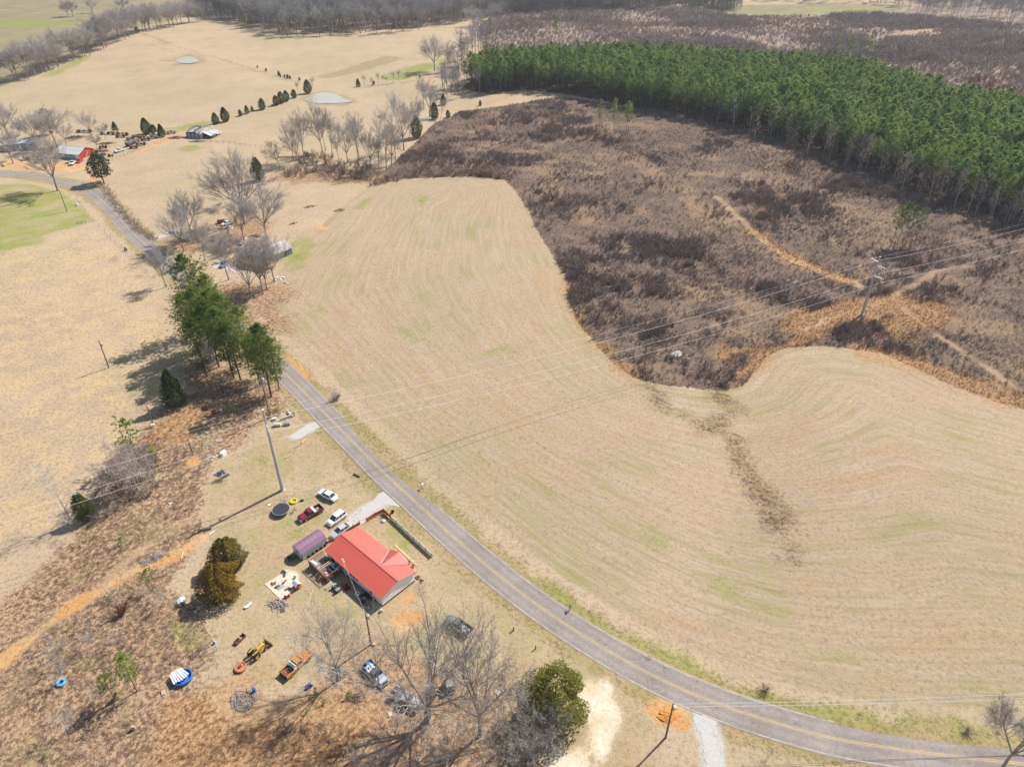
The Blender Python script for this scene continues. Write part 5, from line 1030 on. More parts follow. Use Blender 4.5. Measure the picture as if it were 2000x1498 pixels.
small('propane_tank', 'white and blue gas bottle at the back corner of the pale shed', 'gas bottle', sm @ Vector((SX+0.35, SY-0.4, 0)), 0, [('tank', MB().lathe([(0,0),(0.2,0.02),(0.22,0.9),(0.15,1.1),(0.05,1.15),(0,1.15)],12), WHITE), ('valve', MB().box((0,0,1.2),(0.08,0.08,0.12)), BLUE), ('label_band', MB().lathe([(0.225,0.35),(0.225,0.6)],12), BLUE)])
# ------------------------------------------------------------ fences round the front yard
def panel_fence(name, label, pts, z, panel_m, post_m, plen, slats=0, thick=0.05, post_up=0.15, group=None):
    P = [G(*q) for q in pts]; t = thing(name, label, 'fence', P[0], 0, group); o = P[0]
    for a, b in zip(P[:-1], P[1:]):
        L = (b-a).length; n = max(1, round(L/plen)); rz = math.atan2((b-a).y, (b-a).x)
        if slats: sl = MB(); [sl.box((0,0,z*(0.12+0.86*(k+0.5)/slats)),(L/n-0.08,thick,z*0.86/slats*0.86)) for k in range(slats)]; pmesh = sl.mesh('panel', panel_m)
        else: pmesh = MB().box((0,0,z/2+0.04),(L/n-0.08,thick,z-0.06)).box((0,thick,z*0.85),(L/n-0.08,0.04,0.08)).box((0,thick,z*0.2),(L/n-0.08,0.04,0.08)).mesh('panel', panel_m)
        for k in range(n):
            c = a.lerp(b, (k+0.5)/n); q = obj('panel', pmesh, t, c-o, rz)
            MB().box((0,0,(z+post_up)/2-0.1),(0.1,0.1,z+post_up+0.2)).build('post', post_m, t, a.lerp(b, k/n)-o, rz)
    MB().box((0,0,(z+post_up)/2-0.1),(0.1,0.1,z+post_up+0.2)).build('post', post_m, t, P[-1]-o, 0)
    return t
panel_fence('board_fence', 'orange stained board fence at the corner of the front yard', [(716,1020),(733,1009),(750,1001),(763,1013)], 1.15, ORANGEW, ORANGEW, 1.9, 4)
panel_fence('panel_fence', 'grey panel fence with dark posts running beside the road', [(764,1014),(844,1088)], 0.95, GREYP, BLACK, 2.0)
panel_fence('rail_fence', 'low brown rail fence between the shed and the house', [(603,1086),(637,1064),(668,1046),(703,1024)], 0.8, DECKW, DECKW, 2.0, 2, 0.06)
for (bx, by) in [(859,1100),(876,1115),(845,1097)]:
    p = G(bx, by); MB().tube((0,0,-0.2),(0,0,1.2),0.04,0.04,6).build('metal_post', STEEL, None, p); tag(bpy.data.objects['metal_post' if 'metal_post' in bpy.data.objects and not bpy.data.objects['metal_post'].get('label') else [q.name for q in COL.objects if q.name.startswith('metal_post') and not q.get('label')][0]], 'bare metal fence post beyond the end of the grey panel fence', 'post', 'bare posts beyond the panel fence')
def single(name, label, cat, B, m_, loc, rz=0, group=None): return tag(B.build(name, m_, None, loc, rz), label, cat, group)
for i, (bx, by, h) in enumerate([(1003,1231,0.9),(1046,1267,0.95)]): single('fence_post', 'stout dark wooden post standing alone in the yard by the road', 'post', MB().tube((0,0,-0.2),(0,0,h),0.11,0.10,8).box((0,0,h+0.02),(0.16,0.16,0.04)), POLEW, G(bx, by), 0, 'lone wooden posts by the road')
single('stump', 'pale tree stump with sawdust near the foot of the yard pole', 'stump', MB().lathe([(0.32,-0.1),(0.28,0.25),(0.26,0.35),(0,0.36)],10), PINEW, G(731,1259))
single('stump', 'white stump at the near corner of the house', 'stump', MB().lathe([(0.3,-0.1),(0.26,0.5),(0.24,0.6),(0,0.62)],10), CONC, G(745,1194))
single('boulder', 'rounded rock in the front yard beside the bush', 'rock', MB().lathe([(0.55,-0.1),(0.6,0.1),(0.4,0.35),(0,0.42)],9), CONC, G(749,1018))
o = tag(obj('bush', BUSH[0], None, G(750,1010), 0), 'small yellowish bush inside the corner of the orange fence', 'bush'); o.scale = (1.2,1.2,0.9)
single('garden_edging', 'pale boards laid as edging across the front yard', 'boards', MB().bar((0,0,0.05),(G(814,1104)-G(771,1064)).to_tuple()[:2]+(0.05,),0.35,0.08), PINEW, G(771,1064))
for i, q in enumerate(((798,1100),(806,1107))):
    small('garden_chair', 'orange wooden garden chair in front of the porch', 'chair', G(*q), HRZ+2.4, [('seat', MB().box((0,0,0.33),(0.6,0.6,0.06)), ORANGEW), ('backrest', MB().box((-0.33,0,0.7),(0.06,0.6,0.75),0,-0.3), ORANGEW)]+[('leg', MB().box((sx*0.25,sy*0.27,0.15),(0.07,0.07,0.3)), ORANGEW) for sx in (-1,1) for sy in (-1,1)]+[('armrest', MB().box((0,sy*0.34,0.55),(0.65,0.1,0.04)), ORANGEW) for sy in (-1,1)], 'orange garden chairs by the porch')
single('rock_border', 'heap of brown stones at the house corner facing the road', 'stones', (lambda B, r: [B.box((r.uniform(-.4,.4), r.uniform(-1.4,1.4), 0.08), (r.uniform(.15,.4), r.uniform(.15,.4), .22), r.uniform(0,3), 0, 0, 0.7) for _ in range(34)] and B)(MB(), random.Random(3)), RUST, HL(8.6,0.4), HRZ)
single('mailbox', 'grey mailbox on a post beside the road verge', 'mailbox', MB().box((0,0,0.5),(0.1,0.1,1.1)).box((0,0,1.12),(0.25,0.5,0.28),0,0,0,0.7,1), DARKW, G(1113,1191))
single('mailbox', 'white mailbox leaning by the field opposite the gravel drive', 'mailbox', MB().box((0,0,0.5),(0.1,0.1,1.1)).box((0,0,1.12),(0.25,0.5,0.28),0,0,0,0.7,1), WHITE, G(826,953))
single('bucket', 'dark pot behind the orange fence corner', 'pot', MB().lathe([(0,0),(0.28,0),(0.34,0.5),(0.28,0.5),(0.24,0.1),(0,0.1)],10), BLACK, G(767,1001))

# ------------------------------------------------------------ vehicles
def paint(name, col, rough=0.3, worn=None, amt=0.0): return mat('paint_'+name, col, rough, 0.05, 1.5, spec=0.55, coat=0.3, col2=worn, amt=amt, thresh=0.52)
def wheel(t, x, y, r, w, rimm):
    s = 1 if y > 0 else -1
    o = MB().lathe([(r*0.62,-w/2),(r*0.92,-w/2),(r,-w/4),(r,w/4),(r*0.92,w/2),(r*0.62,w/2)], 16, axis='Y').build('wheel', RUBBER, t, (x,y,r))
    MB().lathe([(0,s*w*0.32),(r*0.3,s*w*0.38),(r*0.64,s*w*0.30),(r*0.64,s*w*0.5)], 14, axis='Y').build('rim', rimm, o)
def body_loft(st, zb):
    B = MB(); secs = []
    for x, zt, hw in st:
        zm = zb+(zt-zb)*0.55
        secs.append([Vector((x,-hw*0.93,zb)),Vector((x,-hw,zm)),Vector((x,-hw*0.97,zt-0.05)),Vector((x,-hw*0.86,zt)),Vector((x,hw*0.86,zt)),Vector((x,hw*0.97,zt-0.05)),Vector((x,hw,zm)),Vector((x,hw*0.93,zb))])
    return B.loft(secs)
def cabin(t, xb0, xb1, xt0, xt1, z0, z1, wb, wt, body, doors=2, glassm=None, rear=True):
    """greenhouse: pillars and roof in body colour, panes set just proud of the openings"""
    gl = glassm or GLASS
    B = MB(); b = [Vector((xb0,-wb,z0)),Vector((xb1,-wb,z0)),Vector((xb1,wb,z0)),Vector((xb0,wb,z0))]; u = [Vector((xt0,-wt,z1)),Vector((xt1,-wt,z1)),Vector((xt1,wt,z1)),Vector((xt0,wt,z1))]
    B.add(b+u, [(0,1,5,4),(1,2,6,5),(2,3,7,6),(3,0,4,7)]); B.box(((xt0+xt1)/2,0,z1+0.02),(xt1-xt0+0.02,2*wt+0.02,0.06)); B.build('cabin', body, t)
    def pane(name, a, b_, c, d, m=0.1, n=0.1):
        cen = (a+b_+c+d)/4; nor = (b_-a).cross(d-a).normalized(); e = 0.015
        if nor.dot(cen-Vector(((xb0+xb1)/2,0,(z0+z1)/2-0.2))) < 0: nor = -nor
        q = [p+(cen-p)*m+nor*e for p in (a,b_,c,d)]; q2 = [p-nor*0.02 for p in q]
        MB().add(q+q2, [(0,1,2,3),(7,6,5,4),(0,1,5,4),(1,2,6,5),(2,3,7,6),(3,0,4,7)]).build(name, gl, t)
    pane('windshield', b[1], b[2], u[2], u[1])
    if rear: pane('rear_window', b[3], b[0], u[0], u[3])
    for s, (k0, k1) in ((-1,(0,1)),(1,(3,2))):
        for d in range(doors):
            f0, f1 = d/doors, (d+1)/doors
            pane('side_window', b[k0].lerp(b[k1], f0), b[k0].lerp(b[k1], f1), u[k0].lerp(u[k1], f1), u[k0].lerp(u[k1], f0), 0.14)
def lights(t, L, zf, zr, hw):
    for s in (-1,1):
        MB().box((L/2-0.03, s*hw*0.78, zf),(0.08,0.3,0.14)).build('headlight', mat('lamp_glass', (0.72,0.72,0.70), 0.15), t)
        MB().box((-L/2+0.03, s*hw*0.82, zr),(0.08,0.22,0.2)).build('tail_light', mat('lamp_red', (0.35,0.01,0.01), 0.2), t)
def sedan(label, f, r, col, L=4.8, W=1.80, kind='sedan', name='sedan', cat='car', rims=CHROME, lift=3):
    a, b = G(f[0], f[1]+lift), G(r[0], r[1]+lift); c = (a+b)/2; c.z = zat(c.x, c.y); t = thing(name, label, cat, c, math.atan2((a-b).y, (a-b).x))
    h = W/2; k = L/4.8
    if kind == 'sedan':
        st = [(-2.4,.62,.72),(-2.34,.82,.80),(-2.15,.93,.86),(-1.3,.97,.9),(0.9,.96,.9),(1.7,.88,.88),(2.2,.76,.82),(2.38,.62,.72),(2.4,.45,.66)]
        body_loft([(x*k,z,w_*h/0.9) for x,z,w_ in st], 0.24).build('body', col, t, smooth=False)
        cabin(t, -1.75*k, 1.25*k, -1.05*k, 0.35*k, 0.94, 1.40, h*0.88, h*0.66, col)
    else:
        st = [(-2.2,.70,.80),(-2.15,.95,.86),(-1.9,1.0,.9),(0.9,1.0,.9),(1.7,.95,.88),(2.1,.82,.82),(2.22,.62,.70)]
        body_loft([(x*k,z,w_*h/0.9) for x,z,w_ in st], 0.28).build('body', col, t)
        cabin(t, -2.1*k, 1.35*k, -1.75*k, 0.45*k, 0.98, 1.58, h*0.9, h*0.72, col, 3)
    for x in (-1.4*k, 1.42*k):
        for y in (-1,1): wheel(t, x, y*(h-0.1), 0.32, 0.22, rims)
    lights(t, L-0.05, 0.66, 0.80, h)
    for x in (-1,1): MB().box((x*(L/2-0.02),0,0.42),(0.1,W*0.82,0.16)).build('bumper', col, t)
    return t
def pickup(label, f, r, col, L=5.3, W=1.92, bedm=None, bumperm=CHROME, hoodm=None, lift=3, name='pickup_truck', glassm=None, extra=None):
    a, b = G(f[0], f[1]+lift), G(r[0], r[1]+lift); c = (a+b)/2; c.z = zat(c.x, c.y); t = thing(name, label, 'pickup', c, math.atan2((a-b).y, (a-b).x)); k = L/5.3; h = W/2
    body_loft([(-0.35*k,1.05,h),(0.9*k,1.05,h),(1.0*k,1.06,h*0.98),(2.45*k,1.0,h*0.95),(2.58*k,0.92,h*0.9),(2.6*k,0.5,h*0.88)], 0.42).build('body', col, t)
    cabin(t, -0.45*k, 1.05*k, -0.32*k, 0.55*k, 1.04, 1.68, h*0.93, h*0.76, col, 1, glassm)
    MB().box((1.72*k,0,1.045),(1.35*k,h*1.55,0.05)).build('hood', hoodm or col, t)
    bm_ = bedm or col; x0, x1 = -2.58*k, -0.5*k
    MB().box(((x0+x1)/2,0,0.62),(x1-x0,W-0.1,0.1)).build('bed_floor', bm_, t)
    for s in (-1,1): MB().box(((x0+x1)/2,s*(h-0.06),0.74),(x1-x0,0.12,0.58)).box(((x0+x1)/2,s*(h-0.06),1.05),(x1-x0,0.16,0.05)).build('bed_side', col, t)
    MB().box((x0+0.04,0,0.76),(0.07,W-0.28,0.52)).build('tailgate', bm_, t)
    for x in (-1.6*k, 1.62*k):
        for y in (-1,1): wheel(t, x, y*(h-0.12), 0.38, 0.26, CHROME)
    lights(t, L-0.02, 0.82, 0.85, h)
    MB().box((L/2+0.02,0,0.52),(0.14,W*0.95,0.2)).build('front_bumper', bumperm, t); MB().box((-L/2+0.0,0,0.50),(0.14,W*0.92,0.16)).build('rear_bumper', bumperm, t)
    MB().box((L/2-0.0,0,0.80),(0.05,W*0.5,0.2)).build('grille', BLACK, t)
    for pn, B, m_ in (extra or []): B.build(pn, m_, t)
    return t
def load(name, label, cat, host, B, m_, loc):
    M = Matrix.Translation(host.location) @ Matrix.Rotation(host.rotation_euler.z, 4, 'Z')
    return tag(B.build(name, m_, None, M @ Vector(loc), host.rotation_euler.z), label, cat)
def heap(seed, n, rx, ry, h, L0, L1, r0, r1):
    B = MB(); rnd = random.Random(seed)
    for _ in range(n):
        a = rnd.uniform(0,6.28); d = math.sqrt(rnd.random()); x, y = rx*d*math.cos(a), ry*d*math.sin(a); L = rnd.uniform(L0,L1); b = rnd.uniform(0,6.28)
        z = h*(1-d)*rnd.uniform(0.2,1.0)+0.05; v = Vector((math.cos(b),math.sin(b),rnd.uniform(-.25,.3)))*L/2
        r = rnd.uniform(r0,r1); p = Vector((x,y,z)); q1, q2 = p-v, p+v; q1.z = max(q1.z, 0.02); q2.z = max(q2.z, 0.02); B.tube(q1, q2, r, r*0.7, 5)
    return B
def rubble(seed, n, rx, ry, s0, s1, h=0.2):
    B = MB(); rnd = random.Random(seed)
    for _ in range(n):
        a = rnd.uniform(0,6.28); d = math.sqrt(rnd.random()); B.box((rx*d*math.cos(a), ry*d*math.sin(a), 0.05+h*(1-d)*rnd.random()), (rnd.uniform(s0,s1), rnd.uniform(s0,s1)*0.7, rnd.uniform(s0,s1)*0.5), rnd.uniform(0,3), rnd.uniform(-.4,.4))
    return B
PW = paint('white', (0.80,0.80,0.80)); PM = paint('maroon', (0.22,0.018,0.03)); PS = paint('silver', (0.46,0.47,0.48), 0.35); PO = paint('orange', (0.58,0.24,0.035), 0.45, (0.42,0.16,0.05), 0.5)
sedan('white sedan parked on the grass near the gravel drive', (622,958), (660,977), PW)
mp = pickup('maroon pickup with a white tool box parked by the trampoline', (585,1016), (630,991), PM, bedm=BLACK, bumperm=WHITE, hoodm=PM, extra=[('tool_box', MB().box((-0.72,0,1.12),(0.45,1.88,0.42)), WHITE)])
load('bed_clutter', 'pale odds and ends lying in the bed of the maroon pickup', 'clutter', mp, rubble(8, 14, 0.5, 0.5, 0.15, 0.4), mat('clutter_grey', (0.42,0.40,0.45), 0.8), (-1.45,0,0.68))
sedan('white hatchback parked beside the silver car on the gravel', (641,1026), (676,1000), PW, 4.5, 1.86, 'suv', 'hatchback')
sedan('silver sedan parked between the white hatchback and the house', (650,1048), (684,1025), PS, 4.8, 1.8)
op = pickup('orange pickup with a rusty open bed on the rough grass', (603,1277), (556,1321), PO, 5.5, 1.98, bedm=RUSTR, bumperm=BLACK, lift=2, extra=[('headache_rack', MB().box((-0.62,0,1.35),(0.12,1.7,0.5)).box((-0.8,0,1.12),(0.4,1.8,0.1)), WHITE)])
load('scrap_load', 'black scrap heaped in the bed of the orange pickup', 'scrap', op, rubble(9, 16, 0.5, 0.6, 0.25, 0.5, 0.35), BLACK, (-1.3,0,0.70))
load('antler_scrap', 'pale forked branch lying in the rusty bed of the orange pickup', 'branch', op, MB().tube((0,0,0.05),(0.5,0.1,0.1),0.05).tube((0.3,0.05,0.08),(0.4,-0.3,0.12),0.04).tube((0.5,0.1,0.1),(0.7,0.4,0.15),0.04), CONC, (-2.2,0.1,0.68))
jc = pickup('dark blue junk pickup heaped with white and blue rubbish', (753,1338), (716,1297), paint('navy', (0.06,0.085,0.13), 0.5, (0.25,0.27,0.30), 0.6), 5.3, 1.9, bedm=BLACK, hoodm=mat('faded_hood', (0.42,0.46,0.52), 0.5), bumperm=STEEL, lift=2)
load('rubbish_heap', 'white and grey rubbish piled in the bed of the dark blue junk pickup', 'rubbish', jc, rubble(10, 40, 0.85, 0.7, 0.2, 0.55, 0.5), mat('rubbish_white', (0.55,0.55,0.56), 0.8, 0.3, 3), (-1.35,0,0.70))
load('blue_tarp', 'crumpled bright blue tarp on the tail of the dark blue junk pickup', 'tarp', jc, MB().lathe([(0.5,0),(0.42,0.25),(0.2,0.36),(0,0.34)],9), BLUE, (-2.2,0.1,0.72))
j2 = pickup('faded grey blue pickup with a ladder under the biggest bare tree', (818,1383), (768,1352), paint('greyblue', (0.22,0.27,0.34), 0.55, (0.40,0.43,0.46), 0.7), 5.5, 1.95, bedm=DARKW, hoodm=mat('faded_hood', (0,0,0)), bumperm=STEEL, lift=2)
lad = MB()
for s in (-.25,.25): lad.bar((-1.6,s,0),(1.6,s,0),0.06,0.09)
for k in range(10): lad.bar((-1.45+0.32*k,-.25,0),(-1.45+0.32*k,.25,0),0.05)
load('ladder', 'grey ladder lying across the bed of the faded grey blue pickup', 'ladder', j2, lad, OLDTIN, (-1.5,0.3,1.14)); load('lumber_pile', 'brown lumber loaded in the bed of the faded grey blue pickup', 'lumber', j2, heap(12, 12, 0.5, 0.4, 0.25, 1.2, 1.9, 0.05, 0.09), WOOD, (-1.5,-0.3,0.70))
t3 = pickup('dark grey pickup half covered by dead branches in the yard', (872,1206), (921,1237), paint('charcoal', (0.07,0.075,0.085), 0.5, (0.18,0.19,0.21), 0.6), 5.3, 1.92, bedm=BLACK, hoodm=mat('dull_hood', (0.16,0.18,0.21), 0.5), bumperm=STEEL, lift=4)
load('bed_rubbish', 'pale rubbish and pipes in the bed of the dark grey pickup', 'rubbish', t3, rubble(13, 24, 0.8, 0.6, 0.15, 0.4, 0.35), mat('rubbish_white', (0,0,0)), (-1.5,0,0.70))
load('fallen_branches', 'tangle of dead branches lying over the dark grey pickup', 'branches', t3, heap(14, 70, 2.4, 1.3, 0.7, 0.8, 2.2, 0.015, 0.035), GREYBR, (0.2,0.6,1.1))
# old cab on a bare frame
a, b = G(886,1343), G(850,1352); oc = thing('old_truck', 'old green truck cab on a bare chassis under the biggest bare tree', 'truck', (a+b)/2, math.atan2((a-b).y,(a-b).x))
MB().box((0.9,0,1.0),(1.5,1.7,1.2),0,0,0,0.86).box((0.9,0,1.66),(1.3,1.5,0.14),0,0,0,0.9).build('cab', mat('faded_green', (0.30,0.33,0.29), 0.7, 0.2, 2, col2=(0.40,0.34,0.28), amt=0.7), oc); MB().box((0.95,0,1.76),(0.12,1.45,0.05)).build('roof_rib', WHITE, oc); MB().box((1.68,0,1.25),(0.06,1.2,0.45)).build('windshield', GLASS, oc)
for s in (-.4,.4): MB().box((-1.3,s,0.6),(3.0,0.14,0.16)).build('frame_rail', RUST, oc)
for k in range(4): MB().box((-2.6+0.8*k,0,0.6),(0.12,0.7,0.1)).build('crossmember', RUST, oc)
for x in (-2.0,0.9):
    for y in (-.8,.8): wheel(oc, x, y, 0.4, 0.25, RUST)
# yellow tractor with blade
a, b = G(519,1262), G(488,1291); tr = thing('tractor', 'yellow tractor with a rusty front blade standing in the yard', 'tractor', (a+b)/2, math.atan2((a-b).y,(a-b).x)); TY = paint('tractor_yellow', (0.62,0.38,0.05), 0.55, (0.35,0.18,0.05), 0.5)
MB().box((0.75,0,0.95),(1.7,0.62,0.55),0,0,0,0.88).build('hood', TY, tr); MB().box((-0.4,0,0.75),(0.9,0.5,0.5)).build('gearbox', TY, tr); MB().box((-0.55,0,1.15),(0.45,0.5,0.1)).box((-0.78,0,1.4),(0.08,0.5,0.45)).build('seat', BLACK, tr)
MB().torus((0.0,0,1.42),0.2,0.025,14,5).build('steering_wheel', BLACK, tr); MB().tube((0.1,0,1.0),(0,0,1.42),0.03).build('steering_column', BLACK, tr)
for s in (-1,1):
    wheel(tr, -0.7, s*0.78, 0.68, 0.36, TY); wheel(tr, 1.25, s*0.62, 0.38, 0.22, TY); MB().box((-0.7,s*0.5,1.38),(1.0,0.2,0.06)).build('fender', TY, tr)
    MB().bar((0.2,s*0.42,0.5),(2.25,s*0.42,0.4),0.09).build('loader_arm', TY, tr)
MB().box((2.35,0,0.42),(0.12,2.0,0.75),0,-0.2).build('blade', RUST, tr); MB().tube((0.9,0.2,1.2),(0.9,0.2,1.75),0.04).build('exhaust', RUST, tr)
a, b = G(478,1298), G(463,1312); bh = thing('rotary_mower', 'orange rotary mower deck behind the yellow tractor', 'mower', (a+b)/2, math.atan2((a-b).y,(a-b).x))
MB().lathe([(0.95,0.18),(0.98,0.42),(0.9,0.46),(0,0.5)],14).build('deck', mat('faded_orange', (0.55,0.20,0.10), 0.7, 0.2, 2, col2=(0.34,0.13,0.07), amt=0.7), bh); MB().box((0,0,0.6),(0.45,0.45,0.28)).build('gearbox', RUST, bh); MB().bar((0.5,0.4,0.5),(1.2,0,0.9),0.07).bar((0.5,-0.4,0.5),(1.2,0,0.9),0.07).build('hitch', RUST, bh); MB().lathe([(0,-.06),(0.22,-.06),(0.22,.06),(0,.06)],10,(-1.2,0,0.22),'Y').build('tail_wheel', RUBBER, bh); MB().bar((-0.7,0,0.5),(-1.2,0,0.3),0.07).build('tail_arm', GREEN, bh)
# trough, tiller, lawn machines
a, b = G(477,1242), G(461,1258); q = thing('feed_trough', 'rusty open metal trough with a strap across on the grass', 'trough', (a+b)/2, math.atan2((a-b).y,(a-b).x)); MB().box((0,0,0.06),(2.1,0.75,0.08)).box((0,0.36,0.28),(2.1,0.06,0.5)).box((0,-0.36,0.28),(2.1,0.06,0.5)).box((1.03,0,0.28),(0.06,0.66,0.5)).box((-1.03,0,0.28),(0.06,0.66,0.5)).build('tank', RUST, q); MB().box((0.1,0,0.56),(0.14,0.85,0.05)).build('strap', CONC, q)
a, b = G(608,1337), G(590,1352); q = thing('tiller', 'blue and red garden tiller below the orange pickup', 'tiller', (a+b)/2, math.atan2((a-b).y,(a-b).x)); MB().box((0.6,0,0.45),(0.5,0.45,0.4)).build('engine', BLUE, q); MB().bar((0.4,0.15,0.5),(-1.3,0.3,0.85),0.07).bar((0.4,-0.15,0.5),(-1.3,-0.3,0.85),0.07).build('handle', BLUE, q); MB().lathe([(0,-.3),(0.25,-.3),(0.25,.3),(0,.3)],10,(0.1,0,0.25),'Y').build('tines', RED, q)
for y in (-.35,.35): wheel(q, 0.75, y, 0.22, 0.12, RED)
a, b = G(573,1087), G(567,1094); q = thing('lawn_tractor', 'green lawn tractor in the shade of the pale shed', 'lawn mower', (a+b)/2, 0.6); MB().box((0.45,0,0.55),(0.8,0.5,0.4),0,0,0,0.85).build('hood', GREEN, q); MB().box((-0.35,0,0.62),(0.45,0.5,0.12)).box((-0.58,0,0.8),(0.08,0.5,0.35)).build('seat', BLACK, q); MB().box((0,0,0.25),(1.0,1.1,0.16)).build('mower_deck', GREEN, q); MB().box((-0.5,0,0.45),(0.5,0.9,0.1)).build('fender', GREEN, q); MB().torus((0.0,0,0.85),0.16,0.02,12,5).build('steering_wheel', BLACK, q)
for x, r_ in ((-0.5,0.26),(0.65,0.19)):
    for y in (-.42,.42): wheel(q, x, y, r_, 0.18, YELLOW)
a, b = G(662,1157), G(653,1146); q = thing('quad_bike', 'dark green quad bike parked behind the house', 'quad bike', (a+b)/2, math.atan2((a-b).y,(a-b).x)); AG = mat('atv_green', (0.07,0.13,0.10), 0.4)
MB().box((0,0,0.62),(1.3,0.42,0.28),0,0,0,0.8).build('body', AG, q); MB().box((-0.2,0,0.86),(0.7,0.34,0.12)).build('seat', BLACK, q); MB().bar((0.5,-0.4,1.05),(0.5,0.4,1.05),0.05).tube((0.45,0,0.7),(0.5,0,1.05),0.03).build('handlebar', BLACK, q)
for x in (-0.65,0.65): MB().box((x,0,0.78),(0.5,1.1,0.06)).build('fender', AG, q); MB().box((x,0,0.86),(0.5,0.7,0.03)).build('rack', STEEL, q)
for x in (-0.62,0.62):
    for y in (-.45,.45): wheel(q, x, y, 0.3, 0.24, BLACK)
a, b = G(672,1140), G(682,1156); q = thing('ride_on_mower', 'red riding mower standing by the yard wall of the house', 'lawn mower', (a+b)/2, math.atan2((a-b).y,(a-b).x)); MB().box((0.4,0,0.5),(0.85,0.55,0.45),0,0,0,0.85).build('hood', RED, q); MB().box((-0.35,0,0.6),(0.45,0.5,0.3)).build('seat', BLACK, q); MB().box((0,0,0.25),(1.2,1.0,0.14)).build('mower_deck', RED, q); MB().torus((0.0,0,0.82),0.16,0.02,12,5).build('steering_wheel', BLACK, q)
for x, r_ in ((-0.5,0.26),(0.6,0.19)):
    for y in (-.4,.4): wheel(q, x, y, r_, 0.18, CHROME)
a = G(716,1172); q = thing('utility_trailer', 'dark empty utility trailer in the shade of the house', 'trailer', a, HRZ); DG = mat('dark_grey', (0,0,0)); MB().box((0,0,0.5),(1.5,2.6,0.08)).build('bed', BLACK, q)
for x in (-.75,.75): MB().box((x,0,0.68),(0.06,2.6,0.3)).build('side_rail', DG, q); wheel(q, x*1.2, 0.0001 if x < 0 else 0.0001, 0.3, 0.18, STEEL)
MB().bar((0,1.3,0.45),(0,2.2,0.4),0.09).build('tongue', DG, q)
# ------------------------------------------------------------ yard toys
tm = thing('trampoline', 'round black trampoline with a silver rim on the lawn', 'trampoline', G(550,1000)); MB().lathe([(0,0.82),(1.62,0.84)],28).build('mat', mat('mat_black', (0.03,0.035,0.045), 0.7), tm); MB().torus((0,0,0.86),1.78,0.06,32,6).build('rim', STEEL, tm); MB().lathe([(1.63,0.86),(1.75,0.88)],28).build('spring_pad', BLACK, tm)
for k in range(6): t_ = k*math.pi/3; MB().tube((1.78*math.cos(t_),1.78*math.sin(t_),0),(1.78*math.cos(t_),1.78*math.sin(t_),0.84),0.035).build('leg', STEEL, tm)
yp = thing('wading_pool', 'yellow inflatable wading pool lying behind the trampoline', 'pool', G(574,980)); MB().torus((0,0,0.2),0.66,0.17,22,8).build('ring', YELLOW, yp); MB().lathe([(0,0.06),(0.55,0.06)],16).build('floor', mat('pool_green', (0.35,0.48,0.06), 0.5), yp)
small('toy_tractor', 'small dark green toy tractor beside the yellow pool', 'toy', G(590,978), 0.4, [('body', MB().box((0,0,0.25),(0.55,0.3,0.3)), GREEN)]+[('wheel', MB().lathe([(0,-.05),(0.15,-.05),(0.15,.05),(0,.05)],10,(x,y,0.15),'Y'), BLACK) for x in (-.2,.2) for y in (-.2,.2)])
def bike(label, p, rz, m_):
    t = thing('bicycle', label, 'bicycle', p, rz)
    for x in (-.5,.5): w_ = MB().torus((0,0,0),0.3,0.025,16,5).build('wheel', RUBBER, t, (x,0,0.32)); w_.rotation_euler.x = math.pi/2
    MB().tube((-.5,0,.32),(0,0,.3),.025).tube((0,0,.3),(.35,0,.75),.03).tube((-.15,0,.78),(.35,0,.75),.03).tube((0,0,.3),(-.15,0,.85),.025).tube((.5,0,.32),(.35,0,.95),.025).build('frame', m_, t); MB().bar((.35,-.25,.97),(.35,.25,.97),.03).build('handlebar', BLACK, t); MB().box((-.15,0,.88),(.22,.12,.06)).build('saddle', BLACK, t)
bike('dark bicycle standing at the right of the trampoline', G(574,1000), 1.1, DARKW); bike('small bicycle leaning near the back of the trampoline', G(552,982), 0.3, STEEL)
single('plastic_lid', 'white plastic lid lying on the lawn left of the trampoline', 'lid', MB().box((0,0,0.05),(0.5,0.4,0.08)), WHITE, G(526,986), 0.4)
single('plank', 'short plank on the lawn near the pale shed', 'plank', MB().box((0,0,0.06),(1.1,0.18,0.1)), WOOD, G(546,1088), 0.75)
pad = GP([(517,1141),(555,1118),(588,1142),(549,1172)]); pc = sum(pad, Vector())/4
sp = MB(); sp.add([(p-pc)*1.0+Vector((0,0,0.0)) for p in pad]+[(p-pc)+Vector((0,0,0.09)) for p in pad], [(3,2,1,0),(4,5,6,7),(0,1,5,4),(1,2,6,5),(2,3,7,6),(3,0,4,7)]); single('concrete_slab', 'pale concrete slab littered with household goods', 'slab', sp, mat('pale_slab', (0.68,0.58,0.46), 0.9, 0.12, 2, col2=(0.50,0.38,0.26), amt=0.6), pc)
def onpad(x, y): q = G(x, y); q.z = zat(q.x, q.y)+0.10; return q
ph = thing('playhouse', 'toy playhouse with red walls and grey roof on the slab', 'playhouse', onpad(581,1147), HRZ); MB().box((0,0,0.5),(1.0,1.2,1.0)).build('wall', RED, ph)
for s in (-1,1): MB().box((s*0.3,0,1.2),(0.75,1.4,0.05),0,s*0.6).build('roof_panel', mat('toy_grey', (0.55,0.58,0.62), 0.6), ph)
for s in (-.3,.3): MB().box((-0.51,s,0.6),(0.04,0.3,0.35)).build('window', WHITE, ph)
MB().box((0.2,-0.61,0.4),(0.4,0.04,0.75)).build('door', YELLOW, ph)
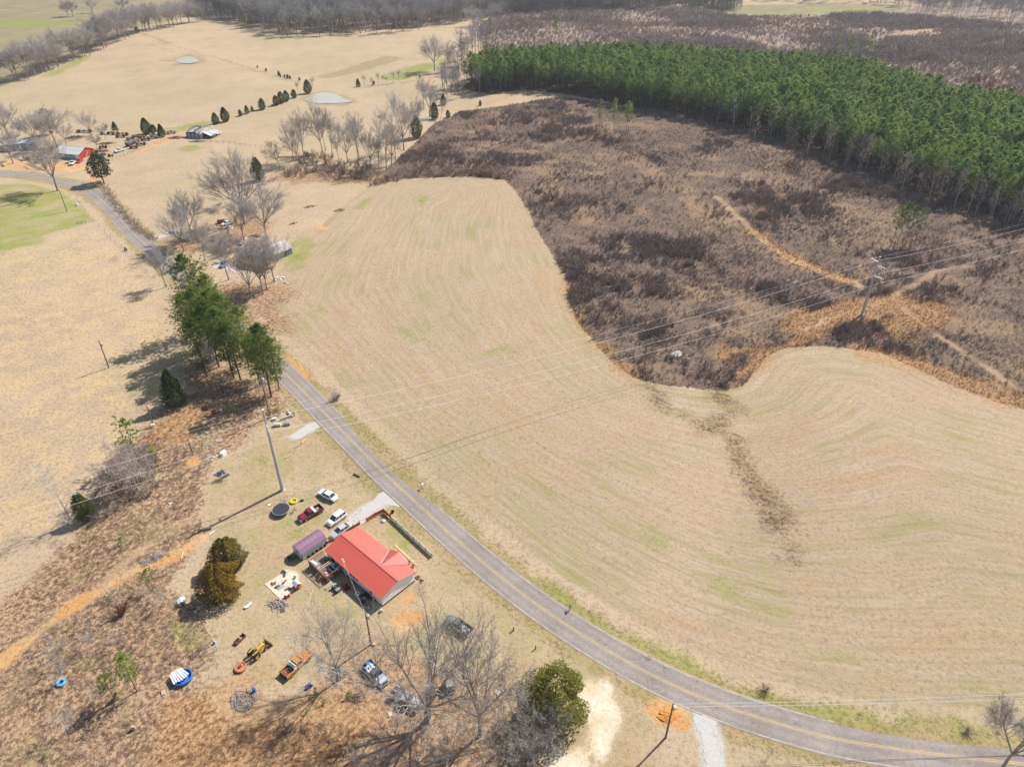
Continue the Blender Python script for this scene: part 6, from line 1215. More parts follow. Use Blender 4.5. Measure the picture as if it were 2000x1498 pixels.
small('toy_car', 'red and white toy car at the edge of the slab', 'toy', G(561,1166), 0.9, [('body', MB().box((0,0,0.35),(0.9,0.55,0.4)), RED), ('roof', MB().box((0,0,0.85),(0.5,0.5,0.08)), WHITE), ('pillar', MB().box((0.2,0.2,0.68),(0.06,0.06,0.3)).box((-0.2,-0.2,0.68),(0.06,0.06,0.3)).box((-0.2,0.2,0.68),(0.06,0.06,0.3)).box((0.2,-0.2,0.68),(0.06,0.06,0.3)), RED)]+[('wheel', MB().lathe([(0,-.05),(0.15,-.05),(0.15,.05),(0,.05)],10,(x,y,0.15),'Y'), BLACK) for x in (-.3,.3) for y in (-.28,.28)])
for i, (bx, by, nm, m_, lb) in enumerate([(555,1137,'scrap_crate',RUST,'dark crate of scrap in the middle of the slab'),(556,1126,'grey_tarp',mat('tarp_grey',(0.14,0.15,0.19),0.7),'crumpled dark grey tarp at the back of the slab'),(548,1147,'metal_sheet',STEEL,'flat grey metal sheet lying on the slab'),(557,1120,'green_bucket',GREEN,'green bucket at the back corner of the slab'),(576,1129,'blue_tub',mat('tub_blue',(0.25,0.32,0.45),0.6),'blue grey tub at the deck side of the slab'),(553,1117,'tyre',RUBBER,'tyre lying at the far corner of the slab'),(564,1152,'tool_pile',DARKW,'pile of dark tools in front of the playhouse'),(541,1146,'wood_scraps',BRUSHW,'scatter of brown wood scraps on the left of the slab'),(534,1140,'wood_chunks',BRUSHW,'few wood chunks at the left corner of the slab'),(586,1142,'orange_toy',mat('toy_orange',(0.75,0.22,0.05),0.5),'orange plastic toy beside the playhouse')]):
    B = rubble(30+i, 7 if 'wood' in nm or 'pile' in nm else 3, 0.45, 0.4, 0.2, 0.6, 0.25) if nm not in ('green_bucket','tyre','metal_sheet','blue_tub') else (MB().lathe([(0,0),(.2,0),(.24,.4),(.2,.4),(.17,.06),(0,.06)],10) if nm != 'metal_sheet' and nm != 'tyre' else (MB().torus((0,0,0.1),0.25,0.1,14,6) if nm == 'tyre' else MB().box((0,0,0.04),(1.3,0.9,0.05))))
    single(nm, lb, nm.split('_')[-1], B, m_, onpad(bx, by), HRZ)
single('wood_pile', 'heap of grey split wood and sticks below the slab', 'wood pile', heap(41, 60, 1.6, 1.1, 0.5, 0.6, 1.8, 0.04, 0.10), GREYBR, G(542,1180)); single('lattice', 'brown wooden pallet tipped beside the heap of split wood', 'pallet', (lambda B: [B.box((0.16*k,0,0.1),(0.1,1.2,0.04)) for k in range(5)] and B.box((0.3,0.5,0.06),(0.8,0.1,0.06)).box((0.3,-0.5,0.06),(0.8,0.1,0.06)))(MB()), BRUSHW, G(548,1192), 0.5)
for i, (p_, q_) in enumerate([((611,1152),(599,1184)),((600,1150),(606,1162))]): a, b = G(*p_), G(*q_); single('board', 'pale straight board lying on the lawn below the deck', 'board', MB().bar((0,0,0.05),(b-a).to_tuple()[:2]+(0.05,),0.12,0.05), PINEW, a, 0, 'pale boards below the deck')
single('white_siding_scrap', 'bent white siding scrap lying on the grass by the golden cedar', 'scrap', MB().box((0,0,0.25),(0.8,0.5,0.06),0,0.3).box((0.75,0.1,0.25),(0.8,0.5,0.06),0,-0.3), WHITE, G(482,1186), 0.8)
# ------------------------------------------------------------ kennel, dog house, fence posts
kn = thing('dog_kennel', 'chain link dog kennel beneath the golden cedar', 'kennel', G(398,1190), 0.95); kx, ky, kz = 3.6, 2.8, 1.8
for x in (0,kx/2,kx):
    for y in (0,ky): MB().tube((x,y,-0.1),(x,y,kz),0.035).build('post', STEEL, kn)
for z in (0.06,kz):
    for p_, q_ in (((0,0),(kx,0)),((0,ky),(kx,ky)),((0,0),(0,ky)),((kx,0),(kx,ky))): MB().tube((*p_,z),(*q_,z),0.03).build('rail', WHITE if z > 1 else STEEL, kn)
ck = MB()
for p_, q_ in (((0,0),(kx,0)),((0,ky),(kx,ky)),((0,0),(0,ky)),((kx,0),(kx,ky))):
    for k in range(16):
        t0 = Vector((*p_,0)).lerp(Vector((*q_,0)), k/16); ck.tube(t0+Vector((0,0,0.06)), t0+Vector((0,0,kz)), 0.006, 0.006, 3, False)
tag(ck.build('chain_link', STEEL, kn), kind='stuff')
single('dog_shelter', 'grey hutch inside the chain link kennel', 'hutch', MB().box((0,0,0.4),(1.0,0.9,0.8)).box((0,0,0.85),(1.2,1.1,0.08)), DARKW, kn.matrix_basis @ Vector((1.2,1.6,0)), 0.95)
single('leaning_pipe', 'grey pipe lying diagonally inside the chain link kennel', 'pipe', MB().tube((0,0,0.06),(1.6,1.2,0.3),0.05), STEEL, kn.matrix_basis @ Vector((1.6,0.4,0)), 0.95)
dh = thing('dog_house', 'small white dog house left of the kennel', 'dog house', G(356,1178), 0.55); MB().box((0,0,0.4),(1.1,1.0,0.8)).build('wall', WHITE, dh); [MB().box((s*0.3,0,0.95),(0.78,1.15,0.06),0,s*0.5).build('roof_panel', WHITE, dh) for s in (-1,1)]; MB().box((0.0,-0.51,0.35),(0.4,0.04,0.5)).build('doorway', BLACK, dh)
single('stake', 'white stake standing behind the dog house', 'stake', MB().tube((0,0,-0.1),(0,0,1.5),0.05), WHITE, G(351,1165))
single('post_cap', 'white topped post at the lower corner of the kennel', 'post', MB().tube((0,0,-0.1),(0,0,1.2),0.07), WHITE, G(384,1201))
lf = thing('low_fence', 'low sagging wire fence along the yard edge below the kennel', 'fence', G(383,1200)); P = [G(383,1200),G(400,1228),G(414,1252),G(424,1270)]
for p_ in P: MB().tube((0,0,-0.1),(0,0,0.9),0.05).build('post', WOOD, lf, p_-P[0])
for a, b in zip(P[:-1],P[1:]): [MB().tube(a-P[0]+Vector((0,0,z)), b-P[0]+Vector((0,0,z)), 0.02, 0.02, 4).build('strand', RUST, lf) for z in (0.3,0.55,0.8)]
single('blue_jug', 'pale blue jug beside the low wire fence', 'jug', MB().lathe([(0,0),(.2,0),(.22,.5),(.1,.7),(0,.7)],10), mat('tub_pale', (0.30,0.55,0.70), 0.5), G(420,1256))
# blue pool heap, ring, tube
bp_ = thing('collapsed_pool', 'collapsed round blue pool on the rough grass', 'pool', G(357,1326)); MB().lathe([(0,0.05),(2.0,0.05),(2.15,0.2),(2.25,1.0),(2.1,1.05),(2.0,0.3),(0,0.12)],22).build('liner', BLUE, bp_); bp_.scale = (0.74,0.68,0.74)
lab = MB()
for k in range(7): lab.box((-1.1+0.34*k,0.1*math.sin(k),0.95+0.05*math.sin(k*2)),(0.28,2.7-0.18*abs(k-3),0.05),0.05*(k-3),0.04)
single('white_sheets', 'white corrugated sheets thrown across the blue pool', 'sheets', lab, PALETIN, G(352,1324), 0.85)
single('hessian_sack', 'pale sack on the ground below the blue pool', 'sack', MB().box((0,0,0.12),(0.6,1.0,0.24),0.5,0,0,0.8), mat('sack', (0.46,0.36,0.27), 0.9), G(319,1353))
rg = thing('steel_ring', 'tilted round trampoline frame around a heap of branches', 'frame', G(478,1366)); ring = MB().torus((0,0,0),2.15,0.05,36,6); o = ring.build('hoop', STEEL, rg, (0.1,0.15,0.75)); o.rotation_euler = (0.25,-0.2,0)
for k in range(5): t_ = k*1.256; MB().tube((2.0*math.cos(t_),2.0*math.sin(t_),0),(2.1*math.cos(t_),2.1*math.sin(t_),0.7+0.25*math.sin(t_)*0.9),0.035).build('leg', STEEL, rg)
single('burn_pile', 'heap of grey branches and pipes inside the round frame', 'branch pile', heap(43, 90, 1.8, 1.6, 0.6, 0.6, 2.2, 0.02, 0.06), GREYBR, G(474,1368)); single('blue_barrel', 'blue barrel at the rim of the round frame', 'barrel', MB().lathe([(0,0),(.28,0),(.3,.4),(.28,.8),(0,.8)],12), BLUE, G(497,1350))
tb = thing('blue_tube', 'blue inflatable ring below the white saplings', 'inflatable ring', G(120,1334)); MB().torus((0,0,0.2),0.55,0.22,18,8).build('tube', mat('tube_blue', (0.12,0.40,0.72), 0.4), tb)
single('concrete_block', 'upright pale stone block in the rough grass at the bottom', 'stone block', MB().box((0,0,0.45),(0.55,0.4,0.9),0,0,0,0.92), mat('sack', (0,0,0)), G(262,1424), 0.2)
# ------------------------------------------------------------ litter, logs and boards left of the yard
for i, (bx, by, L_, rz, m_, lb, r_) in enumerate([(401,1035,2.4,0.35,WOODLOG,'thick grey log at the head of the clay track',.22),(414,1041,1.2,1.0,WHITE,'short white board beside the head of the clay track',.1),(356,1084,1.9,1.7,CONC,'pale board lying in the brambles by the clay track',.12),(697,929,1.9,-0.55,WOODLOG,'weathered log on the grass beside the road',.2),(593,862,1.5,1.2,PINEW,'pale sawn log below the short gravel pull-in',.14),(582,872,1.9,0.75,GREYBR,'grey log in line below the short gravel pull-in',.11),(571,880,1.6,0.7,PINEW,'pale plank stack below the short gravel pull-in',.12),(563,892,1.7,0.75,CONC,'broken pale log farthest down from the gravel pull-in',.12),(404,824,2.4,0.9,CONC,'long pale pipe in the litter near the red sheet',.07),(396,815,1.3,1.2,CONC,'shorter pale pipe in the litter near the red sheet',.07),(456,817,1.1,0.8,CONC,'small white pole by the pine shadow',.06)]):
    single('log' if m_ in (WOODLOG,GREYBR,PINEW) else 'board', lb, 'log' if m_ in (WOODLOG,GREYBR,PINEW) else 'board', MB().tube((-L_/2,0,r_),(L_/2,0,r_),r_,r_*0.9,8), m_, G(bx,by), rz)
rs_ = thing('red_sheets', 'two red plastic sheets standing in the litter under the pines', 'sheets', G(418,806), 0.4); MB().box((0,0.0,0.5),(1.0,0.06,0.9),0,0,0.5).build('sheet', RED, rs_); MB().box((0.0,-1.1,0.45),(0.9,0.06,0.8),0.2,0,0.5).build('sheet', RED, rs_); MB().box((0.8,-0.4,0.2),(0.8,0.3,0.2)).build('brace', mat('brace_blue', (0.12,0.17,0.30), 0.6), rs_)
ff = thing('chest_freezer', 'white chest freezer dumped at the yard edge', 'freezer', G(437,888), 1.2); MB().box((0,0,0.42),(1.3,0.8,0.84)).build('cabinet', WHITE, ff); MB().box((0,0,0.88),(1.34,0.84,0.08)).build('lid', WHITE, ff)
for i, (bx, by, n_, rx, ry, s0, s1, m_, lb) in enumerate([(415,895,26,1.6,.8,.12,.4,mat('litter_white',(0.62,0.62,0.63),0.7,0.3,3),'scatter of white litter left of the dumped freezer'),(415,868,30,2.2,.7,.12,.45,mat('litter_grey',(0.36,0.40,0.42),0.7,0.3,3),'strewn grey metal litter under the power line'),(430,925,22,1.0,.8,.2,.6,mat('litter_navy',(0.05,0.06,0.13),0.6,0.3,3),'dark blue scrap heap at the yard edge'),(400,845,16,2.4,1.4,.1,.3,mat('litter_white',(0,0,0)),'thin scatter of white litter in the brush under the pines'),(310,866,5,.5,.5,.2,.5,CONC,'small heap of pale stones at the thicket corner'),(331,986,6,.6,.5,.2,.5,mat('litter_white',(0,0,0)),'white rubbish bag heap in the brambles'),(441,930,14,.9,.35,.2,.7,DARKW,'dark broken boards beside the blue scrap heap'),(1325,692,10,1.3,.7,.3,.8,CONC,'pale broken slabs by the wet spot under the wires'),(1275,645,5,.8,.5,.2,.5,mat('litter_white',(0,0,0)),'white rubbish in the brush above the wet spot'),(573,437,14,1.5,.8,.3,.7,DARKW,'low dark rubbish heap on the grass behind the grey house'),(470,700,8,1.2,.6,.2,.6,mat('litter_white',(0,0,0)),'white junk showing among the roadside pines'),(1250,585,4,.6,.4,.2,.5,mat('litter_white',(0,0,0)),'tiny white rubbish spot in the brown brush')]):
    single('litter', lb, 'litter', rubble(50+i, n_, rx, ry, s0, s1, 0.25), m_, G(bx,by), 0.7)
for bx, by, sd, n_, rx, ry, h_, m_, lb in [(300,1092,61,90,2.4,.8,.8,GREYBR,'long pile of grey cut branches beside the clay track'),(425,940,62,30,1.0,.6,.4,BRUSHW,'brown brush heap below the blue scrap'),(605,405,63,50,2.3,1.2,.9,BRUSHW,'brush pile standing in the grass behind the grey house'),(663,412,64,60,2.2,1.4,1.3,BRUSHW,'spiky brush pile nearer the stubble field'),(1555,548,65,30,3.0,1.2,.4,WIRE,'pale bundle of cut poles lying in the brown brush'),(1630,495,66,10,3.0,.8,.3,GREYBR,'few fallen trunks in the brush above the steel pole'),(475,760,67,14,5.5,1.0,.5,GREYBR,'fallen limbs strewn below the roadside pines'),(700,1362,68,40,1.3,.8,.5,BRUSHW,'flattened branch heap left of the faded pickup'),(553,1425,69,40,1.6,1.0,.6,BRUSHW,'dark branch heap in the orange grass'),(660,1318,70,60,1.4,1.0,1.1,GREYBR,'mass of sucker shoots around the bushy tree base')]:
    single('branch_pile', lb, 'branch pile', heap(sd, n_, rx, ry, h_, 0.6, 2.4 if rx < 3 else 4.5, 0.015, 0.05), m_, G(bx,by), 0.6)
single('tarp_strip', 'blue tarp scrap caught in the long branch pile', 'tarp', MB().box((0,0,0.5),(0.7,0.3,0.1),0,0.2), BLUE, G(304,1090), 0.4)
for i, (bx, by) in enumerate([(542,832),(561,830)]): t_ = small('steel_tank', ('whiter' if i == 0 else 'greyer')+' of two long metal tanks lying by the white snag', 'tank', G(bx,by), 0.15, [('shell', MB().lathe([(0,-.85),(.38,-.8),(.42,-.7),(.42,.7),(.38,.8),(0,.85)],14,(0,0,0.42),'Y'), PALETIN if i == 0 else STEEL), ('cradle', MB().box((0,-.5,.08),(.7,.12,.16)).box((0,.5,.08),(.7,.12,.16)), DARKW)]); t_.rotation_euler.z = 1.7
single('old_wall', 'low ruined block wall beside the metal tanks', 'wall', MB().box((0,0,.3),(2.8,.3,.7)).box((1.4,1.4,.25),(.3,2.6,.6)), CONC, G(558,818), 0.6)
small('satellite_pile', 'white appliance lying beside the ruined block wall', 'appliance', G(536,820), 0.3, [('box', MB().box((0,0,.3),(.9,.6,.6)), WHITE), ('door', MB().box((0,-.32,.3),(.8,.05,.5)), STEEL)])
clay = MB().lathe([(1.95,-0.15),(1.7,0.1),(1.4,0.3),(1.1,0.42),(0.8,0.55),(0.4,0.68),(0.1,0.72),(0,0.72)],26); clay.v = [(x*(1+.16*math.sin(7*x+3*y)), y*(1+.16*math.cos(5*y-4*x)), z+.13*math.sin(9*x)*math.cos(8*y)) for x, y, z in clay.v]; o = single('clay_pile', 'bright orange pile of clay beside the gravel drive mouth', 'clay pile', clay, mat('clay', (0.56,0.24,0.06), 0.95, 0.3, 2.5, bump=0.8), G(1305,1396), 0.3); o.scale = (1.0,0.75,0.7)
single('trunk_piece', 'pale fallen trunk piece under the biggest bare tree', 'log', MB().tube((-.8,0,.2),(.8,0,.2),.2,.18,8), PINEW, G(850,1267), 1.3)
for i, (bx, by) in enumerate([(930,1353),(972,1352),(762,1395)]): single('flat_stone', 'flat pale stone on the leaf litter under the bare trees', 'stone', MB().box((0,0,.06),(.9,.6,.14),0,0,0,.85), CONC, G(bx,by), i, 'flat stones under the bare trees')

# ------------------------------------------------------------ farm on the left
def gable_block(t, L, W, he, hr, wallm, roofm, gablem=None, npan=8, over=0.3, pitch_axis='x', ribs=2):
    """rectangular building, ridge along local x, from x=0..L, y=0..W"""
    w = MB(); w.loft([[Vector((x,0,-0.2)),Vector((x,W,-0.2)),Vector((x,W,he)),Vector((x,W/2,hr-0.04)),Vector((x,0,he))] for x in (0,L)]); w.build('wall', wallm, t)
    run = W/2+over; drop = (hr-he)*run/(W/2); pw = (L+2*over)/npan
    B = MB(); Ls = math.hypot(run, drop); a = math.atan2(drop, run); B.box((run/2,0,-drop/2),(Ls,pw*0.985,0.04),0,a)
    for k in range(ribs): B.box((run/2+0.03*math.sin(a),-pw/2+pw*(k+.5)/ribs,-drop/2+0.03*math.cos(a)),(Ls,0.06,0.05),0,a)
    me = B.mesh('roof_panel', roofm)
    for k in range(npan):
        x = -over+pw*(k+.5)
        obj('roof_panel', me, t, (x,W/2,hr+0.05), math.pi/2); obj('roof_panel', me, t, (x,W/2,hr+0.05), -math.pi/2)
    MB().box((L/2,W/2,hr+0.09),(L+2*over,0.4,0.05)).build('ridge_cap', roofm, t)
    if gablem:
        MB().add([(L+0.03,0.05,0),(L+0.03,W-0.05,0),(L+0.03,W-0.05,he),(L+0.03,W/2,hr-0.1),(L+0.03,0.05,he)], [(0,1,2,3,4)]).build('gable_wall', gablem, t)
A, rz, L_ = px_frame((111,308),(157,313)); barn = thing('barn', 'white roofed barn with a red gable end beside the road bend', 'barn', A, rz); BW = 10.0
gable_block(barn, L_, BW, 2.5, 4.6, BLUETIN, PALETIN, BARNRED, 9, 0.5)
d = MB().box((L_+0.07,BW*0.5,1.4),(0.06,2.8,2.6)).build('barn_door', BARNRED, barn); MB().bar((L_+0.12,BW*0.5-1.3,0.1),(L_+0.12,BW*0.5+1.3,2.6),0.12,0.12).build('brace', WHITE, barn).parent = d
for s in (0,1): MB().bar((L_+0.1,BW*s,2.5),(L_+0.1,BW/2,4.55),0.25,0.2).build('gable_trim', WHITE, barn)
MB().box((L_-1.2,-0.06,1.2),(2.2,0.06,2.35)).build('side_door', WHITE, barn)
for k in range(3): house_window(barn, (2.5+3.2*k,-0.04,1.7), 1.2, 0.9, 'y')
A, rz, L_ = px_frame((-60,303),(73,291)); tl_ = thing('mobile_home', 'long grey mobile home under the leafless trees by the road', 'mobile home', A, rz); gable_block(tl_, L_, 6.5, 3.0, 3.8, mat('trailer_grey', (0.34,0.37,0.38), 0.7, 0.1, 2), PALETIN, None, 12, 0.25)
for k in range(5): house_window(tl_, (L_-2.5-4.2*k,-0.04,1.7), 1.2, 1.0, 'y')
d = MB().box((L_-7,-0.04,1.2),(0.95,0.06,2.1)).build('door', WHITE, tl_); MB().box((L_-6.7,-0.09,1.1),(0.06,0.06,0.1)).build('handle', CHROME, tl_).parent = d
single('flat_bed', 'pale flat trailer bed on the dirt in front of the mobile home', 'trailer', MB().box((0,0,.5),(7,2.2,.15)).box((-2.4,0,.2),(.8,2.0,.4)).box((2.4,0,.2),(.8,2.0,.4)), mat('sack', (0,0,0)), G(48,300), 0.15)
# ruined barn with fallen roof
A, rz, L_ = px_frame((365,269),(396,272)); rb = thing('ruined_barn', 'collapsing grey barn with torn roof sheets at the pasture corner', 'barn', A, rz); Wr = 14
rnd = random.Random(77)
for k in range(12):
    h_ = rnd.uniform(1.8,3.0); MB().box((L_*(k+.5)/12,0,h_/2),(L_/12-.05,.1,h_),0,0,rnd.uniform(-.06,.06)).build('plank', BLUETIN if k % 3 else DARKW, rb)
for k in range(8): MB().box((0,Wr*(k+.5)/8,1.3),(.1,Wr/8-.05,2.6)).build('plank', DARKW, rb)
for k in range(7): MB().box((L_,Wr*(k+.5)/8,1.2),(.1,Wr/8-.06,rnd.uniform(1.6,2.8)),0,rnd.uniform(-.1,.1)).build('plank', RUSTR if k < 3 else BLUETIN, rb)
for i in range(5):
    for j in range(4):
        if (i,j) in ((2,1),(0,3)): continue
        MB().box((L_*(i+.5)/5,Wr*(j+.5)/4,3.0+0.9*(1-abs(j-1.5)/2)+rnd.uniform(-.35,.25)),(L_/5*1.05,Wr/4*1.08,.05),rnd.uniform(-.12,.12),rnd.uniform(-.14,.14),(.22 if j < 2 else -.22)+rnd.uniform(-.12,.12)).build('roof_sheet', (DARKW,OLDTIN,DARKW,OLDTIN,PALETIN)[i], rb)
lean = MB()
for k in range(4): MB().box((L_+2.0+0.3*k,2.5+2.3*k,2.0-.12*k),(4.4,2.2,.05),.1*k,.35,rnd.uniform(-.1,.1)).build('lean_to_sheet', (PALETIN,BLUETIN,PALETIN,OLDTIN)[k], rb)
for k in range(4): MB().box((L_+4.2,1.8+2.6*k,.8),(.15,.15,1.7)).build('post', WOOD, rb)
MB().box((L_+3.2,4.5,.8),(2.6,5,.9)).build('hay_rack', RUST, rb)
# grey house in the trees
A, rz, L_ = px_frame((505,525),(572,496)); gh = thing('house', 'weathered house with a rusty tin roof among leafless trees', 'house', A, rz); gable_block(gh, L_, 8.5, 2.6, 4.4, mat('teal_wall', (0.20,0.25,0.26), 0.8, 0.25, 2, col2=(0.30,0.28,0.25), amt=0.6), OLDTIN, None, 10, 0.4)
for k in range(3): house_window(gh, (3+4.2*k,-0.04,1.5), 1.0, 1.0, 'y', DARKW)
d = MB().box((L_-3,-0.04,1.1),(0.9,0.06,2.0)).build('door', DARKW, gh); MB().box((L_-2.7,-0.09,1.0),(.06,.06,.1)).build('handle', CHROME, gh).parent = d
wing = MB(); MB().box((1.5,-2.0,1.9),(5.5,4.4,.06),0,0,-.12).build('porch_roof', mat('rusty_roof', (0.36,0.22,0.17), 0.8, 0.2, 1, col2=(0.46,0.44,0.43), amt=0.7), gh)
for x in (-1,1.5,4): MB().box((x,-3.9,.8),(.14,.14,1.7)).build('porch_post', WOOD, gh)
for f_, r_, c_, lb, kd in [((440,482),(452,470),RED,'red car under the leafless trees left of the weathered house','sedan'),((466,487),(478,478),PW,'white car parked beside the weathered house','sedan'),((430,525),(447,512),paint('bluegrey', (0.20,0.25,0.32)),'blue grey car on the drive of the weathered house','suv'),((437,440),(452,436),PW,'white car half hidden behind the leafless trees','sedan')]:
    sedan(lb, f_, r_, c_, 4.7, 1.8, kd, lift=1)
for bx, by, sd, m_, lb in [(448,445,81,mat('litter_white',(0,0,0)),'white clutter beneath the largest round crown'),(500,425,82,mat('litter_grey',(0,0,0)),'grey clutter behind the largest round crown'),(498,462,83,DARKW,'dark heap at the back wall of the weathered house'),(470,468,84,mat('litter_white',(0,0,0)),'pale clutter at the foot of the tree left of the weathered house'),(543,545,85,mat('litter_white',(0,0,0)),'white barrel pile by the field in front of the weathered house'),(558,552,86,CONC,'lone pale block at the field corner'),(425,515,87,STEEL,'grey metal junk along the drive of the weathered house'),(338,455,88,STEEL,'grey metal sheets beside the roadside gate')]:
    single('clutter', lb, 'clutter', rubble(sd, 16 if sd != 86 else 2, 2.2 if sd != 86 else .4, 1.2 if sd != 86 else .3, .3, 1.0, .6), m_, G(bx,by), 0.3)
single('old_truck_bed', 'rusty red bed of a dismantled truck under the trees', 'truck bed', MB().box((0,0,.6),(2.6,1.7,.1)).box((0,.85,.85),(2.6,.08,.5)).box((0,-.85,.85),(2.6,.08,.5)).box((-1.3,0,.85),(.08,1.7,.5)).box((0,0,.25),(1.6,1.2,.5)), RUSTR, G(432,436), 0.2)
# cars and scrap on the farm
sedan('white car on the dirt in front of the long mobile home', (42,314), (60,312), PW, 4.8, 1.85, 'suv', 'parked_car', lift=0)
sedan('silver car between the white car and the barn', (66,320), (90,313), PS, 4.8, 1.8, 'sedan', lift=0)
pickup('white pickup facing the road in front of the barn', (138,326), (146,316), PW, 5.2, 1.9, bumperm=CHROME, lift=0)
sedan('red car parked right behind the white pickup by the barn', (152,320), (160,314), RED, 4.5, 1.75, 'sedan', lift=0)
pickup('white pickup parked on the fence line beyond the barn', (224,300), (244,293), PW, 5.4, 1.95, lift=0)
sedan('dark car beside the barn gable', (196,309), (206,302), paint('black', (0.06,0.065,0.075)), 4.6, 1.8, 'sedan', lift=0)
small('garden_tractor', 'small black tractor between the dark car and the white pickup', 'tractor', G(216,306), 0.6, [('hood', MB().box((.5,0,.8),(1.2,.6,.5)), YELLOW), ('seat', MB().box((-.5,0,1.0),(.5,.5,.2)), BLACK)]+[('wheel', MB().lathe([(0,-.15),(r_,-.15),(r_,.15),(0,.15)],12,(x,y,r_),'Y'), RUBBER) for x, r_ in ((-.5,.6),(.9,.35)) for y in (-.6,.6)])
small('green_mower', 'green and white riding mower on the dirt left of the white pickup', 'lawn mower', G(131,320), 0.2, [('hood', MB().box((.4,0,.5),(.8,.5,.4)), GREEN), ('seat', MB().box((-.3,0,.6),(.4,.5,.3)), WHITE)]+[('wheel', MB().lathe([(0,-.1),(.25,-.1),(.25,.1),(0,.1)],10,(x,y,.25),'Y'), RUBBER) for x in (-.5,.6) for y in (-.4,.4)])
small('yellow_machine', 'yellow machine at the left edge near the road', 'machine', G(8,325), 0, [('body', MB().box((0,0,.6),(1.4,.9,.8),0,0,0,.8), YELLOW), ('base', MB().box((0,0,.12),(1.2,.8,.24)), BLACK)])
ltr = thing('log_trailer', 'rusty trailer loaded with long brown logs on the fence line', 'trailer', (G(247,288)+G(272,277))/2, math.atan2((G(272,277)-G(247,288)).y, (G(272,277)-G(247,288)).x))
for s in (-.6,.6): MB().box((0,s,.9),(9,.18,.25)).build('frame_rail', RUST, ltr)
for x in (-3.4,-2.4,3.2):
    for y in (-1,1): wheel(ltr, x, y, .48, .3, RUST)
for x in (-3.6,0,3.6):
    for y in (-1.15,1.15): MB().box((x,y,1.9),(.12,.12,1.9)).build('stake', RUST, ltr)
for r_ in range(3):
    for k in range(5-r_): single('log', 'long brown log stacked on the rusty trailer', 'log', MB().tube((-4.4,0,0),(4.4,0,0),.21,.19,8), WOODLOG, ltr.matrix_basis @ Vector((0,-.86+.43*k+.215*r_,1.25+.37*r_)), ltr.rotation_euler.z, 'logs on the rusty trailer')
def scrap(label, p, rz, L_, m_, m2, seed, wh=True):
    t = thing('farm_implement', label, 'machinery', G(*p), rz); r_ = random.Random(seed)
    for s in (-.5,.5): MB().box((0,s,.55),(L_,.12,.16)).build('frame', m_, t)
    for k in range(3): MB().box((-L_/2+L_*(k+.5)/3,0,1.0+r_.uniform(-.1,.4)),(L_/3*.8,r_.uniform(.9,1.6),r_.uniform(.4,1.0)),r_.uniform(-.15,.15),0,0,.8).build('body_panel', m2 if k % 2 else m_, t)
    if wh:
        for x in (-L_/3,L_/3):
            for y in (-.75,.75): wheel(t, x, y, r_.uniform(.35,.6), .25, m_)
    MB().bar((L_/2,0,.6),(L_/2+1.2,0,.5),.1).build('drawbar', m_, t); MB().tube((0,.3,1.2),(r_.uniform(-.5,.5),.2,2.3),.05).build('exhaust', m_, t)
NAVY = mat('litter_navy', (0,0,0))
for a in [('black and white scrap machine at the left end of the back scrap row',(206,263),.05,5,BLACK,WHITE,1),('scrap machine with a yellow tail under the small cedar',(226,263),.1,4,DARKW,YELLOW,2),('red brown harvester in the back scrap row',(241,265),.1,6,RUSTR,RUST,3),('pale flat wagon left of the red brown harvester',(236,269),.2,5,RUST,CONC,4),('green tractor wreck in the middle of the scrap yard',(255,274),.7,4,GREEN,DARKW,5),('rusty wreck behind the log trailer',(268,270),.2,5,RUST,RUSTR,6),('brown wreck beside the upright cedar',(277,271),.3,4,RUSTR,DARKW,7),('rusty cab wreck right of the brown one',(285,275),.2,5,RUST,DARKW,8),('white van wreck at the end of the scrap row',(297,270),.3,5,WHITE,DARKW,9),('red wreck touching the white van wreck',(306,266),.4,4,RUSTR,WHITE,10),('low rusty implement in front of the log trailer',(262,290),.3,4,RUST,DARKW,11),('long flat implement on the fence line beside the log trailer',(276,284),.3,5,DARKW,RUST,12),('dark shed frame under the forked leafless tree',(166,259),.0,9,DARKW,DARKW,13),('small brown wreck behind the barn gable',(202,290),.3,4,RUST,NAVY,14),('pale cattle panel pile by the round dark cedar',(335,262),.6,5,STEEL,WOOD,15)]: scrap(*a)
for bx, by, sd, m_, lb in [(145,269,91,GREYBR,'long grey wood heap on the lawn behind the barn'),(210,281,92,BRUSHW,'rounded brown brush heap in the scrap yard'),(90,300,93,DARKW,'dark junk along the back of the barn'),(195,296,94,RUST,'rusty scraps at the foot of the barn gable'),(345,270,95,RUSTR,'reddish broken fence boards beside the ruined barn'),(385,277,96,GREYBR,'grey debris along the front of the ruined barn')]:
    single('farm_heap', lb, 'heap', heap(sd, 60, 4.0, 1.6, 1.2, 1.0, 3.5, .04, .12), m_, G(bx,by), 0.2)
# fences in the pastures
def wire_fence(label, pts, n, h=1.2, m_=None, gr=None):
    P = GP(pts); t = thing('wire_fence', label, 'fence', P[0]); Ls = [0]
    for a, b in zip(P[:-1],P[1:]): Ls.append(Ls[-1]+(b-a).length)
    pm = MB().tube((0,0,-.2),(0,0,h),.07,.06,5).mesh('post', m_ or POLEW); prev = None
    for i in range(n):
        s = Ls[-1]*i/(n-1); k = max(j for j in range(len(Ls)-1) if Ls[j] <= s+1e-6); k = min(k, len(P)-2); q = P[k].lerp(P[k+1], (s-Ls[k])/(Ls[k+1]-Ls[k])); q.z = zat(q.x,q.y)
        obj('post', pm, t, q-P[0])
        if prev:
            for z in (.4,.75,1.1): MB().tube(prev-P[0]+Vector((0,0,z)), q-P[0]+Vector((0,0,z)), .012, .012, 3, False).build('strand', STEEL, t)
        prev = q
wire_fence('wire fence between the scrap yard and the tan pasture', [(205,318),(250,302),(300,282),(345,266)], 22)
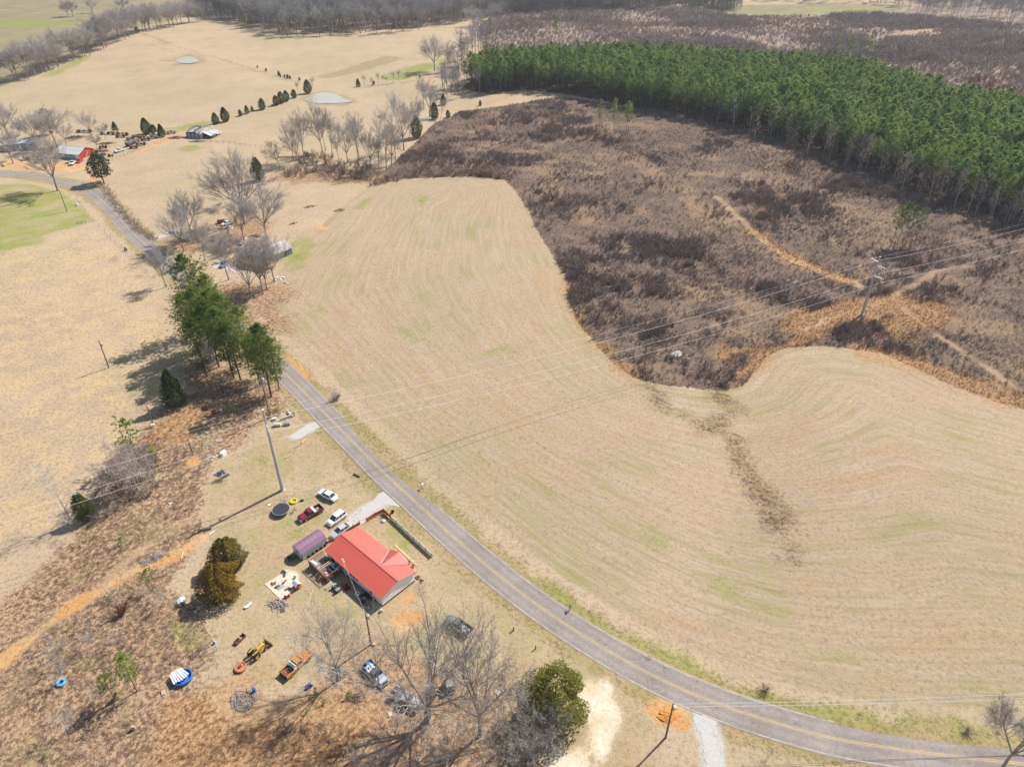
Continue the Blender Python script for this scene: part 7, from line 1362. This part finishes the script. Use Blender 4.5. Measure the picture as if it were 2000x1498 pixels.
wire_fence('wire fence from the ruined barn toward the creek', [(400,278),(450,281),(520,290)], 12)
wire_fence('wire fence on the west verge of the road', [(152,388),(176,425),(215,462),(250,495),(300,545)], 16)
wire_fence('wire fence along the bank past the small pond', [(300,82),(420,112),(500,138),(585,162)], 26)
gt = thing('farm_gate', 'green tube gate at the corner of the green pasture', 'gate', G(151,438), 0.45)
for z in (.3,.6,.9,1.2): MB().tube((0,0,z),(3.2,0,z),.035).build('bar', GREEN, gt)
for x in (0,1.6,3.2): MB().tube((x,0,-.1),(x,0,1.25),.05).build('post', GREEN, gt)
for bx, by, lb in [(150,402,'white painted marker stone on the west verge'),(245,490,'dark and white gate post pair on the west verge')]: single('marker_post', lb, 'post', MB().box((0,0,.6),(.5,.35,1.4)).box((.6,0,.5),(.3,.3,1.2)), WHITE if bx < 200 else DARKW, G(bx,by))
# weed strip beside the road
X = []; Y = []; rs_ = np.random.RandomState(97); P = GP([(202,362),(225,400),(262,440),(302,470)])
for a, b in zip(P[:-1],P[1:]):
    for _ in range(150): q = a.lerp(b, rs_.rand()); X.append(q.x+rs_.normal(0,1.0)); Y.append(q.y+rs_.normal(0,1.0))
pp, ss, rr = put(np.array(X), np.array(Y), .6, 1.4, 97); scatter('roadside_weeds', 'reddish dead weeds in a strip between the road and the tan pasture', 'weeds', pp, ss, rr, [shrub_mesh('rweed%d' % i, 180+i, 10, SHRUB_T, .05, .8, 5) for i in range(2)], 97)

# ------------------------------------------------------------ poles and lines
def wire(label, p, q, sag, r=0.018, group=None, n=18):
    p, q = Vector(p), Vector(q); pts = []
    for i in range(n+1):
        t = i/n; c = p.lerp(q, t); c.z -= 4*sag*t*(1-t); pts.append(c-p)
    return tag(MB().path(pts, r, 4).build('power_line', WIRE, None, p), label, 'power line', group)
STP = mat('steel_pole', (0.46,0.51,0.54), 0.5, 0.08, 1.0, metal=0.3)
P1, P2 = G(552,957), G(1683,615); dv = P2-P1; P0 = P1-dv; P0.z = zat(P0.x,P0.y); P3 = P2+dv; P3.z = zat(P3.x,P3.y); H1, H2 = 21.6, 19.2
nrm = Vector((-dv.y, dv.x, 0)).normalized()
def steel_pole(label, P, H, arms):
    t = thing('steel_pole', label, 'power pole', P, math.atan2(dv.y, dv.x)); MB().lathe([(.42,-.3),(.40,0),(.30,H*.5),(.17,H),(0,H)],14).build('shaft', STP, t); MB().lathe([(.19,H-.1),(.2,H+.05),(0,H+.1)],12).build('cap', WHITE, t); MB().lathe([(.6,-.3),(.6,.12),(0,.12)],14).build('base_plate', CONC, t)
    att = []
    for z, y in arms:
        MB().bar((0,0,z),(0,y,z+.35),.2,.2).build('arm', WHITE, t); MB().tube((0,y,z+.35),(0,y,z-1.0),.11).build('insulator', WHITE, t); att.append(Vector((P.x,P.y,P.z+z-1.0))+nrm*y)
    return att
a1 = steel_pole('tall steel power pole standing on the lawn', P1, H1, [(H1-1.6,.9),(H1-4.0,-.9),(H1-7.5,.9)])
a2 = steel_pole('steel power pole with white arms on the cut-over land', P2, H2, [(H2-1.8,2.6),(H2-2.9,-2.6),(H2-6.2,-2.6)])
MB().box((0,-1.2,H2-3.9),(.1,1.2,1.2)).build('brace', STEEL, bpy.data.objects['steel_pole.001'])
a0 = steel_pole('steel power pole beyond the pasture', P0, H1, [(H1-1.6,.9),(H1-4.0,-.9),(H1-7.5,.9)])
a3 = steel_pole('steel power pole beyond the plantation', P3, H2, [(H2-1.8,2.6),(H2-2.9,-2.6),(H2-6.2,-2.6)])
for A_, HA, B_, HB, pa, pb, nm in ((P1,H1,P2,H2,a1,a2,'over the stubble field'),(P0,H1,P1,H1,a0,a1,'over the thicket and pasture'),(P2,H2,P3,H2,a2,a3,'passing the plantation')):
    wire('thin shield wire at the pole tops '+nm, (A_.x,A_.y,A_.z+HA), (B_.x,B_.y,B_.z+HB), 2.2, .016)
    for k, w_ in enumerate(('highest','middle','lowest')): wire(w_+' conductor of the steel pole line '+nm, pa[k], pb[k], 3.2, .036)
def wood_pole(label, px, H, xf=True, arm=True, name='utility_pole'):
    P = G(*px); t = thing(name, label, 'utility pole', P, 0.6); MB().lathe([(.17,-.3),(.15,H*.4),(.11,H),(0,H)],10).build('shaft', POLEW, t)
    if arm: MB().box((0,0,H-.5),(.1,1.9,.12)).build('crossarm', WOOD, t); [MB().tube((0,y,H-.44),(0,y,H-.22),.05).build('insulator', WHITE, t) for y in (-.85,.85)]
    if xf: MB().lathe([(0,-.45),(.24,-.45),(.26,.35),(.1,.45),(0,.45)],12,(.38,0,H-1.5)).build('transformer', mat('xf_grey', (0.52,0.54,0.56), 0.5), t)
    return Vector((P.x,P.y,P.z+H))
yp_ = wood_pole('wooden pole with a transformer in the yard below the house', (725,1258), 8.7); bt = wood_pole('leaning wooden pole with a transformer beside the clay pile', (1300,1440), 9.2, True, False); wood_pole('wooden pole with a white transformer in the western pasture', (213,718), 8.6, True, False); wood_pole('thin wooden pole at the edge of the green pasture', (131,413), 9.0, False, False); wood_pole('short pale pole with a white meter box by the thicket', (300,831), 5.8, False, False); wood_pole('short dark pole in the litter under the power line', (376,885), 4.4, False, True)
single('meter_box', 'white box at the foot of the short pale pole', 'meter box', MB().box((0,0,.45),(.7,.5,.9)), WHITE, G(300,834), .4)
wood_pole('wooden pole against the pines by the steel pole', (528,815), 12.5, True, False)
for k, q in enumerate((G(2260,1398),G(2260,1404))): wire(('upper','lower')[k]+' wire over the road from the pole by the clay pile', bt-Vector((0,0,.15+.7*k)), Vector((q.x,q.y,9.0-.7*k)), .9, .03)
for k, (x, y, z) in enumerate(((-.3,10.4,4.7),(-3.4,12.0,1.9),(-3.4,16.5,1.9))): wire(('first service wire from the yard pole to the house mast','wire from the yard pole to the near deck corner','wire from the yard pole to the far deck corner')[k], yp_-Vector((0,0,.4+.3*k)), HL(x,y,z), .35, .013)
gw = G(765,1222); wire('guy wire from the yard pole to the ground', yp_-Vector((0,0,1.2)), Vector((gw.x,gw.y,.05)), .02, .012)
sl = thing('light_string', 'string of white bulbs from the yard pole to the house', 'string lights', yp_-Vector((0,0,.8))); e_ = HL(-.2,10.2,3.2)-(yp_-Vector((0,0,.8))); pts = []
for i in range(25): c = e_*(i/24); c = Vector((c.x,c.y,c.z-4*.7*(i/24)*(1-i/24))); pts.append(c)
MB().path(pts, .012, 4).build('cord', BLACK, sl); bl = MB().lathe([(0,-.09),(.035,-.06),(.035,-.02),(0,0)],8).mesh('bulb', WHITE)
for c in pts[1:-1]: obj('bulb', bl, sl, c)

# ------------------------------------------------------------ the air: slight haze over the whole valley
hz = MB().box((0,1350,58),(5100,3400,122)).mesh('haze', REDROOF); hz.materials.clear()
hm = bpy.data.materials.new('haze_air'); hm.use_nodes = True; hm.node_tree.nodes.clear(); ho = hm.node_tree.nodes.new('ShaderNodeOutputMaterial'); hv = hm.node_tree.nodes.new('ShaderNodeVolumePrincipled')
hv.inputs['Color'].default_value = (0.86,0.91,1.0,1); hv.inputs['Density'].default_value = HAZE_D; hv.inputs['Anisotropy'].default_value = 0.2; hm.node_tree.links.new(hv.outputs[0], ho.inputs['Volume']); hz.materials.append(hm)
tag(obj('haze', hz), 'thin pale haze in the air over the valley', 'haze', kind='stuff')
